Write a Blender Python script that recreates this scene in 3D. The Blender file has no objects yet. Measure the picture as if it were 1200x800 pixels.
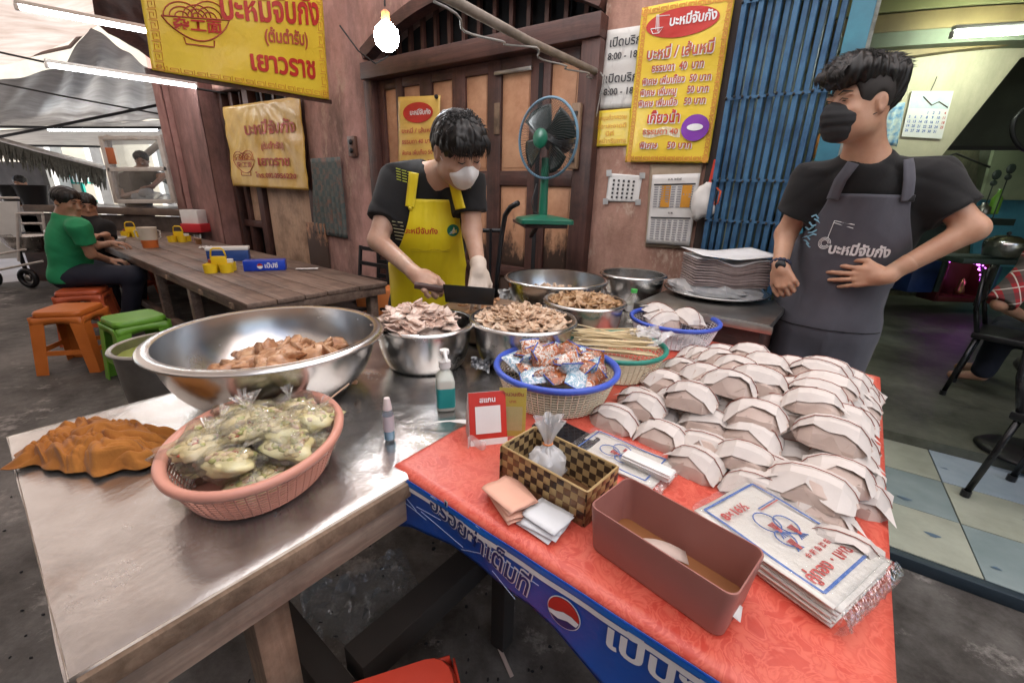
import bpy, bmesh, math, random
import numpy as np
from mathutils import Vector, Matrix, Euler, Quaternion
random.seed(7); rng = np.random.default_rng(7)
R = math.radians
sc = bpy.context.scene
COL = sc.collection
# ------------------------------------------------------------------ camera, world, sun
CF, CH = 500.0, 1.32
PITCH, ROLL = math.atan(172/500.), math.atan(43/1450.)
cam_d = bpy.data.cameras.new('camera'); cam = bpy.data.objects.new('camera', cam_d); COL.objects.link(cam)
cam_d.sensor_width = 36.0; cam_d.sensor_fit = 'HORIZONTAL'; cam_d.lens = 36*CF/1200.; cam_d.clip_start = .02; cam_d.clip_end = 500
cam.matrix_world = Matrix.Translation((0, 0, CH)) @ Matrix.Rotation(math.pi/2-PITCH, 4, 'X') @ Matrix.Rotation(ROLL, 4, 'Z')
sc.camera = cam
w = bpy.data.worlds.new('World'); sc.world = w; w.use_nodes = True
nt = w.node_tree; nt.nodes.clear()
sky = nt.nodes.new('ShaderNodeTexSky'); sky.sky_type = 'NISHITA'; sky.sun_disc = False
SUN_EL, SUN_AZ = R(58), R(215)       # azimuth measured clockwise from +Y
sky.sun_elevation = SUN_EL; sky.sun_rotation = SUN_AZ; sky.air_density = 1.0; sky.dust_density = 3.0; sky.ozone_density = 1.0
bg = nt.nodes.new('ShaderNodeBackground'); bg.inputs[1].default_value = .115
wo = nt.nodes.new('ShaderNodeOutputWorld'); nt.links.new(sky.outputs[0], bg.inputs[0]); nt.links.new(bg.outputs[0], wo.inputs[0])
sun_d = bpy.data.lights.new('sun', 'SUN'); sun_d.energy = 4.5; sun_d.angle = R(.8); sun_d.color = (1, .95, .88)
sun = bpy.data.objects.new('sun', sun_d); COL.objects.link(sun)
_sd = Vector((math.sin(SUN_AZ)*math.cos(SUN_EL), math.cos(SUN_AZ)*math.cos(SUN_EL), math.sin(SUN_EL)))
sun.rotation_euler = _sd.to_track_quat('Z', 'Y').to_euler()
sc.view_settings.view_transform = 'Standard'; sc.view_settings.look = 'None'; sc.view_settings.exposure = 1.55; sc.view_settings.gamma = 1
sc.cycles.max_bounces = 10; sc.cycles.diffuse_bounces = 4; sc.cycles.transparent_max_bounces = 16; sc.cycles.sample_clamp_indirect = 6
sc.cycles.caustics_reflective = False; sc.cycles.caustics_refractive = False
# ------------------------------------------------------------------ surveying: directions measured in the photograph, turned into places
def ray(px, py):
    u = (px-600)/CF; v = -(py-400)/CF; c, s = math.cos(ROLL), math.sin(ROLL)
    x = u*c-v*s; y = u*s+v*c; cp, sp = math.cos(PITCH), math.sin(PITCH)
    return Vector((x, cp+y*sp, -sp+y*cp))
def onz(px, py, z):
    r = ray(px, py); return Vector((0, 0, CH))+r*((z-CH)/r.z)
def ony(px, py, Y):
    r = ray(px, py); return Vector((0, 0, CH))+r*(Y/r.y)
WD, WN = Vector((.829, -.559, 0)).normalized(), Vector((.559, .829, 0)).normalized()     # along / through the shophouse wall
TD, TN = Vector((.786, -.618, 0)).normalized(), Vector((.618, .786, 0)).normalized()     # table axes
Z = Vector((0, 0, 1))
WROT = math.atan2(WD.y, WD.x); TROT = math.atan2(TD.y, TD.x)
def wp(s, n, z=0): return WD*s+WN*n+Z*z
def tp(s, n, z=0): return TD*s+TN*n+Z*z
def won(px, py, n=2.7):
    r = ray(px, py); p = Vector((0, 0, CH))+r*(n/r.dot(WN)); return p.dot(WD), p.z
# ------------------------------------------------------------------ objects
def link(name, data, parent=None, loc=None, rot=None):
    o = bpy.data.objects.new(name, data); COL.objects.link(o)
    if parent: o.parent = parent
    if loc is not None: o.location = loc
    if rot is not None: o.rotation_euler = rot if hasattr(rot, '__len__') else (0, 0, rot)
    return o
def tag(o, label=None, cat=None, group=None, kind=None):
    if label: o['label'] = label
    if cat: o['category'] = cat
    if group: o['group'] = group
    if kind: o['kind'] = kind
    return o
def thing(name, loc, rot, label, cat, group=None):
    o = link(name, None, None, loc, rot); o.empty_display_size = .05
    return tag(o, label, cat, group)
def kids(o): return list(o.children)
def dup(o, parent=None, loc=None, rot=None, label=None):
    c = o.copy(); COL.objects.link(c); c.parent = parent
    if loc is not None: c.location = loc
    if rot is not None: c.rotation_euler = rot if hasattr(rot, '__len__') else (0, 0, rot)
    if label: c['label'] = label
    for k in kids(o): dup(k, c)
    return c
class MB:
    def __init__(s): s.v = []; s.f = []; s.m = []; s.mi = 0; s.uv = None
    def add(s, vs, fs):
        b = len(s.v); s.v += [tuple(x) for x in vs]; s.f += [[b+i for i in f] for f in fs]; s.m += [s.mi]*len(fs); return s
    def mat(s, i): s.mi = i; return s
    def box(s, x0, y0, z0, x1, y1, z1, M=None):
        vs = [Vector(p) for p in ((x0,y0,z0),(x1,y0,z0),(x1,y1,z0),(x0,y1,z0),(x0,y0,z1),(x1,y0,z1),(x1,y1,z1),(x0,y1,z1))]
        if M: vs = [M @ p for p in vs]
        return s.add(vs, [(0,3,2,1),(4,5,6,7),(0,1,5,4),(1,2,6,5),(2,3,7,6),(3,0,4,7)])
    def bar(s, a, b, w_, h_, up=Z):
        a = Vector(a); b = Vector(b); d = (b-a).normalized(); x = d.cross(up)
        if x.length < 1e-4: x = d.cross(Vector((0, 1, 0)))
        x.normalize(); y = x.cross(d).normalized(); x = x*w_/2; y = y*h_/2
        vs = [a-x-y, a+x-y, a+x+y, a-x+y, b-x-y, b+x-y, b+x+y, b-x+y]
        return s.add(vs, [(0,1,2,3),(7,6,5,4),(0,4,5,1),(1,5,6,2),(2,6,7,3),(3,7,4,0)])
    def tube(s, pts, r, n=8, closed=False, caps=True, flat=1.0):
        pts = [Vector(p) for p in pts]; N = len(pts); rs = r if hasattr(r, '__len__') else [r]*N
        vs = []; prev = None
        for i, p in enumerate(pts):
            if closed: d = pts[(i+1) % N]-pts[i-1]
            else: d = pts[min(i+1, N-1)]-pts[max(i-1, 0)]
            d.normalize()
            if prev is None: x = d.orthogonal().normalized()
            else: x = (prev-d*prev.dot(d)).normalized()
            prev = x; y = d.cross(x)
            for k in range(n):
                a = 2*math.pi*k/n; vs.append(p+(x*math.cos(a)+y*math.sin(a)*flat)*rs[i])
        fs = []
        for i in range(N if closed else N-1):
            j = (i+1) % N
            for k in range(n): fs.append((i*n+k, i*n+(k+1) % n, j*n+(k+1) % n, j*n+k))
        if caps and not closed: fs += [tuple(range(n))[::-1], tuple((N-1)*n+k for k in range(n))]
        return s.add(vs, fs)
    def lathe(s, prof, n=32, sx=1., sy=1., c=(0, 0, 0), M=None):
        vs = []; fs = []; m = len(prof)
        for k in range(n):
            a = 2*math.pi*k/n
            for r, z in prof:
                p = Vector((c[0]+r*math.cos(a)*sx, c[1]+r*math.sin(a)*sy, c[2]+z)); vs.append(M @ p if M else p)
        for k in range(n):
            j = (k+1) % n
            for i in range(m-1): fs.append((k*m+i, j*m+i, j*m+i+1, k*m+i+1))
        return s.add(vs, fs)
    def poly(s, pts, d):                       # prism: polygon + extrusion vector
        n = len(pts); d = Vector(d); pts = [Vector(p) for p in pts]; vs = pts+[p+d for p in pts]
        fs = [tuple(range(n))[::-1], tuple(range(n, 2*n))]+[(i, (i+1) % n, n+(i+1) % n, n+i) for i in range(n)]
        return s.add(vs, fs)
    def grid(s, nx, ny, fn):
        vs = [fn(i/nx, j/ny) for j in range(ny+1) for i in range(nx+1)]
        fs = [(j*(nx+1)+i, j*(nx+1)+i+1, (j+1)*(nx+1)+i+1, (j+1)*(nx+1)+i) for j in range(ny) for i in range(nx)]
        return s.add(vs, fs)
    def ball(s, c, r, n=12, m=8, M=None):
        r = r if hasattr(r, '__len__') else (r, r, r); c = Vector(c); vs = []; fs = []
        for i in range(m+1):
            t = math.pi*i/m
            for k in range(n):
                a = 2*math.pi*k/n; p = Vector((r[0]*math.sin(t)*math.cos(a), r[1]*math.sin(t)*math.sin(a), r[2]*math.cos(t)))
                vs.append(c+(M @ p if M else p))
        for i in range(m):
            for k in range(n): fs.append((i*n+k, (i+1)*n+k, (i+1)*n+(k+1) % n, i*n+(k+1) % n))
        return s.add(vs, fs)
    def mesh(s, name, mats, smooth=False):
        me = bpy.data.meshes.new(name); me.from_pydata([tuple(v) for v in s.v], [], s.f)
        for m_ in (mats if isinstance(mats, (list, tuple)) else [mats]): me.materials.append(m_)
        if any(s.m): me.polygons.foreach_set('material_index', s.m)
        if smooth: me.polygons.foreach_set('use_smooth', [True]*len(s.f))
        me.validate(); me.update(); return me
    def build(s, name, mats, parent=None, smooth=False, loc=None, rot=None, bevel=0, solid=0, auto=None, seg=2, sub=0):
        me = s.mesh(name, mats, smooth or bool(auto)); o = link(name, me, parent, loc, rot)
        if solid: md = o.modifiers.new('s', 'SOLIDIFY'); md.thickness = solid; md.offset = 0
        if sub: md = o.modifiers.new('u', 'SUBSURF'); md.levels = sub; md.render_levels = sub
        if bevel:
            bm = bmesh.new(); bm.from_mesh(me); bmesh.ops.remove_doubles(bm, verts=bm.verts, dist=1e-6)
            es = [e for e in bm.edges if len(e.link_faces) == 2 and e.calc_face_angle(0) > .5]
            bmesh.ops.bevel(bm, geom=es, offset=bevel, segments=seg, affect='EDGES', profile=.5, clamp_overlap=True); bm.to_mesh(me); bm.free()
            auto = auto or 35
        if auto:
            me.polygons.foreach_set('use_smooth', [True]*len(me.polygons)); me.set_sharp_from_angle(angle=R(auto))
        return o
# ------------------------------------------------------------------ materials
def newmat(name):
    m = bpy.data.materials.new(name); m.use_nodes = True; t = m.node_tree; b = t.nodes['Principled BSDF']; return m, t, b
def nd(t, ty, **kw):
    n = t.nodes.new(ty)
    for k, v in kw.items(): setattr(n, k, v)
    return n
def coords(t, scale=(1, 1, 1), which='Object', rot=(0, 0, 0)):
    c = nd(t, 'ShaderNodeTexCoord'); mp = nd(t, 'ShaderNodeMapping'); mp.inputs['Scale'].default_value = scale; mp.inputs['Rotation'].default_value = rot
    t.links.new(c.outputs[which], mp.inputs[0]); return mp.outputs[0]
def noise(t, vec, scale, det=5, rough=.6, dist=0):
    n = nd(t, 'ShaderNodeTexNoise'); n.inputs['Scale'].default_value = scale; n.inputs['Detail'].default_value = det
    n.inputs['Roughness'].default_value = rough; n.inputs['Distortion'].default_value = dist; t.links.new(vec, n.inputs['Vector']); return n.outputs[0]
def ramp(t, fac, stops):
    r = nd(t, 'ShaderNodeValToRGB'); e = r.color_ramp.elements
    while len(e) < len(stops): e.new(.5)
    for el, (p, c) in zip(e, stops): el.position = p; el.color = tuple(c)+((1,) if len(c) == 3 else ())
    t.links.new(fac, r.inputs[0]); return r.outputs[0]
def mixc(t, fac, a, b, mode='MIX'):
    m = nd(t, 'ShaderNodeMix', data_type='RGBA', blend_type=mode)
    for i, x in ((0, fac), (6, a), (7, b)):
        if hasattr(x, 'links'): t.links.new(x, m.inputs[i])
        elif i == 0: m.inputs[0].default_value = x
        else: m.inputs[i].default_value = tuple(x)+((1,) if len(x) == 3 else ())
    return m.outputs[2]
def bump(t, b, h, strength=.3, dist=.01):
    n = nd(t, 'ShaderNodeBump'); n.inputs['Strength'].default_value = strength; n.inputs['Distance'].default_value = dist
    t.links.new(h, n.inputs['Height']); t.links.new(n.outputs[0], b.inputs['Normal'])
def mat(name, col, rough=.5, metal=0., col2=None, scale=6, lo=.35, hi=.65, bmp=0, bscale=60, stretch=(1, 1, 1), sub=0, coat=0, spec=.5, rvar=0, alpha=1, trans=0, sheen=0, dist=.004, objvar=0):
    m, t, b = newmat(name); v = coords(t, stretch)
    b.inputs['Roughness'].default_value = rough; b.inputs['Metallic'].default_value = metal; b.inputs['Specular IOR Level'].default_value = spec
    b.inputs['Coat Weight'].default_value = coat; b.inputs['Sheen Weight'].default_value = sheen; b.inputs['Transmission Weight'].default_value = trans
    if sub: b.inputs['Subsurface Weight'].default_value = sub; b.inputs['Subsurface Radius'].default_value = (.012, .005, .003); b.inputs['Subsurface Scale'].default_value = 1
    if col2 is None: col2 = tuple(c*.8 for c in col)
    f = noise(t, v, scale); c = ramp(t, f, [(lo, col2), (hi, col)])
    if objvar:
        oi = nd(t, 'ShaderNodeObjectInfo'); mr = nd(t, 'ShaderNodeMapRange'); mr.inputs[3].default_value = 1-objvar; mr.inputs[4].default_value = 1+objvar*.6
        t.links.new(oi.outputs['Random'], mr.inputs[0]); cb = nd(t, 'ShaderNodeVectorMath', operation='SCALE'); t.links.new(c, cb.inputs[0]); t.links.new(mr.outputs[0], cb.inputs['Scale']); c = cb.outputs[0]
    t.links.new(c, b.inputs['Base Color'])
    if rvar:
        mr = nd(t, 'ShaderNodeMapRange'); mr.inputs[3].default_value = max(.02, rough-rvar); mr.inputs[4].default_value = rough+rvar
        t.links.new(noise(t, v, scale*2.3), mr.inputs[0]); t.links.new(mr.outputs[0], b.inputs['Roughness'])
    if bmp: bump(t, b, noise(t, v, bscale), bmp, dist)
    if alpha < 1: b.inputs['Alpha'].default_value = alpha
    return m
def glow(name, col, st):
    m, t, b = newmat(name); b.inputs['Base Color'].default_value = (.8, .8, .8, 1); b.inputs['Emission Color'].default_value = tuple(col)+(1,); b.inputs['Emission Strength'].default_value = st; return m
def film(name, col=(1, 1, 1), rough=.08, opac=.12, bmp=.6, bscale=30):        # clear plastic film
    m, t, b = newmat(name); t.nodes.remove(b); v = coords(t)
    g = nd(t, 'ShaderNodeBsdfGlossy'); g.inputs['Roughness'].default_value = rough; g.inputs[0].default_value = (1, 1, 1, 1)
    tr = nd(t, 'ShaderNodeBsdfTransparent'); tr.inputs[0].default_value = tuple(col)+(1,)
    df = nd(t, 'ShaderNodeBsdfDiffuse'); df.inputs[0].default_value = tuple(col)+(1,)
    lw = nd(t, 'ShaderNodeLayerWeight'); lw.inputs[0].default_value = .35
    bp = nd(t, 'ShaderNodeBump'); bp.inputs['Strength'].default_value = bmp; bp.inputs['Distance'].default_value = .01
    t.links.new(noise(t, v, bscale, 3), bp.inputs['Height']); t.links.new(bp.outputs[0], g.inputs['Normal']); t.links.new(bp.outputs[0], lw.inputs['Normal'])
    m1 = nd(t, 'ShaderNodeMixShader'); m2 = nd(t, 'ShaderNodeMixShader'); m1.inputs[0].default_value = opac
    t.links.new(tr.outputs[0], m1.inputs[1]); t.links.new(df.outputs[0], m1.inputs[2])
    ad = nd(t, 'ShaderNodeMath', operation='MULTIPLY_ADD'); ad.inputs[1].default_value = .42; ad.inputs[2].default_value = .035
    t.links.new(lw.outputs['Fresnel'], ad.inputs[0]); t.links.new(ad.outputs[0], m2.inputs[0])
    t.links.new(m1.outputs[0], m2.inputs[1]); t.links.new(g.outputs[0], m2.inputs[2])
    t.links.new(m2.outputs[0], t.nodes['Material Output'].inputs[0]); return m
def cloth_trans(name, col, tr=.5, col2=None, scale=2, streak=(1, 1, 1)):      # tarpaulin that lets daylight through
    m, t, b = newmat(name); v = coords(t, streak); c = ramp(t, noise(t, v, scale, 6), [(.3, col2 or col), (.7, col)])
    t.links.new(c, b.inputs['Base Color']); b.inputs['Roughness'].default_value = .5
    tl = nd(t, 'ShaderNodeBsdfTranslucent'); t.links.new(c, tl.inputs[0]); ms = nd(t, 'ShaderNodeMixShader'); ms.inputs[0].default_value = tr
    t.links.new(b.outputs[0], ms.inputs[1]); t.links.new(tl.outputs[0], ms.inputs[2]); t.links.new(ms.outputs[0], t.nodes['Material Output'].inputs[0]); return m
def wood(name, c1, c2, c3, axis=0, rough=.6, scale=5, bmp=.35):
    m, t, b = newmat(name); st = [26, 26, 26]; st[axis] = 1.6
    v = coords(t, tuple(st)); oi = nd(t, 'ShaderNodeObjectInfo'); ad = nd(t, 'ShaderNodeVectorMath', operation='ADD')
    sc_ = nd(t, 'ShaderNodeVectorMath', operation='SCALE'); sc_.inputs[0].default_value = (30, 30, 30); t.links.new(oi.outputs['Random'], sc_.inputs['Scale'])
    t.links.new(v, ad.inputs[0]); t.links.new(sc_.outputs[0], ad.inputs[1])
    f = noise(t, ad.outputs[0], scale*.35, 8, .65, .4); c = ramp(t, f, [(.28, c1), (.5, c2), (.72, c3)])
    d = noise(t, coords(t), 3.2, 7, .7); c = mixc(t, ramp(t, d, [(.45, (0, 0, 0)), (.7, (1, 1, 1))]), c, tuple(x*.45 for x in c1))
    mr = nd(t, 'ShaderNodeMapRange'); mr.inputs[3].default_value = .82; mr.inputs[4].default_value = 1.12; t.links.new(oi.outputs['Random'], mr.inputs[0])
    s2 = nd(t, 'ShaderNodeVectorMath', operation='SCALE'); t.links.new(c, s2.inputs[0]); t.links.new(mr.outputs[0], s2.inputs['Scale'])
    t.links.new(s2.outputs[0], b.inputs['Base Color']); b.inputs['Roughness'].default_value = rough; bump(t, b, f, bmp, .004); return m
def stained(name, base, base2, stain, rough=.85, s1=1.3, s2=7, lo=.45, hi=.62, bmp=.5, streak=(1, 1, .35), stain2=None):
    m, t, b = newmat(name); v = coords(t); vs = coords(t, streak)
    c = ramp(t, noise(t, v, s2, 8, .7), [(.35, base2), (.65, base)])
    c = mixc(t, ramp(t, noise(t, vs, s1, 9, .72), [(lo, (1, 1, 1)), (hi, (0, 0, 0))]), c, stain)
    if stain2: c = mixc(t, ramp(t, noise(t, vs, s1*2.7, 9, .75), [(.56, (0, 0, 0)), (.64, (1, 1, 1))]), c, stain2)
    t.links.new(c, b.inputs['Base Color']); b.inputs['Roughness'].default_value = rough; bump(t, b, noise(t, v, 28, 8, .7), bmp, .008); return m
# ------------------------------------------------------------------ writing
FONT_CACHE = {}
def text_mesh(s, size, bold=0.0, italic=0.0, align='CENTER', sp=1.0):
    cu = bpy.data.curves.new('t', 'FONT'); cu.body = s; cu.size = size; cu.align_x = align; cu.align_y = 'CENTER'; cu.resolution_u = 2
    cu.offset = bold*size; cu.shear = italic; cu.space_character = sp; cu.fill_mode = 'FRONT'
    o = bpy.data.objects.new('t', cu); COL.objects.link(o)
    dg = bpy.context.evaluated_depsgraph_get(); me = bpy.data.meshes.new_from_object(o.evaluated_get(dg)); bpy.data.objects.remove(o); bpy.data.curves.remove(cu); return me
def text(s, size, M, m, parent=None, bold=0., italic=0., align='CENTER', name='lettering', fn=None, sx=1., sp=1.0):
    """flat lettering; M maps text plane (x right, y up, z out) to the parent's space; fn(x,y)->point drapes it"""
    me = text_mesh(s, size, bold, italic, align, sp); me.name = name
    if fn:
        for v in me.vertices: v.co = fn(v.co.x*sx, v.co.y)
    else:
        if sx != 1: me.transform(Matrix.Diagonal((sx, 1, 1, 1)))
        me.transform(M)
    me.materials.clear(); me.materials.append(m)
    return link(name, me, parent)
def loc(x, y, z): return Matrix.Translation((x, y, z))
UPR = Matrix.Rotation(math.pi/2, 4, 'X')      # upright text facing local -Y
# ================================================================== MATERIALS
m_street = stained('street_concrete', (.18, .168, .155), (.115, .105, .095), (.024, .019, .015), .75, 1.1, 9, .40, .62, .6, (1, 1, 1), (.25, .23, .21))
m_floor_in = stained('shop_floor', (.15, .155, .12), (.10, .105, .08), (.04, .043, .03), .42, 1.4, 8, .38, .6, .2, (1, 1, 1))
m_plaster = stained('pink_plaster', (.56, .33, .29), (.45, .245, .21), (.19, .115, .095), .88, 1.5, 6, .42, .6, .5, (1, 1, .4), (.48, .33, .26))
m_plaster2 = stained('pink_beige_plaster', (.50, .30, .23), (.42, .23, .18), (.22, .12, .085), .88, 1.9, 7, .38, .56, .5, (1, 1, .5), (.56, .42, .33))
m_pillar = stained('red_brown_plaster', (.43, .225, .20), (.33, .165, .14), (.14, .08, .07), .85, 1.3, 6, .4, .6, .4, (1, 1, .3))
m_darkwood = wood('dark_red_wood', (.045, .02, .016), (.085, .035, .028), (.12, .055, .04), 2, .5)
m_darkwoodH = wood('dark_red_wood_h', (.045, .02, .016), (.085, .035, .028), (.12, .055, .04), 0, .5)
m_ply = wood('plywood', (.50, .32, .21), (.58, .39, .27), (.64, .46, .33), 2, .6)
def panel_mat():
    m, t, b = newmat('door_panel_paint'); v = coords(t); g = coords(t, (1, 1, 1), 'Object')
    c = ramp(t, noise(t, v, 6, 8, .7), [(.35, (.40, .19, .10)), (.65, (.56, .31, .18))])
    sp = nd(t, 'ShaderNodeSeparateXYZ'); t.links.new(g, sp.inputs[0])
    mr = nd(t, 'ShaderNodeMapRange'); mr.inputs[1].default_value = .55; mr.inputs[2].default_value = 1.35; mr.inputs[3].default_value = .42; mr.inputs[4].default_value = -.15
    t.links.new(sp.outputs[2], mr.inputs[0]); n = noise(t, coords(t, (1, 1, .45)), 5, 10, .75)
    ad = nd(t, 'ShaderNodeMath', operation='ADD'); t.links.new(n, ad.inputs[0]); t.links.new(mr.outputs[0], ad.inputs[1])
    c = mixc(t, ramp(t, ad.outputs[0], [(.55, (0, 0, 0)), (.68, (1, 1, 1))]), c, (.06, .035, .025))     # cooking soot climbing from the floor
    t.links.new(c, b.inputs['Base Color']); b.inputs['Roughness'].default_value = .6; bump(t, b, noise(t, v, 30, 8), .4, .005); return m
m_panel = panel_mat()
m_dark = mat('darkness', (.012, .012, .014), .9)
m_steel = mat('brushed_steel', (.62, .61, .59), .25, 1., (.55, .54, .525), 5, bmp=.08, bscale=5, rvar=.08, dist=.01)
m_steel_d = mat('dull_steel', (.42, .41, .39), .38, 1., (.28, .27, .25), 5, bmp=.1, bscale=9, rvar=.1)
def sheet_steel():
    m, t, b = newmat('worktop_sheet_steel'); v = coords(t)
    c = ramp(t, noise(t, v, 3, 8, .7), [(.3, (.46, .43, .41)), (.6, (.66, .64, .62))])
    c = mixc(t, ramp(t, noise(t, v, 2.2, 9, .75), [(.52, (0, 0, 0)), (.75, (1, 1, 1))]), c, (.42, .30, .24))
    t.links.new(c, b.inputs['Base Color']); b.inputs['Metallic'].default_value = .92
    t.links.new(ramp(t, noise(t, v, 6, 9, .75), [(.3, (.13,)*3), (.7, (.30,)*3)]), b.inputs['Roughness'])
    a = nd(t, 'ShaderNodeMath', operation='MULTIPLY_ADD'); a.inputs[1].default_value = .12
    t.links.new(noise(t, v, 60, 6, .7), a.inputs[0]); t.links.new(noise(t, v, 5, 4, .5, .6), a.inputs[2]); bump(t, b, a.outputs[0], .28, .02); return m
m_sheet = sheet_steel()
m_sheet_edge = mat('folded_sheet_edge', (.45, .40, .35), .4, .8, (.25, .2, .16), 14, bmp=.2)
m_planks = wood('grey_brown_planks', (.10, .065, .05), (.19, .13, .10), (.27, .20, .16), 0, .5, 5, .5)
m_timber = wood('raw_timber', (.16, .10, .06), (.26, .17, .11), (.36, .25, .17), 0, .65, 5, .4)
m_timberZ = wood('raw_timber_upright', (.16, .10, .06), (.26, .17, .11), (.36, .25, .17), 2, .65, 5, .4)
m_blackmetal = mat('black_metal', (.02, .02, .022), .4, .3, bmp=.1)
m_white_plastic = mat('white_plastic', (.78, .78, .76), .35, 0, (.70, .70, .68))
m_rope = mat('wire', (.35, .34, .32), .6)
m_cable = mat('dark_cable', (.03, .03, .03), .6)
m_tarp_pink = cloth_trans('tarp_pinkish', (.58, .51, .47), .38, (.37, .29, .24), 1.8, (1, 3, 1))
m_tarp_grey = cloth_trans('tarp_grey', (.36, .335, .31), .15, (.19, .175, .165), 2.2, (1.2, 4, 1))
m_tarp_white = cloth_trans('tarp_white', (.88, .86, .84), .62, (.70, .68, .70), .9)
m_tube = glow('lit_tube', (.93, .97, 1.), 9)
m_bulb = glow('lit_bulb', (.92, .97, 1.), 45)
m_ink_red = mat('red_ink', (.55, .03, .02), .5)
m_ink_red2 = mat('dull_red_ink', (.50, .09, .05), .5)
m_ink_black = mat('black_ink', (.03, .03, .035), .5)
m_ink_blue = mat('blue_ink', (.02, .13, .50), .45)
m_ink_white = mat('white_ink', (.85, .85, .86), .45)
m_ink_orange = mat('orange_ink', (.72, .33, .04), .5)
m_yellow_vinyl = mat('yellow_vinyl', (.82, .62, .055), .33, 0, (.74, .52, .04), 3, bmp=.35, bscale=7, dist=.02)
m_yellow_old = mat('faded_yellow_vinyl', (.74, .50, .13), .3, 0, (.60, .36, .07), 4, bmp=.35, bscale=9, dist=.02)
m_paper = mat('white_paper', (.78, .77, .75), .7, 0, (.70, .69, .67), 5)
m_blue_paint = mat('blue_gate_paint', (.045, .135, .25), .5, .1, (.016, .062, .14), 9, lo=.35, hi=.6, bmp=.4, bscale=22)
m_tile = None
# ================================================================== GROUND
g = MB(); g.grid(40, 40, lambda u, v: (-60+100*u, -20+90*v, -.0)); st = tag(g.build('street', m_street), kind='structure')
# tile strip in the doorway of the shop: each tile a piece
tile_cols = {'beige': mat('beige_tile', (.42, .44, .36), .25, 0, (.33, .35, .28), 5, bmp=.05), 'grey': mat('grey_green_tile', (.27, .33, .33), .22, 0, (.20, .26, .26), 4), 'blue': mat('pale_blue_tile', (.42, .50, .56), .22, 0, (.34, .42, .48), 5)}
m_stain = mat('worn_pattern', (.10, .16, .22), .4)
slab = MB().box(-.9, 1.965, 0, 6.2, 3.02, .042, None); rotW = Matrix.Rotation(WROT, 4, 'Z')
sl = tag(slab.build('doorway_step', mat('dark_grout', (.05, .06, .055), .7), rot=WROT), kind='structure')
edge = MB().box(-.9, 1.925, 0, 6.2, 1.965, .05).build('edge_strip', mat('blue_metal_strip', (.035, .055, .075), .45, .3), sl, bevel=.004)
s0 = won(1097, 541)[0] if False else (rotW.inverted() @ onz(1127, 615, .05)).x
tw = .55; names = ['beige', 'grey', 'blue', 'beige', 'grey', 'beige', 'blue', 'grey']
for i in range(-3, 9):
    for j in range(3):
        a0 = s0+tw*i; n0 = 1.97+.35*j
        if a0+tw > 6.2 or a0 < -.95: continue
        key = {(-1, 0): 'beige', (-1, 1): 'grey', (-1, 2): 'beige', (0, 0): 'grey', (0, 1): 'beige', (0, 2): 'blue'}.get((i, j), names[(i*3+j*5) % 8])
        tb = MB().box(a0+.003, n0+.003, .042, a0+tw-.003, n0+.347, .0455+.0008*((i+j) % 3))
        t_ = tb.build('tile', tile_cols[key], sl)
mk = MB()
for k in range(26):
    ca = random.uniform(s0-.6, s0+.9); cn = random.uniform(2.0, 3.0); rr = random.uniform(.012, .03)
    mk.add([(ca+rr*math.cos(a)*(1+.5*math.sin(3*a+k)), cn+.6*rr*math.sin(a), .0485) for a in [i*math.pi/5 for i in range(10)]], [tuple(range(10))])
tag(mk.build('worn_spots', m_stain, sl), kind='stuff')
fin = MB().box(-.9, 3.02, 0, 6.2, 9, .10); tag(fin.build('shop_floor', m_floor_in, rot=WROT), kind='structure')
# ================================================================== SHOPHOUSE FRONT (local x along the wall, y away from the alley)
house = thing('shophouse', (0, 0, 0), WROT, 'pink plastered old shophouse wall with arched doorway behind the food stall', 'building')
def wbox(name, m, s0_, s1, z0, z1, n0=2.7, n1=2.95, parent=house, bevel=.006, label=None):
    o = MB().box(s0_, n0, z0, s1, n1, z1).build(name, m, parent, bevel=bevel)
    if label: o['label'] = label
    return o
def lumpy(name, m, s0_, s1, z0, z1, n0=2.7, n1=2.95, parent=house, amp=.012):
    from mathutils import noise as mn
    b = MB(); nx = max(2, int((s1-s0_)/.06)); nz = max(2, int((z1-z0)/.08))
    def f(u, v):
        s = s0_+(s1-s0_)*u; z = z0+(z1-z0)*v; d = amp*mn.noise((s*2.3, z*1.7, n0))+amp*.4*mn.noise((s*9, z*8, 1))
        if u in (0, 1): d += .006
        return (s, n0+d, z)
    b.grid(nx, nz, f); b.box(s0_, n0+.02, z0, s1, n1, z1-.001); return b.build(name, m, parent, smooth=False, auto=40)
lumpy('wall', m_plaster2, -1.24, -.56, 0, 2.9)
lumpy('wall', m_plaster, -4.36, -3.36, 0, 4.6)
b = MB(); arch = [(-3.36+(2.12)*i/16, 2.31+.36*math.sin(math.pi*(.06+.88*i/16))**.8) for i in range(17)]
pts = [(-3.36, 4.6)]+arch+[(-1.24, 4.6)]
b.poly([(s, 2.7, z) for s, z in pts], (0, .25, 0)); b.build('wall_over_door', m_plaster, house)
ar = MB(); ring = [(s, z) for s, z in arch]
for (sa, za), (sb, zb) in zip(ring, ring[1:]): ar.bar((sa, 2.69, za-.03), (sb, 2.69, zb-.03), .10, .085, Vector((0, 0, 1)))
ar.build('arch_trim', m_darkwoodH, house)
wbox('wall_top', m_plaster2, -1.24, 6.2, 2.9, 4.6)
wbox('dark_reveal', mat('dark_jamb', (.05, .035, .03), .8), -.56, -.50, 0, 2.9, 2.68, 2.95)  # near-black strip filling the gap between wall and gate
lumpy('pillar', m_pillar, -6.95, -6.2, 0, 4.4, 2.52, 3.0)
lumpy('pillar', mat('pale_pink_plaster', (.50, .27, .23), .85, 0, (.36, .17, .15), 4, bmp=.3), -7.25, -6.98, 0, 4.4, 2.45, 3.0)
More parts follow.
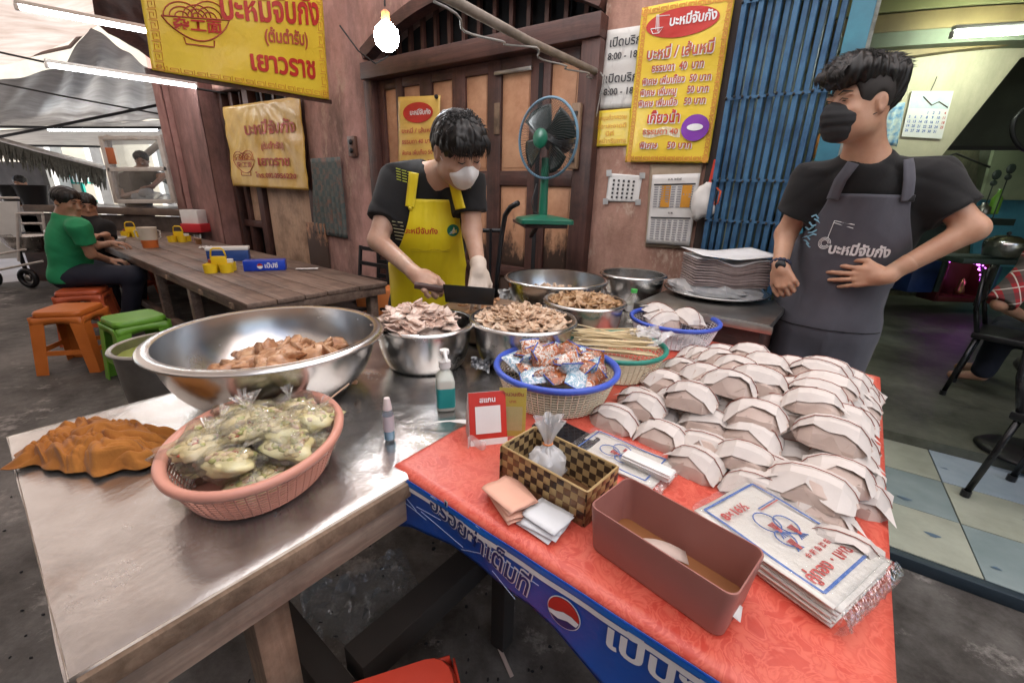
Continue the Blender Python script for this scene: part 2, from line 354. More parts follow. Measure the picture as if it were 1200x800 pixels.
wbox('wall_over_window', m_plaster, -6.2, -4.36, 2.36, 4.6)
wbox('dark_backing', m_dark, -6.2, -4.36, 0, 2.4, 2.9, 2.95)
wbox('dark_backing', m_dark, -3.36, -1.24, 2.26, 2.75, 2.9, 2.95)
for k in range(15): wbox('grille_bar', m_darkwood, -3.25+k*.14, -3.22+k*.14, 2.29, 2.72, 2.80, 2.83, bevel=0)
for k in range(7): wbox('grille_bar', m_darkwood, -6.1+k*.24, -6.06+k*.24, 2.12, 2.36, 2.82, 2.85, bevel=0)
# boarded window left of the doorway
bw = thing('boarded_window', (0, 0, 0), WROT, 'boarded up window frame with a tall plywood sheet under the crumpled yellow sign', 'window')
for s0_, s1, n0 in ((-6.16, -6.08, 2.72), (-5.98, -5.90, 2.76), (-5.62, -5.50, 2.74), (-4.46, -4.37, 2.70)):
    wbox('upright', m_darkwood, s0_, s1, 0, 2.35, n0, n0+.1, bw)
wbox('rail', m_darkwoodH, -6.08, -5.5, .84, .92, 2.75, 2.84, bw)
wbox('board', m_ply, -5.90, -5.62, .92, 1.9, 2.80, 2.82, bw)
wbox('board', m_ply, -5.46, -4.50, .0, 1.95, 2.78, 2.80, bw, label='tall pale plywood sheet')
wbox('board', m_panel, -4.52, -4.18, 0, .98, 2.66, 2.69, bw, label='orange brown board leaning in the corner')
# folding doors
dr = thing('folding_doors', (0, 0, 0), WROT, 'old brown wooden folding doors with faded orange panels behind the green fan', 'door')
cols = []
for a, c in ((452, 466), (474, 494), (508, 532), (547, 573), (589, 623), (646, 678)): cols.append((won(a, 115, 2.72)[0], won(c, 115, 2.72)[0]))
wbox('lintel', m_darkwoodH, -3.34, -1.22, 2.18, 2.30, 2.60, 2.74, dr)
wbox('jamb', m_darkwood, -3.36, -3.26, 0, 2.18, 2.64, 2.76, dr); wbox('jamb', m_darkwood, -1.34, -1.22, 0, 2.18, 2.62, 2.76, dr)
prev = -3.26
edges = [c for c in cols]
for i, (a, c) in enumerate(edges):
    wbox('stile', m_darkwood, prev, a, 0, 2.18, 2.70, 2.745, dr, .004)
    for z0, z1 in ((.08, .16), (.72, .80), (1.38, 1.48), (2.11, 2.18)): wbox('rail', m_darkwoodH, a, c, z0, z1, 2.702, 2.742, dr, .004)
    for z0, z1 in ((.16, .72), (.80, 1.38), (1.48, 2.11)):
        q = MB(); q.box(a, 2.722, z0, c, 2.738, z1); q.box(a+.018, 2.716, z0+.02, c-.018, 2.722, z1-.02); q.build('panel', m_panel, dr, bevel=.003)
    prev = c
wbox('stile', m_darkwood, prev, -1.34, 0, 2.18, 2.70, 2.745, dr, .004)
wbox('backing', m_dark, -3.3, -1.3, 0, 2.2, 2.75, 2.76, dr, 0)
s_gap = won(634, 110, 2.7)[0]
wbox('dark_gap', m_dark, s_gap-.02, s_gap+.012, .1, 2.12, 2.695, 2.70, dr, 0)
wbox('metal_hasp', m_steel_d, won(581, 60)[0], won(625, 60)[0], 2.085, 2.11, 2.68, 2.70, dr, .004)
wbox('hinge_plate', m_timberZ, won(581, 120)[0]-.01, won(585, 120)[0]+.01, 1.72, 1.92, 2.69, 2.70, dr, .004)
wbox('switch_strip', mat('old_brown_plastic', (.25, .16, .10), .5), -1.36, -1.30, 1.48, 1.85, 2.585, 2.62, dr, .006)
sw = MB()
for k in range(6): sw.box(-1.345, 2.575, 1.52+k*.052, -1.315, 2.585, 1.545+k*.052)
sw.build('socket_row', m_blackmetal, dr)
# ================================================================== BLUE FOLDING GATE
gate = thing('folding_gate', (0, 0, 0), WROT, 'folded blue steel gate with narrow vertical slats behind the man in black', 'gate')
for k in range(12):
    s_ = -.50+k*.036; dn = .016*(k % 2)+random.uniform(0, .006)
    q = MB(); q.poly([(s_, 2.60+dn, 0.05), (s_+.003, 2.585+dn, 0.05), (s_+.024, 2.583+dn, 0.05), (s_+.027, 2.60+dn, 0.05), (s_+.027, 2.64+dn, 0.05), (s_, 2.64+dn, .05)], (0, 0, 2.85)); q.build('slat', m_blue_paint, gate)
wbox('end_plate', mat('teal_gate_paint', (.04, .20, .27), .45, .1, (.03, .13, .19), 5, bmp=.1), -.065, .02, .05, 2.9, 2.57, 2.66, gate, .004)
wbox('edge_post', mat('worn_pale_edge', (.35, .36, .32), .6, 0, (.12, .12, .1), 20), .02, .035, .05, 2.9, 2.60, 2.70, gate, 0)
for z in (.5, .95, 1.22, 1.42, 1.80, 2.2):
    q = MB()
    for k in range(13): q.ball((-.495+k*.036, 2.578, z+.006*math.sin(k*1.3)), (.0065, .008, .0085), 6, 4)
    tag(q.build('rivet_row', m_blackmetal, gate, smooth=True), kind='stuff')
    wbox('cross_bar', m_blue_paint, -.50, -.06, z-.006, z+.006, 2.583, 2.587, gate, 0)
# ================================================================== SHOP INTERIOR
inn = thing('shop_room', (0, 0, 0), WROT, 'dim green lit room inside the open shop on the right', 'room')
m_inwall = stained('green_grey_wall', (.30, .32, .25), (.24, .26, .20), (.13, .14, .10), .8, 1.6, 6, .4, .6, .3)
m_beige = stained('beige_stair_wall', (.54, .50, .36), (.46, .43, .31), (.35, .33, .23), .8, 1.2, 5, .35, .55, .2)
wbox('side_wall', m_inwall, -.9, -.7, 0, 4.4, 2.96, 9.2, inn, 0)
wbox('side_wall', m_inwall, 6.2, 6.4, 0, 4.4, 1.9, 9.2, inn, 0)
wbox('ceiling', mat('olive_ceiling', (.30, .28, .12), .7, 0, (.24, .22, .10), 3), -.9, 6.4, 3.25, 3.4, 2.96, 9.2, inn, 0)
wbox('back_wall', m_inwall, -.9, 6.4, 0, 3.4, 9.0, 9.2, inn, 0)
YS = 4.2
stw = thing('stair_wall', (0, 0, 0), 0, 'beige sloping wall under a staircase with a calendar on it', 'wall')
def ypoly(name, m, pix, Y, th, parent):
    return MB().poly([ony(px, py, Y) for px, py in pix], (0, th, 0)).build(name, m, parent)
ypoly('stair_side', m_beige, [(980, 80), (1300, 38), (1300, -30+75), (1196, 68), (1043, 258), (975, 262)][::-1], YS, .12, stw)
bm_ = thing('ceiling_beam', (0, 0, 0), 0, 'brown and green painted beam above the beige stair wall', 'beam')
m_band1 = mat('brown_band', (.20, .15, .06), .6, 0, (.15, .11, .045), 4); m_band2 = mat('dull_green_band', (.13, .16, .11), .7, 0, (.10, .12, .08), 5); m_band0 = mat('olive_band', (.24, .24, .10), .7, 0, (.2, .2, .09), 3)
def band(name, m, top, bot, Y):
    xs = [980+40*i for i in range(9)]; q = MB()
    f = lambda p, x: p[0]+(p[1]-p[0])*(1-((1240-x)/260.)**1.6 if x < 1240 else 1)
    up = [ony(x, f(top, x), Y) for x in xs]; dn = [ony(x, f(bot, x), Y) for x in xs]
    q.poly(up+dn[::-1], (0, .3, 0)); return q.build(name, m, bm_)
band('band', m_band0, (-60, -60), (21, 1), YS-.25); band('groove', m_dark, (21, 1), (24, 4), YS-.2); band('band', m_band1, (24, 4), (43, 27), YS-.24); band('band', m_band2, (43, 27), (60, 46), YS-.22); band('band', m_band1, (60, 46), (80, 50), YS-.1)
iw = thing('under_stair_walls', (0, 0, 0), 0, 'dark green soffit, mottled wall and pale panels deep inside the shop', 'wall')
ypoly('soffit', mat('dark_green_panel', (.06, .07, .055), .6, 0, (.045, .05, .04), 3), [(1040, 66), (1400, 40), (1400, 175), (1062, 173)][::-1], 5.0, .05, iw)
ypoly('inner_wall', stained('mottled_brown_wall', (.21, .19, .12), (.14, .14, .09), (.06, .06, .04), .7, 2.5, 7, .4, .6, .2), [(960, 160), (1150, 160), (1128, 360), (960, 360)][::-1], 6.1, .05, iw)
ypoly('pale_panel', mat('pale_green_panel', (.40, .46, .30), .4, 0, (.30, .36, .24), 3), [(1166, 174), (1400, 170), (1400, 236), (1150, 234)][::-1], 5.98, .04, iw)
ypoly('blue_panel', mat('cyan_panel', (.10, .36, .50), .5, 0, (.07, .28, .40), 4), [(1146, 232), (1400, 232), (1400, 420), (1128, 420)][::-1], 6.04, .04, iw)
ypoly('rail', m_cable, [(1110, 171), (1400, 171), (1400, 176), (1108, 176)][::-1], 4.95, .03, iw)
# ================================================================== TUBE LIGHTS
def tube_light(a, c, label, r=.016, m=m_tube, back=.05, housing=True):
    a = Vector(a); c = Vector(c); mid = (a+c)/2; d = (c-a).normalized()
    t = thing('tube_light', mid, 0, label, 'tube light', 'lit fluorescent tubes')
    q = MB().tube([a-mid, c-mid], r, 12); q.build('tube', m, t, smooth=False, auto=40)
    h = MB().bar(a-mid+Z*(r+.02)-d*.02, c-mid+Z*(r+.02)+d*.02, .035, .03); h.build('batten', m_white_plastic, t, bevel=.004)
    for e, s in ((a, -1), (c, 1)):
        k = MB().bar(e-mid-Z*.0, e-mid+d*s*.025, .03, .045); k.build('lamp_holder', m_white_plastic, t, bevel=.004)
    return t
def splane(px, py, S):
    r = ray(px, py); return Vector((0, 0, CH))+r*(S/r.dot(WD))
def solveS(p, q, L):
    a = splane(*p, -1); c = splane(*q, -1); return -L/(abs((a-c).dot(WN)))
for p, q, L, lab in (((22, 9), (176, 38), .85, 'lit fluorescent tube nearest the camera, running behind the big yellow banner'), ((57, 77), (229, 102), 1.2, 'lit fluorescent tube hung from a cable under the grey tarpaulin')):
    S_ = solveS(p, q, L); tube_light(splane(*p, S_), splane(*q, S_), lab)
tube_light(ony(57, 152, 8.), ony(185, 152, 8.), 'farthest lit fluorescent tube, above the glass food case', .02)
m_tubeg = glow('lit_tube_greenish', (.90, 1., .82), 30)
tube_light(ony(1118, 41, YS-.5), ony(1240, 34, YS-.5), 'lit fluorescent tube inside the shop above the calendar', .022, m_tubeg)
tube_light(ony(1090, 108, 5.5), ony(1180, 104, 5.5), 'hidden lit tube in the back of the shop behind the stair soffit', .02, m_tubeg)
# hanging bulb
bt = thing('hanging_bulb', wp(*[(lambda p: p.dot(WD))(ony(453, 42, 2.05)), (lambda p: p.dot(WN))(ony(453, 42, 2.05)), ony(453, 42, 2.05).z]), 0, 'glowing white light bulb hanging on a wire beside the yellow banner', 'light bulb')
prof = [(.0001, -.056), (.022, -.052), (.042, -.035), (.050, -.006), (.045, .020), (.027, .040), (.016, .05)]
MB().lathe(prof, 20).build('glass', m_bulb, bt, smooth=True)
MB().lathe([(.0165, .045), (.017, .05), (.017, .080), (.008, .088), (.0001, .09)], 14).build('socket', mat('orange_socket', (.7, .25, .08), .5), bt, auto=40)
MB().tube([(0, 0, .10), (.004, 0, .5), (0, .01, 1.2)], .004, 6).build('cord', m_cable, bt)
# ================================================================== AWNINGS
def sheet_from(name, m, corners, nx, ny, sag, label, cat, seed=0, wr=.05, kind=None):
    from mathutils import noise as mn
    A, B, C, D = [Vector(c) for c in corners]
    def f(u, v):
        p = A.lerp(B, u).lerp(D.lerp(C, u), v); p = p-Z*sag*math.sin(math.pi*u)*math.sin(math.pi*v)
        return p+Z*wr*(mn.noise((u*5+seed, v*5, seed))+.5*mn.noise((u*13+seed, v*3, 2)))
    o = MB().grid(nx, ny, f).build(name, m, None, smooth=True); return tag(o, label, cat)
sheet_from('awning', m_tarp_white, [wp(-3.6, 2.66, 3.25), wp(3.8, 2.66, 3.25), wp(3.8, -.9, 2.75), wp(-3.6, -.9, 2.75)], 40, 24, .1, 'pale tarpaulin awning over the food tables, above the camera', 'awning', 3)
e1, e2, e3, e4 = onz(-250, 150, 2.9), onz(-5, 74, 3.0), onz(82, 55, 3.0), onz(106, 29, 3.05)
near = MB(); A = [e2+Vector((-4, 1.5, 0)), e2, e3, e4, onz(175, 6, 3.1), onz(270, -50, 3.15), wp(-3.55, 2.6, 3.2)]; Bk = [p+Vector((1.6, -8.5, .15)) for p in A]
def fA(u, v):
    x = u*(len(A)-1); i = min(int(x), len(A)-2); t_ = x-i; p = A[i].lerp(A[i+1], t_); q = Bk[i].lerp(Bk[i+1], t_); r_ = p.lerp(q, v); r_.z += .10*math.sin(u*9+v*5)*v-.12*math.sin(math.pi*v)+.05*math.sin(u*23); return r_
near.grid(32, 16, fA); tag(near.build('awning', m_tarp_pink, smooth=True), 'stained pinkish tarpaulin at the upper left with a bright gap below its edge', 'awning')
edge_pts = [e2+Vector((-3, 1.1, 0)), e2, e3, e4, onz(175, 6, 3.1)]
tag(MB().tube(edge_pts, .02, 6).build('awning_hem', mat('hem', (.30, .2, .17), .7), None), 'rolled hem along the edge of the pinkish tarpaulin', 'hem')
rp = onz(106, 30, 3.1)
G = [[ony(-130, 100, 6.8), ony(0, 95, 6.5), ony(72, 80, 6.2), ony(106, 31, 5.4), ony(150, 62, 5.8), ony(180, 85, 6.2)],
     [ony(-130, 130, 7.8), ony(0, 122, 7.4), ony(72, 112, 7.1), ony(120, 90, 6.8), ony(165, 100, 7), ony(200, 108, 7.1)],
     [ony(-130, 160, 9), ony(0, 150, 8.7), ony(72, 148, 8.6), ony(130, 146, 8.4), ony(170, 141, 8.2), ony(216, 138, 8)]]
def fG(u, v):
    x = u*5; i = min(int(x), 4); t_ = x-i; y = v*2; j = min(int(y), 1); s_ = y-j
    p = G[j][i].lerp(G[j][i+1], t_).lerp(G[j+1][i].lerp(G[j+1][i+1], t_), s_); p.z += .03*math.sin(u*40+v*6)*(1-abs(2*v-1)*.5); return p
tag(MB().grid(60, 24, fG).build('awning', m_tarp_grey, smooth=True), 'dirty grey tarpaulin roof stretched to the pink pillar above the distant diners', 'awning')
G2 = [[ony(-130, 161, 9.0), ony(216, 139, 8.0)], [ony(-60, 168, 10), ony(125, 196, 9.4)]]
tag(MB().grid(20, 8, lambda u, v: G2[0][0].lerp(G2[0][1], u).lerp(ony(-130, 176, 11).lerp(ony(222, 168, 10.4), u), v)).build('awning', m_tarp_grey, smooth=True), 'lower grey tarpaulin behind the farthest tube light', 'awning')
# blocks of dark roof above the near strip, right of the banner
sheet_from('roof_boards', m_darkwoodH, [ony(104, -25, 5), ony(170, -5, 5), ony(205, 88, 6.2), ony(112, 27, 5.4)], 8, 8, 0, 'dark boards under the eaves behind the yellow banner', 'roof', 5)
def pole(name, a, c, r, m, label, cat):
    o = MB().tube([a, Vector(a).lerp(Vector(c), .5)-Z*.01, c], r, 8).build(name, m, None, auto=50); return tag(o, label, cat)
pole('roof_pole', ony(-60, 148, 7.6), ony(222, 150, 7.6), .02, m_blackmetal, 'thin dark pole running level above the farthest tube light', 'pole')
pole('roof_pole', ony(-60, 172, 7.4), ony(206, 119, 7.4), .022, m_blackmetal, 'dark pole slanting up to the pink pillar', 'pole')
pole('roof_pole', ony(-60, 168, 8.6), ony(118, 172, 8.6), .02, m_blackmetal, 'short dark pole over the thatched edge', 'pole')
pole('cable', ony(-80, 42, 5.9), ony(57, 74, 5.9), .012, m_cable, 'dark cable leading to the hanging tube light', 'cable')
pole('cable', ony(-60, 86, 6.3), ony(204, 137, 6.6), .011, m_cable, 'thin pale cable slanting down to the wall fan', 'cable')
pole('cable', ony(230, 104, 5.5), ony(330, 118, 6.), .012, m_cable, 'cable under the banner going to the wall', 'cable')

op = thing('opposite_shophouse', (0, 0, 0), WROT, 'grey plastered shophouse row facing the stall from across the alley', 'building')
MB().box(-16, -4.9, 0, 9, -4.4, 4.6).build('wall', mat('dull_grey_plaster', (.26, .24, .22), .85, 0, (.18, .165, .15), 1.5), op)
for k in range(5): MB().box(-12+4.4*k, -4.4, 0, -9.4+4.4*k, -4.34, 2.6).build('shutter', m_steel_d, op, bevel=.01)
from mathutils import noise as mnz
def N3(x, y, z): return mnz.noise((x, y, z))
def ton(px, py, n):
    r = ray(px, py); p = Vector((0, 0, CH))+r*(n/r.dot(TN)); return p.dot(TD), p.z
def tsn(px, py, z):
    p = onz(px, py, z); return p.dot(TD), p.dot(TN)
ZT = .78
# ================================================================== STEEL TOPPED WORKTABLE
wt = thing('work_table', (0, 0, 0), TROT, 'long timber worktable covered with dented sheet steel, holding the bowls of meat', 'table')
S0, S1, Q0, Q1 = -1.395, -.60, -.048, 2.30
def f_top(u, v):
    s = S0+(S1-S0)*u; n = Q0+(Q1-Q0)*v; e = min(u, 1-u, v*2, (1-v)*2)
    z = ZT-.002+.0022*N3(s*5, n*5, 1)+.0012*N3(s*17, n*17, 4)
    if e < .012: z -= .003
    if u == 1 and v < .2: s -= .0
    return (s, n+.006*N3(s*4, n*3, 0)*(v == 0), z)
b = MB().grid(60, 150, f_top); b.build('steel_top', m_sheet, wt, smooth=True)
b = MB()
for (x0, y0, x1, y1) in ((S0, Q0, S1, Q0), (S1, Q0, S1, Q1), (S0, Q1, S0, Q0), (S1, Q1, S0, Q1)):
    L = math.hypot(x1-x0, y1-y0); k = int(L/.03); nx, ny = (y1-y0)/L, -(x1-x0)/L
    def fe(u, v, x0=x0, y0=y0, x1=x1, y1=y1, nx=nx, ny=ny):
        x = x0+(x1-x0)*u; y = y0+(y1-y0)*u; o = -.001+(.003+.004*N3(x*14, y*14, 2))*v; return (x+nx*o, y+ny*o, ZT-.004-.034*v-(.006*N3(x*9, y*9, 5) if v == 1 else 0))
    b.grid(k, 3, fe)
b.build('folded_edge', m_sheet_edge, wt, smooth=True, solid=.0015)
for k in range(5): MB().box(S0+.008+k*.16, Q0+.006, ZT-.040, S0+.008+k*.16+.156, Q1-.006, ZT-.008).build('board', m_timber, wt, bevel=.002)
MB().box(S1-.045, Q0+.0, ZT-.11, S1-.008, Q1, ZT-.042).build('apron_rail', wood('rail_timber', (.20, .14, .10), (.33, .24, .18), (.44, .34, .26), 1, .6), wt, bevel=.003)
MB().box(S0+.01, Q0+.0, ZT-.11, S0+.045, Q1, ZT-.042).build('apron_rail', m_timber, wt, bevel=.003)
MB().box(S0+.05, Q0+.0, ZT-.11, S1-.05, Q0+.035, ZT-.042).build('apron_rail', m_timber, wt, bevel=.003)
for (s, n) in ((-.70, .18), (-1.34, .12), (-1.34, 2.2), (-.70, 2.2), (-1.34, 1.2), (-.70, 1.2)):
    MB().box(s-.04, n-.03, 0, s+.04, n+.03, ZT-.045).build('leg', m_timberZ, wt, bevel=.004)
MB().box(-.80, .07, ZT-.20, -.72, .145, ZT-.09).build('corner_block', m_timberZ, wt, bevel=.004)
m_shaded_timber = mat('shaded_timber', (.035, .027, .022), .8)  # under-table shade put into the colour of the lower timbers
MB().box(-.74, .33, .22, -.66, 2.2, .30).build('stretcher', m_shaded_timber, wt, bevel=.004)
MB().box(-1.36, .25, .22, -.66, .31, .29).build('stretcher', m_shaded_timber, wt, bevel=.004)
# ================================================================== RED CLOTHED TABLE
def cloth_red():
    m, t, b = newmat('red_damask_cloth'); v = coords(t)
    d = noise(t, v, 22, 3, .5, 2.2); c = ramp(t, d, [(.40, (.50, .055, .035)), (.47, (.64, .125, .085)), (.52, (.52, .062, .04)), (.60, (.61, .115, .075))])
    c = mixc(t, ramp(t, noise(t, v, 3, 6, .7), [(.4, (0, 0, 0)), (.75, (.6, .6, .6))]), c, (.66, .17, .115))
    t.links.new(c, b.inputs['Base Color']); b.inputs['Roughness'].default_value = .36; bump(t, b, noise(t, v, 9, 5), .25, .01); return m
m_red = cloth_red()
rt = thing('serving_table', (0, 0, 0), TROT, 'serving table under a red patterned cloth, piled with paper parcels', 'table')
A0, A1, B0, B1 = -.652, .142, .446, 1.80
MB().box(A0+.01, B0+.01, ZT-.035, A1-.01, B1-.01, ZT-.003).build('tabletop', m_timber, rt, bevel=.003)
for (s, n) in ((A0+.06, B0+.30), (A1-.06, B0+.10), (A0+.06, B1-.06), (A1-.06, B1-.06)): MB().box(s-.025, n-.025, 0, s+.025, n+.025, ZT-.036).build('leg', m_shaded_timber, rt, bevel=.003)
MB().box(A0+.05, B0+.30, .30, A1-.05, B0+.33, .36).build('stretcher', m_darkwoodH, rt, bevel=.003)
cb = MB(); dr_ = .085
def f_cloth(u, v):
    s = A0-.0+(A1-A0+.16)*u-.03; n = B0-.02+(B1-B0+.12)*v; z = ZT+.0015+.0006*N3(s*9, n*9, 2)
    if s > A1:
        o = s-A1; z -= o*.92; s = A1+.010+.012*N3(n*7, 3, o*9)*min(1, o*12)+.05*o
    if n > B1:
        o = n-B1; z -= o*.92; n = B1+.008+.05*o+.008*N3(s*8, 1, 2)*min(1, o*12)
    if n < B0: z -= (B0-n)*1.0; n = B0-.004
    if s < A0: z -= (A0-s)*.1; s = A0-.006+.02*N3(n*3, 2, 2)
    return (s, n, z)
cb.grid(90, 110, f_cloth); clo = cb.build('tablecloth', m_red, None, smooth=True, rot=TROT, solid=.0012)
tag(clo, 'glossy red patterned tablecloth under the paper parcels and the pink bin', 'tablecloth')
# blue drink banner hung from the front edge
m_bblue = mat('banner_blue', (.01, .085, .42), .28, 0, (.006, .055, .30), 3, bmp=.2, bscale=6, dist=.02); m_bdark = mat('banner_dark_blue', (.008, .03, .16), .35)
BN = B0-.008
def bwave(s, z): return .006*math.sin(s*17+z*9)*(ZT-z)/.2+.004*N3(s*11, z*9, 3)*min(1, (ZT-z)/.02)
zb_pts = [(-.70, .63), (-.64, .640), (-.60, .66), (-.48, .686), (-.37, .682), (-.29, .688), (-.24, .675), (-.15, .63), (.0, .61), (.16, .60)]
def zb(s):
    for (a, za), (c, zc) in zip(zb_pts, zb_pts[1:]):
        if s <= c: return za+(zc-za)*(s-a)/(c-a)
    return zb_pts[-1][1]
ban = thing('drink_banner', (0, 0, 0), TROT, 'blue vinyl cola banner with white Thai lettering hung along the front of the red table', 'banner')
def fb(u, v):
    s = -.70+.86*u; z = ZT-.004-(ZT-.004-zb(s))*v; y = BN-bwave(s, z); 
    if s < -.655: y += (-.655-s)*.9; s = -.655-(-.655-s)*.4
    return (s, y, z)
MB().grid(90, 14, fb).build('vinyl', m_bblue, ban, smooth=True, solid=.001)
def onb(s, z, o=.0025): return Vector((s, BN-bwave(s, z)-o, z))
hem = MB().grid(80, 1, lambda u, v: onb(-.655+.80*u, ZT-.016-.010*v, .003)); hem.build('white_stripe', m_ink_white, ban)
hem = MB().grid(80, 1, lambda u, v: onb(-.655+.80*u, ZT-.004-.009*v, .004)); hem.build('top_fold', mat('bright_blue', (.01, .16, .62), .3), ban)
lines = MB()
for k in range(9):
    a = random.uniform(-.64, -.36); z0 = random.uniform(.69, .76); ang = random.uniform(-1, 1); L = random.uniform(.05, .13)
    P = [onb(a+L*t_*math.cos(ang), min(.762, z0+L*t_*math.sin(ang)*.5), .0022) for t_ in (0, .25, .5, .75, 1)]
    for p, q in zip(P, P[1:]): lines.bar(p, q, .0014, .0006, Vector((0, 1, 0)))
tag(lines.build('white_line_print', mat('pale_line', (.45, .6, .85), .4), ban), kind='stuff')
def bfn(cx, cz, ang, o):
    ca, sa = math.cos(ang), math.sin(ang); return lambda x, y: onb(cx+x*ca-y*sa, cz+x*sa+y*ca, o)
sA, zA = ton(503, 585, BN); sB, zB = ton(625, 690, BN)
ang = math.atan2(zB-zA, sB-sA); tl = math.hypot(sB-sA, zB-zA)
cxm, czm = (sA+sB)/2, (zA+zB)/2
def fit_text(s, length, cx, cz, ang, mats, par, bold=.03, hs=1.):
    me = text_mesh(s, .1); xs = [v.co.x for v in me.vertices]; sz = .1*length/(max(xs)-min(xs)); bpy.data.meshes.remove(me)
    for i, (m_, bo) in enumerate(mats): text(s, sz*hs, None, m_, par, bold=bo, italic=.0, fn=bfn(cx, cz, ang, .0024+.0012*i), sx=1/hs)
fit_text('อร่อยซ่าเต็มที่', tl*.95, cxm, czm, ang, ((m_ink_white, .055), (m_bdark, .012)), ban, hs=1.25)
sP, zP = ton(662, 716, BN); Rg = .027
def disc_pts(f, a0, a1, n=20, r=Rg): return [f(r*math.cos(a0+(a1-a0)*i/n), r*math.sin(a0+(a1-a0)*i/n)) for i in range(n+1)]
def blob(name, pts2, m_, o, par):
    q = MB(); q.add([onb(sP+x, zP+y, o) for x, y in pts2], [tuple(range(len(pts2)))]); return q.build(name, m_, par)
circ = [(Rg*math.cos(a*math.pi/18), Rg*math.sin(a*math.pi/18)) for a in range(36)]
blob('globe_ring', [(x*1.06, y*1.06) for x, y in circ], m_ink_white, .0026, ban)
blob('globe_blue', circ, m_bdark, .0032, ban)
up = [(Rg*math.cos(a), Rg*math.sin(a)) for a in [math.pi*(-.02+1.08*i/16) for i in range(17)]]
blob('globe_red', up+[(-Rg*.5, -Rg*.12), (0, .10*Rg), (Rg*.5, .12*Rg)], m_ink_red, .0040, ban)
blob('globe_white', [(Rg*.99, -Rg*.05), (Rg*.5, Rg*.12), (0, Rg*.10), (-Rg*.5, -Rg*.12), (-Rg*.96, -.2*Rg), (-Rg*.85, -.45*Rg), (-Rg*.3, -Rg*.55), (Rg*.3, -Rg*.35), (Rg*.85, -Rg*.4)], m_ink_white, .0044, ban)
sC, zC = ton(765, 778, BN); text('เป๊ปซี่', .062, None, m_ink_white, ban, bold=.03, fn=bfn(sC+.0, zC, -.0, .003), sx=1.1)
# loose corner of the banner
lc = MB(); P0 = Vector((-.655, BN, ZT-.01))
lc.grid(8, 6, lambda u, v: Vector((-.655-.03*u-.035*u*v, BN+.0+.09*u, ZT-.012-.11*v*(1-.3*u)-.05*u+.008*math.sin(7*u+4*v))))
lc.build('loose_corner', m_bblue, ban, smooth=True)
# ================================================================== BOWLS
def bowl(label, c, r, h, rb, rz, group='stainless steel bowls on the worktable', m=m_steel, wall=.0022, lip=.014, z0=ZT, name='steel_bowl'):
    t = thing(name, (c[0], c[1], z0), 0, label, 'bowl', group)
    n = 16; out = [(0.0001, 0), (rb*.8, 0), (rb, .004)]
    for i in range(1, n+1):
        a = i/n*math.pi/2; out.append((rb+(r-lip-rb)*math.sin(a)**.85, h*(1-math.cos(a))**.80*.995))
    inn_ = [(max(.0001, x-wall), z+wall) for x, z in out][::-1]
    MB().lathe(out+inn_, 64).build('bowl', m, t, smooth=False, auto=60)
    a = []; 
    rl = [(r-lip-wall*1.2, h), (r-lip*.7, h+.004), (r-lip*.25, h+.003), (r, h-.002), (r+.002, h-.006), (r-.001, h-.008), (r-.004, h-.005), (r-lip, h-.002), (r-lip-wall*1.2, h)]
    MB().lathe(rl, 64).build('rim', m, t, smooth=True)
    return t
C1 = Vector((-.655, 1.105)); C2 = Vector((-.285, 1.325)); C3 = Vector((.035, 1.375)); C4 = Vector((.285, 1.665)); C5 = Vector((.20, 2.03)); C6 = Vector((.62, 2.22))
bowl('largest steel bowl, wide rimmed, with browned meat pieces piled at its right side', C1, .292, .165, .16, .95, lip=.026)
bowl('steel bowl heaped with pale pink slices of boiled pork', C2, .165, .145, .11, .93)
bowl('steel bowl heaped with tan strips of sliced pork, behind the blue rimmed basket', C3, .180, .150, .125, .93)
bowl('steel bowl filled with dark brown meat slices', C4, .165, .150, .115, .93)
bowl('big steel bowl at the back with a few meat scraps in the bottom', C5, .245, .17, .15, .95)
bowl('empty steel bowl farthest back beside the plastic bags', C6, .17, .17, .11, .95)
# pail of broth beside the table
cp = onz(193, 402, .76)
pt = bowl('dented steel pot of cloudy green broth half hidden behind the largest bowl', cp.xy, .165, .42, .10, .76, None, m_steel_d, z0=.34, name='broth_pot')
q = MB().lathe([(.0001, .39), (.148, .39)], 32); q.build('broth', mat('green_broth', (.30, .34, .08), .12, 0, (.22, .26, .06), 9), pt)
stp = thing('wooden_stand', (cp.x, cp.y, 0), TROT, 'low wooden stand carrying the broth pot', 'stand')
MB().box(-.18, -.18, .31, .18, .18, .34).build('top', m_timber, stp)
for a in (-1, 1):
    for c in (-1, 1): MB().box(a*.15-.02, c*.15-.02, 0, a*.15+.02, c*.15+.02, .31).build('leg', m_timberZ, stp)
# ---- meat
def meat(name, c1, c2, c3=None, rough=.38, sub=0):
    m, t, b = newmat(name); v = coords(t); oi = nd(t, 'ShaderNodeObjectInfo'); n = noise(t, v, 38, 5, .6)
    sc_ = nd(t, 'ShaderNodeVectorMath', operation='SCALE'); sc_.inputs[0].default_value = (9, 9, 9); t.links.new(oi.outputs['Random'], sc_.inputs['Scale'])
    ad = nd(t, 'ShaderNodeVectorMath', operation='ADD'); t.links.new(v, ad.inputs[0]); t.links.new(sc_.outputs[0], ad.inputs[1]); t.links.new(ad.outputs[0], t.nodes['Noise Texture'].inputs['Vector'])
    c = ramp(t, n, [(.3, c1), (.5, c2), (.62, c3 or c2)]); 
    c = mixc(t, oi.outputs['Random'], c, mixc(t, .35, c, c3 or c1)); t.links.new(c, b.inputs['Base Color'])
    b.inputs['Roughness'].default_value = rough; bump(t, b, noise(t, v, 90, 4), .35, .002); return m
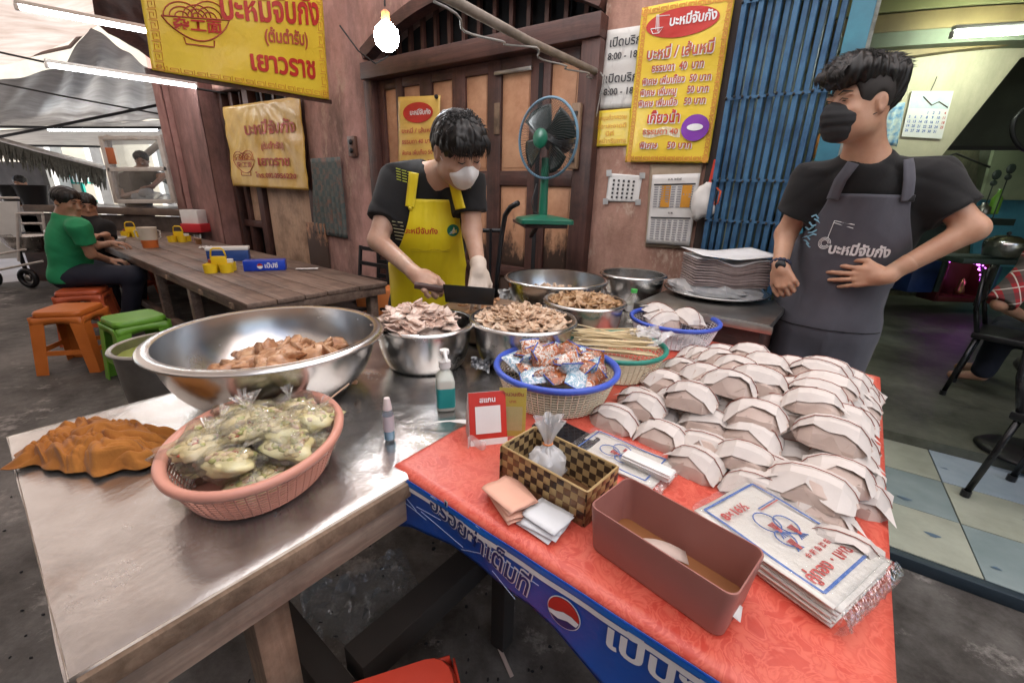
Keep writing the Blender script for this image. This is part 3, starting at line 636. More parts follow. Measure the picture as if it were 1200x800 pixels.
mt_pale = meat('boiled_pork', (.40, .25, .19), (.60, .43, .35), (.74, .62, .53)); mt_tan = meat('sliced_pork', (.38, .20, .12), (.58, .40, .27), (.70, .55, .40)); mt_dark = meat('dark_sliced_pork', (.22, .11, .05), (.38, .22, .11), (.50, .33, .18)); mt_brown = meat('browned_meat', (.22, .085, .035), (.44, .21, .10), (.62, .39, .23))
def slice_mesh(L, W_, T_, m, seed, bend=.15):
    rr = random.Random(seed); q = MB(); n = 6; top = []; bot = []
    for i in range(n+1):
        u = i/n-.5; wv = W_*(.5-.15*abs(u)*2+rr.uniform(-.08, .08)); zc = bend*L*(u*u*2-.25)+rr.uniform(-.1, .1)*T_
        top += [(u*L, -wv, zc+T_*.5), (u*L+rr.uniform(-.05, .05)*L*.3, wv, zc+T_*.5)]; bot += [(u*L, -wv*.97, zc-T_*.5), (u*L, wv*.97, zc-T_*.5)]
    q.v = top+bot; o = 2*(n+1)
    for i in range(n):
        a = 2*i; q.f += [(a, a+1, a+3, a+2), (o+a, o+a+2, o+a+3, o+a+1), (a, a+2, o+a+2, o+a), (a+1, o+a+1, o+a+3, a+3)]
    q.f += [(0, o, o+1, 1), (2*n, 2*n+1, o+2*n+1, o+2*n)]; q.f = [f[::-1] for f in q.f]; q.m = [0]*len(q.f)
    return q.mesh('slice', m)
def lump_mesh(L, m, seed, fl=.6):
    rr = random.Random(seed); q = MB().ball((0, 0, 0), 1, 12, 8); vs = []
    for x, y, z in q.v:
        k = 1+.42*N3(x*1.4+seed, y*1.4, z*1.4)+.22*N3(x*3.7, y*3.7+seed, z*3.7); vs.append((x*L*k*.5, y*L*.36*k, z*L*fl*.4*k))
    q.v = vs; return q.mesh('lump', m, True)
def heap(name, label, group, cat, c, z0, rad, hgt, cnt, meshes, tilt=.5, layers=1, core=None, off=(0, 0), pw=1.6, rmax=1.0, zf=None):
    zf = zf or (lambda rr: z0+hgt*(1-rr**pw))
    if core:
        q = MB().lathe([(.0001, hgt-.008)]+[(rad*u, hgt*(1-u**pw)-.008) for u in (.2, .4, .6, .8, .95)]+[(rad, -.03)], 28); q.v = [(x, y, z+.004*N3(x*60, y*60, 0)) for x, y, z in q.v]
        o = q.build(name.replace('slice', 'heap').replace('piece', 'heap')+('_core' if False else ''), core, None, smooth=True, loc=(c[0]+off[0], c[1]+off[1], z0)); tag(o, 'lower, hidden part of the '+group, cat, None, 'stuff')
    for k in range(cnt):
        rr = math.sqrt((k+.5)/cnt)*rmax; a = k*2.39996+random.uniform(-.2, .2)
        o = link(name, meshes[k % len(meshes)], None, (c[0]+off[0]+rad*rr*math.cos(a), c[1]+off[1]+rad*rr*math.sin(a), zf(rr)+random.uniform(0, .008)), (random.gauss(0, tilt), random.gauss(0, tilt), random.uniform(0, 6.28)))
        s_ = random.uniform(.8, 1.25); o.scale = (s_, s_*random.uniform(.85, 1.15), 1); tag(o, label, cat, group)
heap('pork_slice', 'pale pink slice of boiled pork heaped in the bowl behind the hand sanitiser', 'pale pork slices in the steel bowl', 'meat', C2, ZT+.138, .125, .052, 105, [slice_mesh(.058, .030, .0045, mt_pale, i, .05) for i in range(7)], .35, core=mt_pale, off=(-.022, -.012))
heap('pork_strip', 'tan strip of pork heaped in the bowl just behind the blue rimmed basket', 'tan pork strips in the middle bowl', 'meat', C3, ZT+.138, .152, .040, 190, [slice_mesh(.044, .016, .0045, mt_tan, 20+i, .08) for i in range(7)], .4, core=mt_tan)
heap('brown_pork_slice', 'dark brown slice of meat in the bowl behind the blue rimmed basket', 'dark brown meat slices in a steel bowl', 'meat', C4, ZT+.138, .140, .025, 150, [slice_mesh(.036, .022, .005, mt_dark, 40+i) for i in range(6)], .45, core=mt_dark)
heap('meat_scrap', 'tan scrap of meat lying in the big bowl at the back', 'meat scraps in the back bowl', 'meat', C5, ZT+.075, .15, .03, 60, [slice_mesh(.05, .024, .007, mt_tan, 60+i) for i in range(5)], .6, off=(.0, .03))
ld = Vector((.045, .005))
heap('meat_piece', 'browned piece of cooked meat lying in the largest bowl', 'browned meat pieces in the largest bowl', 'meat', C1, ZT+.052, .185, .052, 105, [lump_mesh(.070, mt_brown, i, .38) for i in range(8)], .5, off=(.02, .012), pw=1.3, core=mt_brown)
# ================================================================== PLASTIC BASKETS
def basket(label, c, a, b_, rot, h, k, mr, mw, rimr=.011, nr=72, nh=9, group='woven plastic baskets on the tables', z0=ZT, rw=.0016):
    t = thing('basket', (c[0], c[1], z0), rot, label, 'basket', group)
    rim = [(a*math.cos(x), b_*math.sin(x), h) for x in [2*math.pi*i/56 for i in range(56)]]
    MB().tube(rim, rimr, 10, closed=True, flat=.8).build('rim', mr, t, smooth=True)
    fl = MB(); prof = lambda v: (k+(1-k)*v**.8)
    q = MB()
    for i in range(nr):
        x = 2*math.pi*i/nr; P = [(a*prof(v)*math.cos(x), b_*prof(v)*math.sin(x), .004+(h-.006)*v) for v in (0, .15, .35, .6, .8, 1)]
        q.tube(P, rw, 4, caps=False)
    for j in range(nh):
        v = (j+.6)/nh; q.tube([(a*prof(v)*math.cos(x), b_*prof(v)*math.sin(x), .004+(h-.006)*v) for x in [2*math.pi*i/48 for i in range(48)]], rw*.95, 4, closed=True)
    tag(q.build('lattice_side', mw, t), kind='stuff')
    fl.lathe([(.0001, .003), (k*.97, .003), (k*1.0, .008)], 40, a, b_); fl.build('base', mw, t, smooth=True)
    return t
m_pinkb = mat('salmon_plastic', (.66, .31, .23), .38, 0, (.60, .27, .20), 5); m_creamb = mat('cream_plastic', (.74, .66, .50), .42, 0, (.66, .58, .43), 5); m_blueb = mat('blue_plastic_rim', (.06, .12, .58), .32, 0, (.05, .10, .50)); m_greenb = mat('green_plastic_rim', (.02, .25, .19), .35); m_whiteb = mat('white_lattice', (.74, .70, .72), .42)
CP = Vector((-.492, .728))
basket('oval salmon pink basket full of tied bags of soup', CP,   .184, .146, R(103), .080, .80, m_pinkb, m_pinkb, .0115, 58, 11, rw=.0014)
CB = Vector((.125, 1.095)); basket('round cream basket with a blue rim holding sauce sachets', CB, .165, .165, 0, .095, .80, m_blueb, m_creamb, .0105, 58, 11, rw=.0014)
CG = Vector((.335, 1.30)); basket('cream basket with a green rim holding wrapped wooden sticks', CG, .155, .155, 0, .090, .78, m_greenb, m_creamb, .009, 54, 10, rw=.0014)
CW = Vector((.64, 1.63)); basket('white basket with a blue rim holding loose paper parcels', CW, .165, .165, 0, .092, .8, m_blueb, m_whiteb, .010, 52, 10, rw=.0014)
# ---- bags of soup
m_film = film('clear_film', (.98, .98, .95), .06, .03, .5, 22); m_filmw = film('milky_film', (.95, .95, .95), .15, .35, .7, 30)
m_soup = mat('green_soup', (.80, .74, .44), .2, 0, (.70, .62, .30), 34, bmp=.3, bscale=40); m_soup2 = mat('clear_broth', (.74, .64, .38), .2, 0, (.58, .46, .22), 30, bmp=.3)
m_bit_red = mat('red_bits', (.45, .10, .04), .4); m_bit_white = mat('garlic_bits', (.72, .64, .50), .5)
def crumple(q, r, seed, amp=.12):
    vs = []
    for x, y, z in q.v:
        k = 1+amp*N3(x/r*1.6+seed, y/r*1.6, z/r*1.6)+amp*.8*abs(N3(x/r*4+seed, y/r*4, z/r*4)); vs.append((x*k, y*k, z*k))
    q.v = vs; return q
def soup_bag(loc_, rot, s, seed, label):
    t = thing('soup_bag', loc_, rot, label, 'bag', 'tied bags of soup in the pink basket')
    q = crumple(MB().ball((0, 0, 0), (s*.95, s*.70, s*.27), 22, 12), s, seed, .55); q.build('soup', m_soup if seed % 3 else m_soup2, t, smooth=True)
    q = crumple(MB().ball((0, 0, 0), (s*1.12, s*.86, s*.58), 24, 14), s, seed+7, .42); q.build('film', m_film, t, smooth=True)
    rr = random.Random(seed)
    ax = Vector((rr.uniform(-1.0, 1.0), rr.uniform(-1.0, .6), .75)).normalized(); M_ = ax.to_track_quat('Z', 'Y').to_matrix().to_4x4()
    def fn_(u, v):
        a = 2*math.pi*u; r_ = s*(.60-.54*math.sin(min(v, .5)/.5*math.pi/2)+max(0, v-.5)*.8)*(1+.3*math.sin(a*6+seed)); return M_ @ Vector((r_*math.cos(a), r_*math.sin(a)*.5, s*(.15+.95*v)))
    MB().grid(36, 10, fn_).build('gathered_neck', m_film, t, smooth=True)
    def bits(name, n, m_, sz):
        q = MB(); vs = 0
        for _ in range(n):
            x, y = rr.uniform(-.75, .75)*s, rr.uniform(-.55, .55)*s; z = s*.30*math.sqrt(max(0, 1-(x/s)**2-(y/s/.75)**2)); q.ball((x, y, z), (s*rr.uniform(.3, 1)*sz, s*sz*.6, s*sz*.4), 6, 4)
        tag(q.build(name, m_, t, smooth=True), kind='stuff')
    bits('broth_chunks', 22, m_soup2, .27); bits('meat_chunks', 9, mt_tan, .24); bits('red_bits', 7, m_bit_red, .12); bits('garlic_bits', 5, m_bit_white, .18); bits('leafy_bits', 12, m_leaf, .22)
    return t
m_leaf = mat('green_bits', (.46, .46, .16), .5, 0, (.34, .34, .10), 20)
spots = [(-.12, -.03, .05), (.11, .03, .048), (-.06, .09, .047), (.06, -.09, .048), (.0, .04, .05), (-.10, -.05, .052), (.0, -.09, .05), (.09, -.03, .05), (-.02, .02, .055), (.10, .07, .05), (-.09, .07, .05), (.02, .11, .048), (-.12, .01, .045), (.05, .0, .05), (.0, -.02, .045)]
labs = ['bag of soup low at the left end of the pink basket', 'bag of soup low at the right end of the pink basket', 'bag of soup low at the back of the pink basket', 'bag of soup low at the front of the pink basket', 'bag of soup at the bottom centre of the pink basket', 'tied bag of soup at the front left of the pink basket, clear film bulging', 'bag of soup against the front rim of the pink basket', 'bag of soup at the right side of the pink basket', 'large bag of soup in the middle of the pink basket', 'bag of soup near the back right rim of the pink basket', 'bag of soup near the back left rim of the pink basket', 'bag of soup with an upright neck at the back of the pink basket', 'small bag of soup at the left end of the pink basket', 'bag of soup resting on the others right of the middle', 'topmost small bag of soup with reddish bits']
for i, (x, y, s) in enumerate(spots): soup_bag((CP.x+x*.78, CP.y+y*.98, ZT+.070+(-.03 if i < 5 else .026 if i in (8, 13, 14) else .010)), (random.uniform(-.2, .2), random.uniform(-.2, .2), random.uniform(0, 6)), s*1.02, i+1, labs[i])
tag(MB().tube([(0, 0, 0), (.05, .045, .035)], .0018, 6).build('wooden_skewer', m_ply, None, loc=(CP.x+.085, CP.y+.085, ZT+.10)), 'thin wooden skewer sticking up from the soup bags', 'skewer')
# ---- sauce sachets
m_sachet = None
def sachet_mat(name, a, b_, c_, sc_=26):
    m, t, b = newmat(name); v = coords(t); c = ramp(t, noise(t, v, sc_, 3, .6, .8), [(.42, a), (.48, b_), (.60, c_)]); c.node.color_ramp.interpolation = 'CONSTANT' if hasattr(c, 'node') else 'LINEAR'
    t.links.new(c, b.inputs['Base Color']); b.inputs['Roughness'].default_value = .18; b.inputs['Coat Weight'].default_value = .6; bump(t, b, noise(t, v, 45, 4), .6, .006); return m
ms1 = sachet_mat('chilli_sachet', (.34, .09, .025), (.16, .05, .02), (.55, .36, .25), 85); ms2 = sachet_mat('printed_sachet', (.66, .70, .73), (.25, .42, .52), (.74, .76, .77), 70); ms3 = sachet_mat('clear_red_sachet', (.45, .13, .04), (.66, .60, .54), (.28, .12, .05), 95); m_sblue = mat('blue_seal', (.05, .12, .5), .25)
def sachet(m, seed):
    def f(u, v):
        x = (u-.5)*.082; y = (v-.5)*.056; e = min(u, 1-u, v, 1-v); z = .012*min(1, e*5)**.6*(1+.4*N3(u*4+seed, v*4, 1)); return (x, y, z)
    q = MB().grid(8, 6, f); q.grid(8, 6, lambda u, v: (f(u, v)[0], f(u, v)[1], -f(u, v)[2])); q.f[48:] = [t_[::-1] for t_ in q.f[48:]]
    q.mat(1); q.box(-.0425, -.028, -.001, -.039, .028, .001); q.box(.039, -.028, -.001, .0425, .028, .001); return q.mesh('sachet', [m, m_sblue], True)
sm = [sachet(m, i) for i, m in enumerate((ms1, ms2, ms3, ms1, ms2, ms3))]
for k in range(46):
    rr = math.sqrt((k+.5)/46); a = k*2.4; o = link('sauce_sachet', sm[(k*5) % 6], None, (CB.x+.118*rr*math.cos(a), CB.y+.118*rr*math.sin(a), ZT+.095+.035*(1-rr)+random.uniform(-.01, .012)), (random.gauss(0, .5), random.gauss(0, .5), random.uniform(0, 6.28)))
    tag(o, 'small sealed sachet of sauce heaped in the blue rimmed basket', 'sachet', 'sauce sachets in the blue rimmed basket')
# ---- wrapped sticks
m_stick = mat('pale_bamboo', (.68, .56, .34), .5, 0, (.58, .45, .25), 20); stick = MB()
d = (onz(775, 388, ZT+.12)-onz(672, 383, ZT+.12)).normalized(); sa = math.atan2(d.y, d.x)
sk = [MB().box(-.115, -.0024, -.0015, .115, .0024, .0015).mesh('stick', m_stick)]
for k in range(46):
    j = k/46; o = link('bamboo_stick', sk[0], None, (CG.x-.015+random.uniform(-.015, .015), CG.y+.0+random.uniform(-.085, .085), ZT+.088+random.uniform(0, .035)), (random.uniform(0, 3), random.gauss(0, .06), sa+random.gauss(0, .13)))
    tag(o, 'thin pale bamboo stick lying in the green rimmed basket', 'stick', 'bamboo sticks in the green rimmed basket')
for k in range(12):
    q = MB().grid(10, 3, lambda u, v: ((u-.5)*.09, (v-.5)*.022+.003*math.sin(u*9+k), .006*math.sin(u*14+k)*math.sin(v*5)))
    o = q.build('stick_wrapper', m_filmw, None, smooth=True, loc=(CG.x+.10*math.cos(sa)+random.uniform(-.03, .03), CG.y+.10*math.sin(sa)+.02+random.uniform(-.06, .06), ZT+.115+random.uniform(0, .025)), rot=(random.gauss(0, .5), random.gauss(0, .4), sa+random.gauss(0, .3)))
    tag(o, 'crinkled clear wrapper end on the bamboo sticks', 'wrapper', 'clear wrapper ends of the bamboo sticks')
# ================================================================== PAPER PARCELS
m_kraft = mat('pinkish_kraft_paper', (.57, .455, .395), .65, 0, (.48, .37, .32), 9, bmp=.25, bscale=30, objvar=.1)
m_wrap = mat('white_wrapping_paper', (.65, .60, .56), .65, 0, (.56, .51, .475), 7, bmp=.2, bscale=25, objvar=.06)
m_band = mat('rubber_band', (.30, .08, .05), .5)
def parcel_parts(seed):
    rr = random.Random(seed); hx = .066+rr.uniform(-.006, .006); wy = .047+rr.uniform(-.004, .004); hz = .050+rr.uniform(-.005, .006)
    us = [-1, -.82, -.5, -.12, .25, .6, .86, 1]; kx = [rr.uniform(-.07, .07) for _ in us]; hs = [.10, .48, .86, 1.0, .97, .82, .42, .10]; ws = [.35, .80, 1, 1, 1, 1, .78, .35]
    hs = [h*(1+rr.uniform(-.06, .06)) for h in hs]
    prof = [(-1, 0), (-.98, .22), (-.80, .60), (-.50, .86), (0, 1), (.5, .86), (.85, .5), (1, 0)]
    L = []
    for u, k, h, w_ in zip(us, kx, hs, ws): L.append([(hx*(u+k*.25), a*wy*w_+(.004 if i == 2 else 0)*rr.uniform(-1, 1), max(.001, b_*hz*h*(1+rr.uniform(-.05, .05)))) for i, (a, b_) in enumerate(prof)])
    q = MB(); b0 = 0
    for l in L: q.v += l
    n = len(prof)
    for i in range(len(L)-1):
        for k in range(n-1): q.f.append([i*n+k+n, i*n+k+1+n, i*n+k+1, i*n+k])
    q.f.append(list(range(n))); q.f.append([(len(L)-1)*n+k for k in range(n)][::-1]); q.m = [0]*len(q.f)
    # tucked triangle folds on the front and the ends
    f1 = rr.uniform(-.35, .1); q.add([(hx*(f1-.5), -wy*1.02, .003), (hx*(f1+.42), -wy*1.06, .003), (hx*(f1+.05), -wy*.80, hz*.66)], [(0, 1, 2)])
    q.add([(hx*(f1+.30), -wy*1.03, .004), (hx*.98, -wy*.62, .004), (hx*.52, -wy*.74, hz*.62)], [(0, 1, 2)])
    for s in (-1, 1): q.add([(s*hx*.86, -wy*.62, .004), (s*hx*1.07, -wy*rr.uniform(-.1, .45), .010), (s*hx*.90, wy*.5, .010), (s*hx*.70, -wy*.1, hz*.62)], [(0, 1, 3), (1, 2, 3)])
    bodym = q.mesh('body', m_kraft, False)
    uc = [-.98, -.84, -.5, -.1, .3, .62, .86, .98]; hc = [.16, .50, .88, 1.0, .97, .84, .46, .14]; tip = rr.choice([1, 2, 5, 6]); cv = []
    fr = [-.55, -.86, -.72, -.50, -.46, -.60, -.90, -.55]; fr[tip] -= .25
    kd = seed % 4
    if kd == 0: fr = [-1.02+.62*i/7 for i in range(8)]
    elif kd == 1: fr = [-.42-.60*i/7 for i in range(8)]
    elif kd == 2: fr = [-.9, -1.0, -.98, -.60, -.95, -1.0, -1.0, -.8]
    fr = [a+rr.uniform(-.08, .08) for a in fr]
    q = MB(); rows = [1.0, .55, 0, -.35, None]
    for k, (u, h, f_) in enumerate(zip(uc, hc, fr)):
        for r_ in rows:
            y = r_ if r_ is not None else f_; zz = hz*h*max(.12, 1-abs(y)**2.2*.72)+.004+rr.uniform(-.0012, .0012)
            if r_ is None: zz += .001+rr.uniform(-.001, .002)
            q.v.append((hx*u*1.03, wy*y, zz))
    for i in range(len(uc)-1):
        for k in range(4): q.f.append([i*5+k, i*5+k+1, (i+1)*5+k+1, (i+1)*5+k])
    q.m = [0]*len(q.f)
    if rr.random() < .6:
        s = rr.choice([-1, 1]); q.add([(s*hx*.72, -wy*.5, hz*.62), (s*hx*1.22, -wy*rr.uniform(.3, 1.0), hz*.30), (s*hx*.98, wy*.1, hz*.34)], [(0, 1, 2)])
    cov = q.mesh('cover_sheet', m_wrap, False)
    for me, an in ((cov, 16), (bodym, 20)): me.polygons.foreach_set('use_smooth', [True]*len(me.polygons)); me.set_sharp_from_angle(angle=R(an))
    P = []; yb_ = rr.uniform(-.1, .2)
    for u, h in zip(uc, hc): P.append((hx*u*1.045, wy*yb_, hz*h*max(.12, 1-abs(yb_)**2.2*.72)+.0058))
    return bodym, cov, MB().tube(P, .0010, 5).mesh('rubber_band', m_band)
PV = [parcel_parts(i) for i in range(14)]
def parcel(loc_, rot, label, v, sc_=1., group='paper parcels piled on the red cloth'):
    t = thing('paper_parcel', loc_, rot, label, 'parcel', group); t.scale = (sc_,)*3
    b_, c_, r_ = PV[v]; link('body', b_, t); link('cover_sheet', c_, t); link('rubber_band', r_, t); return t
cnt = 0; bl = 'white paper parcel with a rubber band inside the big pile on the red cloth'
def put(s, n, l, lab=bl, rz=0., sc_=1.0, tx=None, ty=None):
    global cnt; p = tp(s, n, ZT+.003+.037*l+random.uniform(0, .004)); cnt += 1
    parcel(p, (random.gauss(.16, .08) if tx is None else tx, random.gauss(0, .07) if ty is None else ty, TROT+rz+random.gauss(0, .09)), lab, (cnt*5) % 14, sc_*random.uniform(.86, .98))
lay = [(-.345, .075, .93, 1.50, 4.2), (-.30, .065, .98, 1.44, 3.6), (-.21, .04, 1.00, 1.40, 2.6), (-.15, .0, 1.06, 1.34, 1.6)]
for l, (sa_, sb_, na, nb, _) in enumerate(lay):
    ns = max(1, round((sb_-sa_)/.112)); nn = max(1, round((nb-na)/.074))
    for i in range(ns+1):
        for j in range(nn+1):
            s = sa_+(sb_-sa_)*i/ns+(.03 if j % 2 else -.02)*(i < ns); n = na+(nb-na)*j/nn+random.uniform(-.012, .012); s += random.uniform(-.016, .016)
            if l == 0 and i == 0 and j == nn: continue
            lab = bl
            if l == 3: lab = 'white paper parcel on the very top layer of the pile on the red cloth'
            elif l == 0 and j == 0: lab = 'paper parcel at the bottom of the front edge of the big pile'
            elif i == ns: lab = 'paper parcel on the right flank of the big pile near the table edge'
            put(s, n+.01*(i-ns/2), l, lab)
fr = [(-.165, .850, 0, 'single white parcel standing apart in front, left of the two front ones'), (-.048, .842, 0, 'middle parcel of the three front ones, behind the printed bag pack'), (.045, .842, 0, 'paper parcel under the widest front parcel'), (.030, .862, 1, 'widest white parcel at the front right, lying on another by the printed pack'), (.085, .76, 0, 'paper parcel at the right table edge beside the printed bag pack'),
      (-.085, .905, .5, 'kraft parcel just behind the three front parcels'), (.065, .93, 1, 'white parcel behind the widest front one at the right edge')]
for s, n, l, lab in fr: put(s, n, l, lab, sc_=1.0, tx=.12)
for a, c, l in ((-.36, 1.52, 0), (-.30, 1.60, 0), (-.2, 1.56, 0), (-.06, 1.55, 0), (.03, 1.52, 0)): put(a, c, l, 'paper parcel at the back of the pile near the baskets')
tag(parcel((CW.x-.05, CW.y-.02, ZT+.078), (0.3, .1, .4), 'parcel leaning in the blue rimmed basket at the back, left one', 0), group='parcels in the white basket')
tag(parcel((CW.x+.045, CW.y-.015, ZT+.085), (0.2, -.1, 1.9), 'banded white parcel lying in the white basket, right one', 1), group='parcels in the white basket')
tag(parcel((CW.x-.035, CW.y+.06, ZT+.088), (0.1, .3, -.7), 'grey parcel at the back of the white basket', 2), group='parcels in the white basket')
# ================================================================== THINGS ON THE RED CLOTH
def rrect(hx, hy, r, n=5):
    P = []
    for cx, cy, a0 in ((hx-r, hy-r, 0), (-hx+r, hy-r, 90), (-hx+r, -hy+r, 180), (hx-r, -hy+r, 270)):
        for i in range(n+1): a = R(a0+90*i/n); P.append((cx+r*math.cos(a), cy+r*math.sin(a)))
    return P
def loops(q, L, close_first=False, close_last=False):
    b_ = len(q.v); n = len(L[0])
    for l in L: q.v += [tuple(p) for p in l]
    for i in range(len(L)-1):
        for k in range(n): q.f.append([b_+i*n+k, b_+i*n+(k+1) % n, b_+(i+1)*n+(k+1) % n, b_+(i+1)*n+k]); q.m.append(q.mi)
    if close_first: q.f.append([b_+k for k in range(n)][::-1]); q.m.append(q.mi)
    if close_last: q.f.append([b_+(len(L)-1)*n+k for k in range(n)]); q.m.append(q.mi)
    return q
def lp(P, z, k=0.0, kx=0): return [(x-math.copysign(min(abs(x), k), x), y-math.copysign(min(abs(y), k), y), z) for x, y in P]
m_bin = mat('dusty_pink_plastic', (.34, .145, .12), .45, 0, (.28, .115, .095), 2.5, bmp=.06, rvar=.1)
bx, bn = -.122, .550; bt_ = thing('plastic_bin', tp(bx, bn, ZT+.002), TROT+R(-8), 'open dusty pink plastic bin nearest the camera', 'bin')
P = rrect(.111, .056, .014); Pb = rrect(.104, .050, .014); Hb = .083
q = MB(); loops(q, [lp(Pb, 0, .004), lp(Pb, .003), lp(P, Hb-.004), lp(P, Hb, .0008), lp(P, Hb, .0026), lp(P, Hb-.004, .0032), lp(Pb, .006, .0035)], True, True)
q.build('shell', m_bin, bt_, auto=40)
q = MB(); q.add([(x*.97, y*.95, .0085) for x, y in Pb], [tuple(range(len(Pb)))]); q.build('cardboard_liner', mat('brown_liner', (.30, .12, .04), .6, 0, (.24, .09, .03), 6), bt_)
for nm, dx, dy, rz, lab, mt in (('paper_slip', -.02, -.0, .5, 'folded tan paper strip lying inside the pink bin', m_kraft), ('paper_slip', .06, -.03, .1, 'white paper slip with small blue print in the pink bin', m_paper)):
    p = tp(bx+dx, bn+dy, ZT+.022); q = MB().grid(8, 2, lambda u, v: ((u-.5)*.10, (v-.5)*.026, .012*math.sin(u*3.1)*(1+.3*v))); o = q.build(nm, mt, None, smooth=True, loc=p, rot=TROT+rz, solid=.0006); tag(o, lab, 'paper')
# woven box
wb = thing('woven_box', tp(-.355, .602, ZT+.002), TROT+R(-4), 'rectangular woven box of dark and tan strips with a small plastic bag inside', 'box')
m_w1 = mat('tan_strip', (.46, .33, .15), .45, 0, (.38, .26, .11), 12); m_w2 = mat('dark_strip', (.05, .028, .018), .4); m_w3 = mat('brown_strip', (.20, .10, .045), .42); m_wmap = [m_w1, m_w2, m_w3]
wcell = {i: MB().box(-.0072, -.0016, -.0072, .0072, .0012, .0072) for i in range(1)}[0]
wm = []
for m_ in m_wmap:
    q = MB().grid(3, 3, lambda u, v: ((u-.5)*.0146, -.0014*math.sin(math.pi*u)*math.sin(math.pi*v)-.0008, (v-.5)*.0146)); q.f = q.f; wm.append(q.mesh('woven_square', m_))
L, D, Hh, cs = .196, .098, .073, .0149
def wall_weave(o, dx, ncol, rz):
    for i in range(ncol):
        for j in range(5):
            z = .0075+j*cs; 
            if (i+j) % 2 == 0: k = 0
            else: k = 1 if (i*7+j*3) % 5 < 3 else 2
            kk = 2 if j == 0 else k
            link('woven_square', wm[kk], wb, (o[0]+dx[0]*(i+.5)*cs, o[1]+dx[1]*(i+.5)*cs, z), (0, 0, rz))
wall_weave((-L/2, -D/2), (1, 0), 13, 0); wall_weave((L/2, -D/2), (0, 1), 7, R(90)); wall_weave((L/2, D/2), (-1, 0), 13, R(180)); wall_weave((-L/2, D/2), (0, -1), 7, R(-90))
for (x0, y0, x1, y1) in ((-L/2+.001, -D/2+.001, L/2-.001, -D/2+.0022), (-L/2+.001, D/2-.0022, L/2-.001, D/2-.001), (-L/2+.001, -D/2+.0022, -L/2+.0022, D/2-.0022), (L/2-.0022, -D/2+.0022, L/2-.001, D/2-.0022)):
    m, t, b = newmat('checker_lining'); ck = nd(t, 'ShaderNodeTexChecker'); ck.inputs['Scale'].default_value = 1/cs; ck.inputs[1].default_value = (.42, .30, .14, 1); ck.inputs[2].default_value = (.06, .035, .02, 1); v = coords(t); ofs = nd(t, 'ShaderNodeVectorMath', operation='ADD'); ofs.inputs[1].default_value = (.0012, .0012, .0074); t.links.new(v, ofs.inputs[0]); t.links.new(ofs.outputs[0], ck.inputs[0]); t.links.new(ck.outputs[0], b.inputs['Base Color'])
    MB().box(x0, y0, .001, x1, y1, Hh).build('lining', m, wb)
MB().box(-L/2+.002, -D/2+.002, .001, L/2-.002, D/2-.002, .003).build('base', m_w3, wb)
rimp = rrect(L/2+.001, D/2+.001, .004, 2); MB().tube([(x, y, Hh+.0015) for x, y in rimp], .0024, 6, closed=True).build('rim', m_w1, wb)
# small knotted bag in the woven box
kb = thing('plastic_bag', tp(-.385, .612, ZT+.04), .4, 'clear plastic bag with an orange rubber band standing in the woven box', 'bag')
q = crumple(MB().ball((0, 0, 0), (.04, .03, .034), 20, 12), .035, 5, .3); q.build('film', m_filmw, kb, smooth=True)
def fk(u, v): a = 2*math.pi*u; r_ = (.026*(1-v/.35)+.006 if v < .35 else .006+.022*((v-.35)/.65)**1.3)*(1+.3*math.sin(a*6)); return (r_*math.cos(a), r_*math.sin(a)*.8, .015+.085*v)
MB().grid(40, 12, fk).build('gathered_top', m_filmw, kb, smooth=True); MB().tube([(.0085*math.cos(a), .007*math.sin(a), .046) for a in [i*math.pi/6 for i in range(12)]], .002, 6, closed=True).build('rubber_band', mat('orange_band', (.7, .22, .05), .5), kb)
tag(MB().lathe([(.0001, 0), (.011, 0), (.011, .0018), (.0001, .002)], 20).build('coin', mat('gold_coin', (.75, .55, .2), .25, 1.), None, loc=tp(-.285, .615, ZT+.007), rot=(.5, .3, 0)), 'gold coloured coin in the right end of the woven box', 'coin')
# phone
ph = thing('phone', tp(-.445, .782, ZT+.002), TROT+R(-6), 'black phone lying face up behind the woven box', 'phone')
q = MB(); P = rrect(.078, .0385, .009); loops(q, [lp(P, 0, .001), lp(P, .002), lp(P, .007), lp(P, .0085, .0012)], True, True); q.build('case', mat('dark_case', (.02, .025, .03), .45), ph, auto=35)
q = MB(); q.add([(x*.95, y*.9, .0088) for x, y in P], [tuple(range(len(P)))]); q.build('screen', mat('phone_glass', (.012, .014, .018), .12), ph)
tag(MB().box(-.06, -.012, 0, .06, .012, .012).build('green_packet', mat('green_card', (.03, .30, .18), .4), None, loc=tp(-.35, .705, ZT+.003), rot=TROT+R(-5), bevel=.001), 'small green packet tucked behind the woven box', 'packet')
# napkins
def folded_stack(name, c, rz, lx, ly, n, m_, label, dz=.0022, fan_=.012, cat='napkins'):
    t = thing(name, c, rz, label, cat)
    for k in range(n):
        sd = k*3.3; q = MB().grid(8, 6, lambda u, v: ((u-.5)*lx, (v-.5)*ly, dz*.6*math.sin(u*3+sd)+.0035*max(0, v-.6)*math.sin(u*4+k)*1.5+.0016*(math.sin(v*9) > 0)))
        q.build('sheet', m_, t, smooth=True, loc=(random.uniform(-fan_, fan_), random.uniform(-fan_, fan_), .002+k*dz*1.5), rot=random.gauss(0, .16), solid=.0007)
    return t
folded_stack('napkin_stack', tp(-.392, .512, ZT+.003), TROT+R(-16), .088, .058, 8, mat('peach_paper', (.74, .42, .31), .7, 0, (.66, .36, .26), 8), 'fanned stack of peach paper napkins in front of the woven box', fan_=.008)
folded_stack('napkin_stack', tp(-.310, .508, ZT+.003), TROT+R(-8), .070, .055, 6, mat('bluish_white_paper', (.66, .68, .70), .7, 0, (.58, .60, .62), 8), 'small stack of white folded papers beside the peach napkins', fan_=.009)
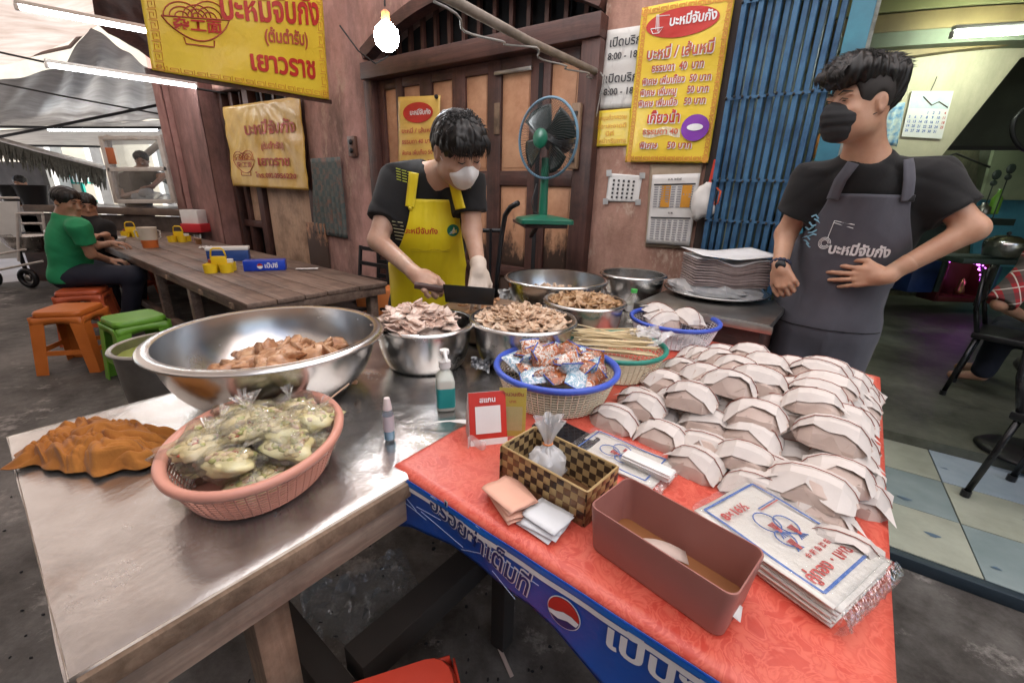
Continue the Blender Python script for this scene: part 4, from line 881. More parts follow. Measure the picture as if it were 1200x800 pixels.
# packs of printed plastic bags
def bag_pack(c, rz, lx, ly, hz, label, full=True):
    t = thing('bag_pack', c, rz, label, 'plastic bags'); q = MB()
    nl = 9 if full else 3
    for k in range(nl):
        z = hz*k/nl; o = .004*math.sin(k*2.1); q = MB().grid(12, 10, lambda u, v: ((u-.5)*lx*(1-.02*math.sin(k*1.7))+o*.5, (v-.5)*ly+o, z+hz/nl*.85+.0012*math.sin(u*7+k)+.001*math.sin(v*9+k)))
        q.build('bag', mat('milky_plastic', (.78, .76, .70), .3, 0, (.70, .67, .61), 5) if k == 0 and False else m_milky, t, smooth=True, solid=hz/nl*.7)
    zt = hz+.0022
    fn = lambda x, y: Vector((x, y, zt+.0014*math.sin((x/lx+.5)*7)+.001))
    pr = MB()
    for (x0, y0, x1, y1) in ((-lx*.46, -ly*.43, lx*.40, -ly*.43), (-lx*.46, ly*.43, lx*.40, ly*.43), (lx*.40, -ly*.43, lx*.40, ly*.43), (-lx*.46, -ly*.43, -lx*.46, ly*.43)):
        for i in range(10): pr.bar(fn(x0+(x1-x0)*i/10, y0+(y1-y0)*i/10), fn(x0+(x1-x0)*(i+1)/10, y0+(y1-y0)*(i+1)/10), .0042 if full else .003, .0005)
    pr.build('blue_border_print', m_ink_blue, t)
    em = MB()
    for cx, cy, r_ in ((-.01, .018, .020), (-.028, -.006, .022), (.006, -.014, .016)):
        em.tube([fn(cx+r_*math.cos(a), cy+r_*.85*math.sin(a))+Z*.0006 for a in [i*math.pi/9 for i in range(18)]], .0011, 4, closed=True)
        for i in range(5): em.tube([fn(cx+r_*.9, cy), fn(cx+r_*(1.5), cy+r_*(-.5+.25*i))], .0009, 4)
    em.build('bag_drawing_print', m_ink_blue, t)
    r2 = MB()
    for cx, cy in ((-.01, .018), (-.028, -.006), (.006, -.014)):
        for i in range(5): r2.tube([fn(cx+.004, cy-.006+.003*i)+Z*.001, fn(cx+.024, cy-.002+.001*i)+Z*.001], .0008, 4)
    r2.build('red_lines_print', m_ink_red, t)
    def tfn(cx, cy, rot): return lambda x, y: fn(cx+x*math.cos(rot)-y*math.sin(rot), cy+x*math.sin(rot)+y*math.cos(rot))+Z*.0009
    if full:
        text('คู่ทอง · เพชร', .026, None, m_ink_red, t, bold=.03, fn=tfn(lx*.30, 0, R(90)))
        text('金 箱 魚 牌 袋', .011, None, m_ink_red, t, bold=.02, fn=tfn(lx*.20, 0.01, R(90)))
        text('8×16½', .022, None, m_ink_red, t, bold=.04, fn=tfn(-lx*.32, -ly*.18, R(90)))
        for y0, m_ in ((.0, m_ink_blue), (.004, m_ink_red)): MB().bar(fn(-lx*.25+y0, ly*.08), fn(-lx*.25+y0, ly*.40), .002, .0006).build('stripe_print', m_, t)
    q = MB().grid(24, 14, lambda u, v: ((u-.5)*(lx+.016)+.004*N3(u*9, v*9, 1), (v-.5)*(ly+.010), zt+.0045+.003*abs(N3(u*12, v*12, 3))-(.6*hz*max(0, (abs(v-.5)-.47)/.03)))); q.build('clear_wrapper', m_film2, t, smooth=True)
    q = MB().grid(20, 6, lambda u, v: (lx/2+.006+.014*math.sin(v*3.14)+.004*N3(u*14, v*6, 9), (u-.5)*(ly+.01), zt-(hz)*v+.004*N3(u*9, 1, v*4))); q.build('clear_wrapper_end', m_film2, t, smooth=True)
    return t
m_milky = mat('milky_plastic', (.76, .74, .68), .28, 0, (.68, .65, .59), 5); m_film2 = film('wrapper_film', (.98, .98, .98), .06, .04, .8, 60)
bag_pack(tp(.012, .712, ZT+.003), TROT+R(-20), .215, .165, .034, 'sealed pack of white plastic bags printed in blue and red, right of the pink bin')
bag_pack(tp(-.30, .782, ZT+.003), TROT+R(-3), .19, .115, .006, 'thin flat printed plastic bag behind the woven box', False)
fk_ = thing('fork_bundle', tp(-.238, .765, ZT+.012), TROT+R(-4), 'bundle of white wrapped plastic forks on the flat printed bag', 'cutlery')
for k in range(7): MB().box(-.052, -.014, 0, .052, .014, .0022).build('wrapped_fork', m_white_plastic, fk_, loc=(random.uniform(-.003, .003), random.uniform(-.003, .003), k*.0027), rot=random.gauss(0, .03), bevel=.0007)
# QR stands (the codes themselves are left out)
m_redcard = mat('red_card', (.60, .045, .03), .35); m_ylcard = mat('yellow_card', (.74, .62, .10), .3)
qs = thing('price_stand', tp(-.583, .655, ZT+.002), TROT+R(52), 'red folded card standing at the corner of the red cloth with a blank white panel', 'sign')
def card(q, w_, h_, y0, lean): q.grid(1, 1, lambda u, v: ((u-.5)*w_, y0+lean*v, h_*v)); return q
card(MB(), .085, .115, -.035, .035).build('front_face', m_redcard, qs, solid=.001); card(MB(), .085, .115, .035, -.035).build('back_face', m_paper, qs, solid=.001)
MB().grid(1, 1, lambda u, v: ((u-.5)*.058, -.0365+.035*(.22+.52*v)-.0008, .115*(.22+.52*v))).build('white_panel', m_paper, qs)
MB().grid(1, 1, lambda u, v: ((u-.5)*.085, -.0365+.035*(.0+.12*v)-.0008, .115*(.0+.12*v))).build('white_foot_strip', m_paper, qs)
MB().poly([(-.0435, -.035, 0), (-.0435, 0, .115), (-.0435, .035, 0)], (-.001, 0, 0)).build('side_flap', mat('pinkish_paper', (.60, .50, .48), .6), qs)
MB().grid(8, 3, lambda u, v: (-.05+.04*u, -.045+.012*math.sin(u*6), .03*v*(1-.3*u))).build('crumpled_film', m_filmw, qs, smooth=True)
text('สแกน', .016, loc(-.0, -.0092, .099) @ Matrix.Rotation(math.pi/2-.3, 4, 'X'), m_ink_white, qs, bold=.03)
ys = thing('yellow_stand', tp(-.535, .690, ZT+.002), TROT+R(38), 'yellow card in a clear acrylic holder behind the red folded card', 'sign')
MB().grid(1, 1, lambda u, v: ((u-.5)*.062, .012*v, .004+.118*v)).build('card', m_ylcard, ys, solid=.001)
MB().grid(1, 1, lambda u, v: ((u-.5)*.066, .012*v-.002, .002+.124*v)).build('acrylic_sheet', m_film, ys)
text('จำนวนเงิน', .0125, loc(0, .0085, .107) @ Matrix.Rotation(math.pi/2-.1, 4, 'X'), m_ink_red2, ys, bold=.02); text('บาท', .010, loc(0, .0065, .090) @ Matrix.Rotation(math.pi/2-.1, 4, 'X'), m_ink_red2, ys, bold=.02)
MB().grid(1, 1, lambda u, v: ((u-.5)*.046, .012*(.12+.5*v)-.0009, .004+.118*(.12+.5*v))).build('pale_panel', mat('pale_yellow', (.72, .66, .30), .4), ys)
# ================================================================== THINGS ON THE STEEL TABLE
pb = thing('sanitiser_bottle', tp(-.765, .695, ZT+.002), TROT+R(-38), 'clear hand sanitiser pump bottle with a teal label', 'bottle')
m_clearp = mat('cloudy_clear_plastic', (.74, .78, .70), .18, 0, (.68, .72, .64), 4, trans=.25); m_teal = mat('teal_label', (.01, .30, .30), .4)
def sec(w_, d_, r_, z): return [(x, y, z) for x, y in rrect(w_, d_, r_, 4)]
q = MB(); loops(q, [sec(.030, .021, .008, 0), sec(.032, .023, .009, .004), sec(.032, .023, .009, .080), sec(.030, .021, .010, .088), sec(.016, .014, .012, .102), sec(.0125, .0125, .0125, .106), sec(.0125, .0125, .0125, .112)], True, True); q.build('bottle', m_clearp, pb, auto=50)
q = MB(); loops(q, [sec(.0326, .0236, .0096, .010), sec(.0326, .0236, .0096, .064)]); q.build('label', m_teal, pb, auto=50)
MB().box(.0, -.0245, .018, .018, -.0238, .034).build('label_box', m_paper, pb)
text('Germ', .012, loc(-.004, -.0242, .055) @ UPR, m_ink_white, pb); text('Sure gel 70%', .0075, loc(-.004, -.0242, .043) @ UPR, m_ink_white, pb)
q = MB().lathe([(.0001, .112), (.0155, .112), (.0155, .130), (.009, .133), (.0065, .137), (.0055, .150), (.0001, .150)], 20); q.build('collar', m_white_plastic, pb, auto=40)
q = MB().lathe([(.0001, .149), (.012, .149), (.013, .153), (.012, .160), (.0001, .162)], 20); q.tube([(0, 0, .156), (.03, 0, .158), (.052, .0, .156), (.060, .0, .148)], [.006, .005, .0042, .0035], 10); q.build('pump_head', m_white_plastic, pb, auto=50)
sb_ = thing('spray_bottle', tp(-.742, .500, ZT+.002), TROT, 'slim clear spray bottle with blue liquid near the table edge', 'bottle')
q = MB().lathe([(.0001, 0), (.0115, 0), (.0125, .004), (.0125, .066), (.009, .074), (.0085, .078), (.0001, .078)], 20); q.build('bottle', film('bottle_film', (.9, .95, 1), .05, .15, .05, 10), sb_, auto=50)
MB().lathe([(.0001, .002), (.0108, .002), (.0112, .026), (.0001, .026)], 20).build('blue_liquid', mat('blue_liquid', (.20, .58, .78), .1), sb_, auto=50)
MB().lathe([(.0128, .024), (.0128, .062)], 20).build('label', mat('pinkish_label', (.62, .55, .58), .4), sb_, smooth=True); 
MB().lathe([(.0001, .104), (.006, .104), (.0068, .102), (.010, .080), (.010, .076), (.0001, .076)], 18).build('cap', mat('pinkish_cap', (.78, .68, .66), .35), sb_, auto=40)
sp_ = MB(); P = [Vector((-.052+.104*i/10, .004*math.sin(i*.5), .006+.004*math.sin(i*.6))) for i in range(11)]
sp_.grid(14, 4, lambda u, v: (-.055+.11*u, (v-.5)*(.006+.018*max(0, (u-.62)/.38)**.6*(1-max(0, (u-.9)/.1)**2*.8)), .006+.006*math.sin(u*3.1)-.003*math.sin(math.pi*v)*(u > .6)))
tag(sp_.build('plastic_spoon', m_white_plastic, None, smooth=True, loc=tp(-.688, .628, ZT+.002), rot=R(10), solid=.001), 'white plastic spoon at the corner of the steel table', 'spoon')
# orange rag
m_rag = mat('orange_rag', (.44, .17, .03), .95, 0, (.32, .11, .016), 10, bmp=.8, bscale=170, sheen=.1, dist=.002)
def frag(u, v):
    L_ = .285; W_ = .135+.04*math.sin(u*3.0+.4); s = (u-.5)*L_; n = (v-.5)*W_+.03*math.sin(u*4.2+1.2)
    def rg(x, p=1.5): return abs(math.sin(math.pi*x))**(.8)
    w1 = .35*N3(u*3, v*3, 1); w2 = .5*N3(u*4, v*4, 8)
    bump_ = math.exp(-((u-.6)/.3)**2)*(1-(2*v-1)**4)
    h = .004+.012*bump_+.016*rg(v*2.6+u*1.3+w1*2)*(.3+.5*bump_)+.012*rg(u*5.2-v*2.4+w2*2.2, 2)+.006*rg(v*7+u*5+w1*6, 1.2)+.004*rg(u*11-v*3+w2*6)
    e = min(u, 1-u, v, 1-v); h *= 1.2*min(1, e*6+.15); s += .014*N3(v*7, 2, u*2)+.008*math.sin(v*17+u*4); n += .016*N3(u*8, v*2, 4); return (s, n, max(.0015, h))
tag(MB().grid(170, 90, frag).build('cleaning_rag', m_rag, None, smooth=True, loc=tp(-1.165, .075, ZT+.001), rot=TROT+R(52), solid=.0015), 'crumpled orange cloth rag at the left corner of the steel table', 'rag')
# chopping block, scraps, loose paper
blk = thing('chopping_block', tp(-1.13, 1.26, ZT+.001), 0, 'thick round wooden chopping block under the cleaver', 'chopping block')
MB().lathe([(.0001, 0), (.17, 0), (.185, .01), (.185, .092), (.175, .10), (.0001, .10)], 40).build('block', m_timber, blk, auto=40)
for k in range(16):
    a = random.uniform(0, 6.3); r_ = random.uniform(.02, .14); o = link('meat_scrap', PVm if False else slice_mesh(.04, .02, .006, mt_brown, 80+k % 3), None, tp(-1.13, 1.26, ZT+.106)+Vector((r_*math.cos(a), r_*math.sin(a), 0)), (.1, .1, a)); tag(o, 'scrap of meat lying on the round chopping block', 'meat', 'meat scraps on the chopping block')
def crump_paper(c, rz, lx, ly, label, m_=m_paper, amp=.02, name='crumpled_paper', cat='paper'):
    q = MB().grid(16, 12, lambda u, v: ((u-.5)*lx+.01*N3(u*6, v*6, 1), (v-.5)*ly+.01*N3(u*5, v*6, 3), .004+amp*abs(N3(u*5+lx*9, v*5, 2))+amp*.5*abs(N3(u*13, v*11, 7)))); o = q.build(name, m_, None, smooth=False, loc=c, rot=rz, auto=25); return tag(o, label, cat)
crump_paper(tp(-.86, .93, ZT+.02), (.5, .3, .2), .06, .045, 'crumpled printed foil wrapper between the two front bowls', mat('foil_wrapper', (.5, .52, .54), .25, .5, (.05, .05, .06), 30), .02)
crump_paper(onz(597, 350, ZT+.06), (1.1, 0, .3), .11, .09, 'crumpled white paper standing beside the big back bowl', m_paper, .03)
crump_paper(onz(722, 345, ZT+.06), (.9, .1, .3), .14, .11, 'crinkled clear plastic bag behind the bowl of brown slices', m_filmw, .06, 'plastic_bag', 'bag')
crump_paper(onz(712, 352, ZT+.03), (.5, -.3, 1.3), .12, .09, 'second crinkled clear bag lying lower beside the water bottle', m_filmw, .05, 'plastic_bag', 'bag')
wbt = thing('water_bottle', onz(739, 376, ZT), 0, 'clear water bottle with a green cap beside the plastic bags', 'bottle')
MB().lathe([(.0001, 0), (.03, 0), (.032, .01), (.032, .045), (.029, .05), (.032, .055), (.032, .09), (.026, .11), (.013, .128), (.012, .135)], 24).build('bottle', m_film, wbt, smooth=True)
MB().lathe([(.0145, .134), (.0145, .150), (.0001, .151)], 16).build('cap', mat('green_cap', (.10, .55, .12), .4), wbt, auto=40)
MB().lathe([(.0325, .05), (.0325, .08)], 24).build('label', m_paper, wbt, smooth=True)
# ================================================================== SIDE CART WITH TRAY AND PAPER
ZC = .885
k1 = tsn(903, 381, ZC); k2 = tsn(765, 346, ZC)
ct = thing('side_stand', (0, 0, 0), TROT, 'steel topped side stand behind the baskets carrying a tray of wrapping paper', 'stand')
X0, X1, Y0_, Y1_ = min(k2[0], k1[0]-.50), k1[0], k1[1], k1[1]+.50
MB().box(X0, Y0_, ZC-.03, X1, Y1_, ZC).build('top', m_steel_d, ct, bevel=.004)
MB().box(X0-.012, Y0_-.014, ZC-.034, X1+.012, Y0_-.002, ZC-.004).build('front_lip', m_steel_d, ct, bevel=.003)
MB().box(X0+.03, Y0_+.03, .1, X1-.03, Y1_-.03, ZC-.035).build('cabinet', m_darkwoodH, ct, bevel=.005)
tr = thing('round_tray', onz(838, 340, ZC+.022), 0, 'large round steel tray under the folded wrapping paper', 'tray')
MB().lathe([(.0001, -.018), (.18, -.018), (.20, -.010), (.225, .004), (.237, .006), (.237, .002), (.20, -.013), (.18, -.0205), (.0001, -.0205)], 48).build('tray', m_steel, tr, smooth=True)
pc = tr.location.copy()
pw = thing('paper_wrapping', (pc.x, pc.y, pc.z-.014), 0, 'crumpled clear plastic sheet around the foot of the paper stack', 'wrapping')
q = crumple(MB().ball((0, 0, 0), (.205, .15, .06), 30, 14), .14, 4, .35); q.v = [(x, y, max(0.002, z+.012)) for x, y, z in q.v]; q.build('film', m_filmw, pw, smooth=False)
m_news = mat('pinkish_grey_paper', (.36, .29, .275), .75, 0, (.30, .235, .225), 30, objvar=.10); m_newst = mat('white_top_paper', (.76, .77, .78), .6)
pk = thing('paper_stack', (pc.x+.015, pc.y-.02, pc.z+.012), R(-4), 'tall stack of folded wrapping paper with a white top sheet, on the round tray', 'paper')
for k in range(20):
    q = MB().grid(12, 1, lambda u, v: ((u-.5)*.33, (v-.5)*.21, -.030*max(0, 1-abs(2.4*u-1.3)*1.5)*(.25+.75*k/20)+.0045*abs(u-.5)*2*(k % 2)))
    q.build('sheet', m_news if k < 19 else m_newst, pk, smooth=True, loc=(random.uniform(-.003, .003), random.uniform(-.003, .003), .030+k*.0062), rot=random.gauss(0, .006), solid=.0062)
q = MB().grid(14, 4, lambda u, v: ((u-.5)*.36, (v-.5)*.24-.01, .155+.018*abs(u-.45)*2+.012*v)); q.build('top_sheet', m_newst, pk, smooth=True, rot=R(8), solid=.0008)
# litter under the tables
q = MB().grid(24, 16, lambda u, v: ((u-.5)*.30, (v-.5)*.22+.03*N3(u*4, v*4, 0), .01+.10*abs(N3(u*4, v*5, 3))+.05*abs(N3(u*12, v*9, 5)))); tag(q.build('plastic_bag', film('dark_film', (.9, .94, .96), .10, .08, .9, 30), None, smooth=False, loc=onz(425, 705, .2), rot=.6), 'crumpled clear plastic bag lying in the shade below the steel table', 'bag')
tag(MB().box(-.06, -.006, 0, .06, .006, .003).build('paper_strip', m_kraft, None, loc=onz(590, 770, .003), rot=(0, 0, R(-64)), bevel=.001), 'thin pale paper strip lying on the dark ground under the tables', 'paper')
q = MB()
for k in range(140):
    p = onz(random.uniform(5, 700), random.uniform(560, 800), .0); q.ball((p.x, p.y, .003), (random.uniform(.002, .009), random.uniform(.002, .007), .003), 5, 3)
tag(q.build('grit', m_dark, None), 'small dark bits of dirt on the ground', 'dirt', kind='stuff')
# ================================================================== SIGNS AND THINGS ON THE WALL
def sheet_on_wall(name, corners, m, label, cat, off=.012, wr=.004, fold=0, seed=0, nx=18, ny=14, n=2.7, par=None, group=None):
    """corners tl,tr,br,bl measured in the photograph, on the wall plane"""
    t = thing(name, (0, 0, 0), WROT, label, cat, group); C_ = [won(*c, n-off) for c in corners]
    def base(u, v, o=0.):
        a = (C_[0][0]*(1-u)+C_[1][0]*u, C_[0][1]*(1-u)+C_[1][1]*u); b_ = (C_[3][0]*(1-u)+C_[2][0]*u, C_[3][1]*(1-u)+C_[2][1]*u)
        s = a[0]*(1-v)+b_[0]*v; z = a[1]*(1-v)+b_[1]*v
        d = wr*(N3(s*6, z*6, seed)+.4*N3(s*17, z*15, seed))
        if fold: d += fold*math.sin(math.atan2(v+.15, (u-.45)*1.3)*16)*min(1, v*3)*(1-.5*v)*.6
        return Vector((s, n-off-abs(wr)-d-o, z))
    MB().grid(nx, ny, base).build('sheet', m, t, smooth=True, solid=.0015); return t, base
def ptext(t, base, s, u, v, hgt, m, bold=.02, italic=0., W_=None, width=None, align='CENTER'):
    p0 = base(.5, .5); w_ = (base(1, .5)-base(0, .5)).length; h_ = (base(.5, 1)-base(.5, 0)).length; k = 1.
    if width:
        me = text_mesh(s, hgt, bold); xs = [q.co.x for q in me.vertices]; k = width*w_/(max(xs)-min(xs)); bpy.data.meshes.remove(me)
    text(s, hgt, None, m, t, bold=bold, italic=italic, align=align, sx=k, fn=lambda x, y: base(u+x/w_, v-y/h_, .0085))
def ppoly(t, base, name, pts, m, o=.003):
    q = MB(); n = len(pts); cu = sum(p[0] for p in pts)/n; cv = sum(p[1] for p in pts)/n; o = o+.002
    if n < 8: q.add([base(u, v, o) for u, v in pts], [tuple(range(n))]); return q.build(name, m, t)
    q.v = [base(cu, cv, o)]+[base(cu+(u-cu)*k, cv+(v-cv)*k, o) for k in (.35, .7, 1) for u, v in pts]
    q.f = [(0, 1+i, 1+(i+1) % n) for i in range(n)]+[(1+j*n+i, 1+(j+1)*n+i, 1+(j+1)*n+(i+1) % n, 1+j*n+(i+1) % n) for j in (0, 1) for i in range(n)]; q.m = [0]*len(q.f); return q.build(name, m, t)
def pell(cu, cv, ru, rv, n=28): return [(cu+ru*math.cos(2*math.pi*i/n), cv+rv*math.sin(2*math.pi*i/n)) for i in range(n)]
def key_border(t, base, m, du, dv, nu, nv, th=.0035, o=.0035):
    q = MB(); w_ = (base(1, .5)-base(0, .5)).length; h_ = (base(.5, 1)-base(.5, 0)).length
    def run(horizontal, fixed, n_, sz):
        for i in range(n_):
            c = (i+.5)/n_; L = .42/n_
            pts = [(-L, -.5), (-L, .5), (L, .5), (L, -.25), (-L*.4, -.25), (-L*.4, .18), (L*.4, .18)]
            P = [(c+a, fixed+b_*sz) if horizontal else (fixed+b_*sz, c+a) for a, b_ in pts]
            for p, r_ in zip(P, P[1:]): q.bar(base(*p, o), base(*r_, o), th, .0006, Vector((0, 1, 0)))
    run(True, dv, nu, dv*1.1); run(True, 1-dv, nu, dv*1.1); run(False, du, nv, du*1.1); run(False, 1-du, nv, du*1.1)
    tag(q.build('key_pattern_print', m, t), kind='stuff')
m_white_board = stained('weathered_white_board', (.70, .69, .66), (.62, .61, .58), (.25, .22, .2), .5, 3.5, 8, .32, .42, .1)
t, B = sheet_on_wall('opening_hours_sign', [(712, 36), (752, 30), (742, 126), (701, 128)], m_white_board, 'weathered white sign with opening hours 8:00 - 18:00 printed twice, partly behind the menu', 'sign', .01, .001)
for v, s, hgt in ((.17, 'เปิดบริการ', .062), (.34, '8:00 - 18:00', .050), (.62, 'เปิดบริการ', .062), (.79, '8:00 - 18:00', .050)): ptext(t, B, s, .12, v, hgt, m_ink_black, .015, align='LEFT')
t, B = sheet_on_wall('small_yellow_notice', [(694, 131), (740, 127), (738, 171), (692, 172)], m_yellow_vinyl, 'small yellow notice with faint orange writing under the opening hours sign', 'sign', .012, .002)
for v, s in ((.22, 'อุดหนุนด้วยความ'), (.45, 'อร่อยสะอาดดี'), (.66, 'มีที่'), (.86, 'จำหน่ายริมทาง')): ptext(t, B, s, .5, v, .034, m_ink_orange, .01, width=.8 if v != .66 else .2)
t, B = sheet_on_wall('menu_banner', [(753, 10), (863, -10), (830, 191), (733, 190)], m_yellow_vinyl, 'tall yellow menu banner with a red oval heading and prices of noodles', 'sign', .035, .006, nx=24, ny=30)
key_border(t, B, m_ink_orange, .045, .028, 10, 20, .006)
ppoly(t, B, 'red_oval', pell(.48, .125, .40, .085, 36), m_ink_red, .003); ptext(t, B, 'บะหมี่จับกัง', .60, .115, .060, m_ink_white, .03, width=.5)
em = MB(); 
for i in range(3): em.tube([B(.20+.02*i, .15+.01*i, .006), B(.19+.012*i, .06, .006)], .002, 4)
em.tube([B(.14, .14, .006), B(.17, .17, .006), B(.24, .17, .006), B(.28, .14, .006), B(.14, .14, .006)], .0022, 4); em.tube([B(.20, .07, .006), B(.34, .075, .006)], .0018, 4); em.build('bowl_emblem', m_ink_white, t)
for v, s, wd, hg, cu in ((.295, 'บะหมี่ / เส้นหมี่', .74, .072, .5), (.385, 'ธรรมดา  40  บาท', .58, .050, .5), (.465, 'พิเศษ เพิ่มเกี๊ยว  50 บาท', .78, .046, .5), (.535, 'พิเศษ เพิ่มหมู     50 บาท', .78, .046, .49), (.605, 'พิเศษ เพิ่มเนื้อ   50 บาท', .78, .046, .48), (.705, 'เกี๊ยวน้ำ', .38, .075, .42), (.795, 'ธรรมดา 40', .42, .040, .40), (.885, 'พิเศษ    50 บาท', .62, .046, .48)):
    if v != .795: ptext(t, B, s, cu+.008, v+.004, hg, m_ink_white, .045, width=wd)
    b2 = lambda u, v_, o=0., B=B: B(u, v_, o+.002); ptext(t, b2, s, cu, v, hg, m_ink_red2 if v != .705 else m_ink_red, .02, width=wd)
q = MB().grid(10, 3, lambda u, v: B(.20+.44*u, .77+.055*v+.01*math.sin(u*8), .008+.002*math.sin(u*25))); q.build('clear_tape', m_filmw, t)
ppoly(t, B, 'round_purple_sticker', pell(.80, .775, .155, .085, 32), mat('purple_sticker', (.24, .06, .42), .25), .010)
ppoly(t, B, 'sticker_text_blob', pell(.80, .772, .09, .022, 20), m_ink_white, .0125); ptext(t, lambda u, v, o=0.: B(u, v, o+.010), 'Halal Thai', .80, .80, .016, m_ink_white, .02, width=.2) if False else None
t, B = sheet_on_wall('taped_note', [(714, 203), (753, 206), (748, 237), (710, 236)], m_paper, 'small white note with rows of black marks, taped to the wall', 'paper', .006, .002)
for i in range(5):
    for j in range(5): ppoly(t, B, 'mark', [(.16+.15*i, .20+.15*j), (.22+.15*i, .20+.15*j), (.22+.15*i, .28+.15*j), (.16+.15*i, .28+.15*j)], m_ink_black, .004)
for a, b_ in ((0, 0), (1, 0), (0, 1), (1, 1)): ppoly(t, B, 'tape_piece', [(a-.08, b_-.10), (a+.08, b_-.12), (a+.10, b_+.10), (a-.06, b_+.12)], mat('silver_tape', (.6, .6, .6), .3, .4), .007)
t, B = sheet_on_wall('backing_board', [(762, 193), (824, 190), (808, 292), (756, 289)], mat('beige_card', (.48, .38, .28), .7, 0, (.38, .29, .2), 9), 'worn beige board behind the calendar sheet', 'board', .010, .002)
t, B = sheet_on_wall('calendar', [(765, 205), (821, 203), (808, 288), (757, 285)], m_paper, 'white year calendar sheet with two orange columns, pinned below the yellow menu', 'calendar', .022, .003)
ptext(t, B, 'ม.ค. ๒๕๖๕', .5, .07, .018, m_ink_black); ptext(t, B, 'ก.พ.', .5, .54, .018, m_ink_black)
for v0 in (.13, .60):
    ppoly(t, B, 'heading_bar', [(.06, v0), (.94, v0), (.94, v0+.02), (.06, v0+.02)], m_ink_black, .0035)
    if v0 < .3:
        for u0 in (.24, .68): ppoly(t, B, 'orange_column', [(u0, v0+.025), (u0+.2, v0+.025), (u0+.2, v0+.33), (u0, v0+.33)], m_ink_orange, .0032)
    q = MB()
    for i in range(7):
        for j in range(9): u0, v1 = .08+.125*i, v0+.04+.034*j; q.add([B(u0, v1, .005), B(u0+.085, v1, .005), B(u0+.085, v1+.016, .005), B(u0, v1+.016, .005)], [(0, 1, 2, 3)])
    tag(q.build('rows_of_figures', mat('grey_ink', (.35, .35, .38), .6), t), kind='stuff')
t, B = sheet_on_wall('menu_poster', [(467, 114), (517, 112), (513, 196), (468, 198)], m_yellow_old, 'yellow orange menu poster pinned on the door behind the man in yellow', 'poster', .03, .006)
ppoly(t, B, 'red_oval', pell(.5, .22, .36, .14, 30), m_ink_red, .004); ptext(t, B, 'บะหมี่จับกัง', .56, .22, .05, m_ink_white, .02, width=.5)
for v, s in ((.47, 'บะหมี่ / เส้นหมี่'), (.62, 'ธรรมดา 40 บาท'), (.78, 'พิเศษ เพิ่มเกี๊ยว 50'), (.92, 'พิเศษ เพิ่มหมู 50')): ptext(t, B, s, .5, v, .045, m_ink_red2, .02, width=.76)
MB().ball((0, 0, 0), .016, 8, 6).build('pin', m_blackmetal, t, loc=B(.93, .02, .01))
t, B = sheet_on_wall('yellow_wall_banner', [(262, 126), (353, 113), (363, 223), (275, 218)], m_yellow_old, 'crumpled faded yellow banner with red Thai writing tied over the boarded window', 'banner', .04, .012, fold=.018, nx=60, ny=30)
for u, v, s, hg, wd in ((.60, .30, 'บะหมี่จับกัง', .16, .62), (.62, .50, '(ต้นตำรับ)', .085, .3), (.62, .68, 'เยาวราช', .13, .38), (.62, .85, 'โทร.092-0956220', .07, .5)): ptext(t, B, s, u, v, hg, m_ink_red2, .03, width=wd)
def bowl_logo(t, f, cu, cv, ru, rv, m, th, o=.005, chars='杂工面', hgt=.1):
    q = MB(); P = [(cu-ru+2*ru*i/14, cv+rv*math.sin(math.pi*i/14)**.75) for i in range(15)]
    q.tube([f(a, b_, o) for a, b_ in P+[P[0]]], th, 4); q.tube([f(cu-ru*.45, cv+rv*.92, o), f(cu-ru*.42, cv+rv*1.2, o), f(cu+ru*.42, cv+rv*1.2, o), f(cu+ru*.45, cv+rv*.92, o)], th, 4)
    for c0, k in ((-.45, .5), (.38, .55), (0, .42)):
        for j in (1, .68, .38): q.tube([f(cu+ru*(c0+k*j*math.cos(a)), cv-rv*k*j*1.35*math.sin(a), o) for a in [math.pi*i/10 for i in range(11)]], th*.8, 4)
    q.build('bowl_logo_print', m, t)
bowl_logo(t, B, .22, .66, .16, .16, m_ink_red2, .0035); ptext(t, B, '杂工面', .22, .72, .06, m_ink_red2, .02, width=.22)
# crumpled checked cloth hung on the pillar, socket
m, tt, b = newmat('grey_green_checked_cloth'); v = coords(tt, (16, 16, 16)); wv = nd(tt, 'ShaderNodeTexChecker'); wv.inputs['Scale'].default_value = 1.2; wv.inputs[1].default_value = (.085, .115, .115, 1); wv.inputs[2].default_value = (.125, .135, .125, 1); tt.links.new(v, wv.inputs[0]); c = mixc(tt, ramp(tt, noise(tt, coords(tt), 9, 6, .7), [(.5, (0, 0, 0)), (.68, (1, 1, 1))]), wv.outputs[0], (.24, .13, .10)); tt.links.new(c, b.inputs['Base Color']); b.inputs['Roughness'].default_value = .85; m_check = m
t, B = sheet_on_wall('hanging_cloth', [(364, 186), (399, 184), (408, 280), (370, 273)], m_check, 'grey green checked cloth hanging on the pink pillar', 'cloth', .03, .004, nx=30, ny=16)
for o_ in t.children:
    for v_ in o_.data.vertices: v_.co.y += .012*math.sin(v_.co.x*90)*min(1, (1.62-v_.co.z)*2)
so = thing('light_switch', wp(*won(415, 172, 2.69)[:1], 2.69, won(415, 172, 2.69)[1]), WROT, 'small brown socket box on the pink pillar left of the doors', 'switch')
MB().box(-.055, -.03, -.085, .055, .0, .085).build('box', mat('brown_bakelite', (.14, .07, .05), .35), so, bevel=.006)
for z in (-.035, .035): MB().lathe([(.0001, 0), (.022, 0), (.024, -.012), (.012, -.016), (.0001, -.016)], 16).build('knob', m_blackmetal, so, smooth=True, loc=(0, -.030, z), rot=(math.pi/2, 0, 0)).scale = (1, 1, -1)
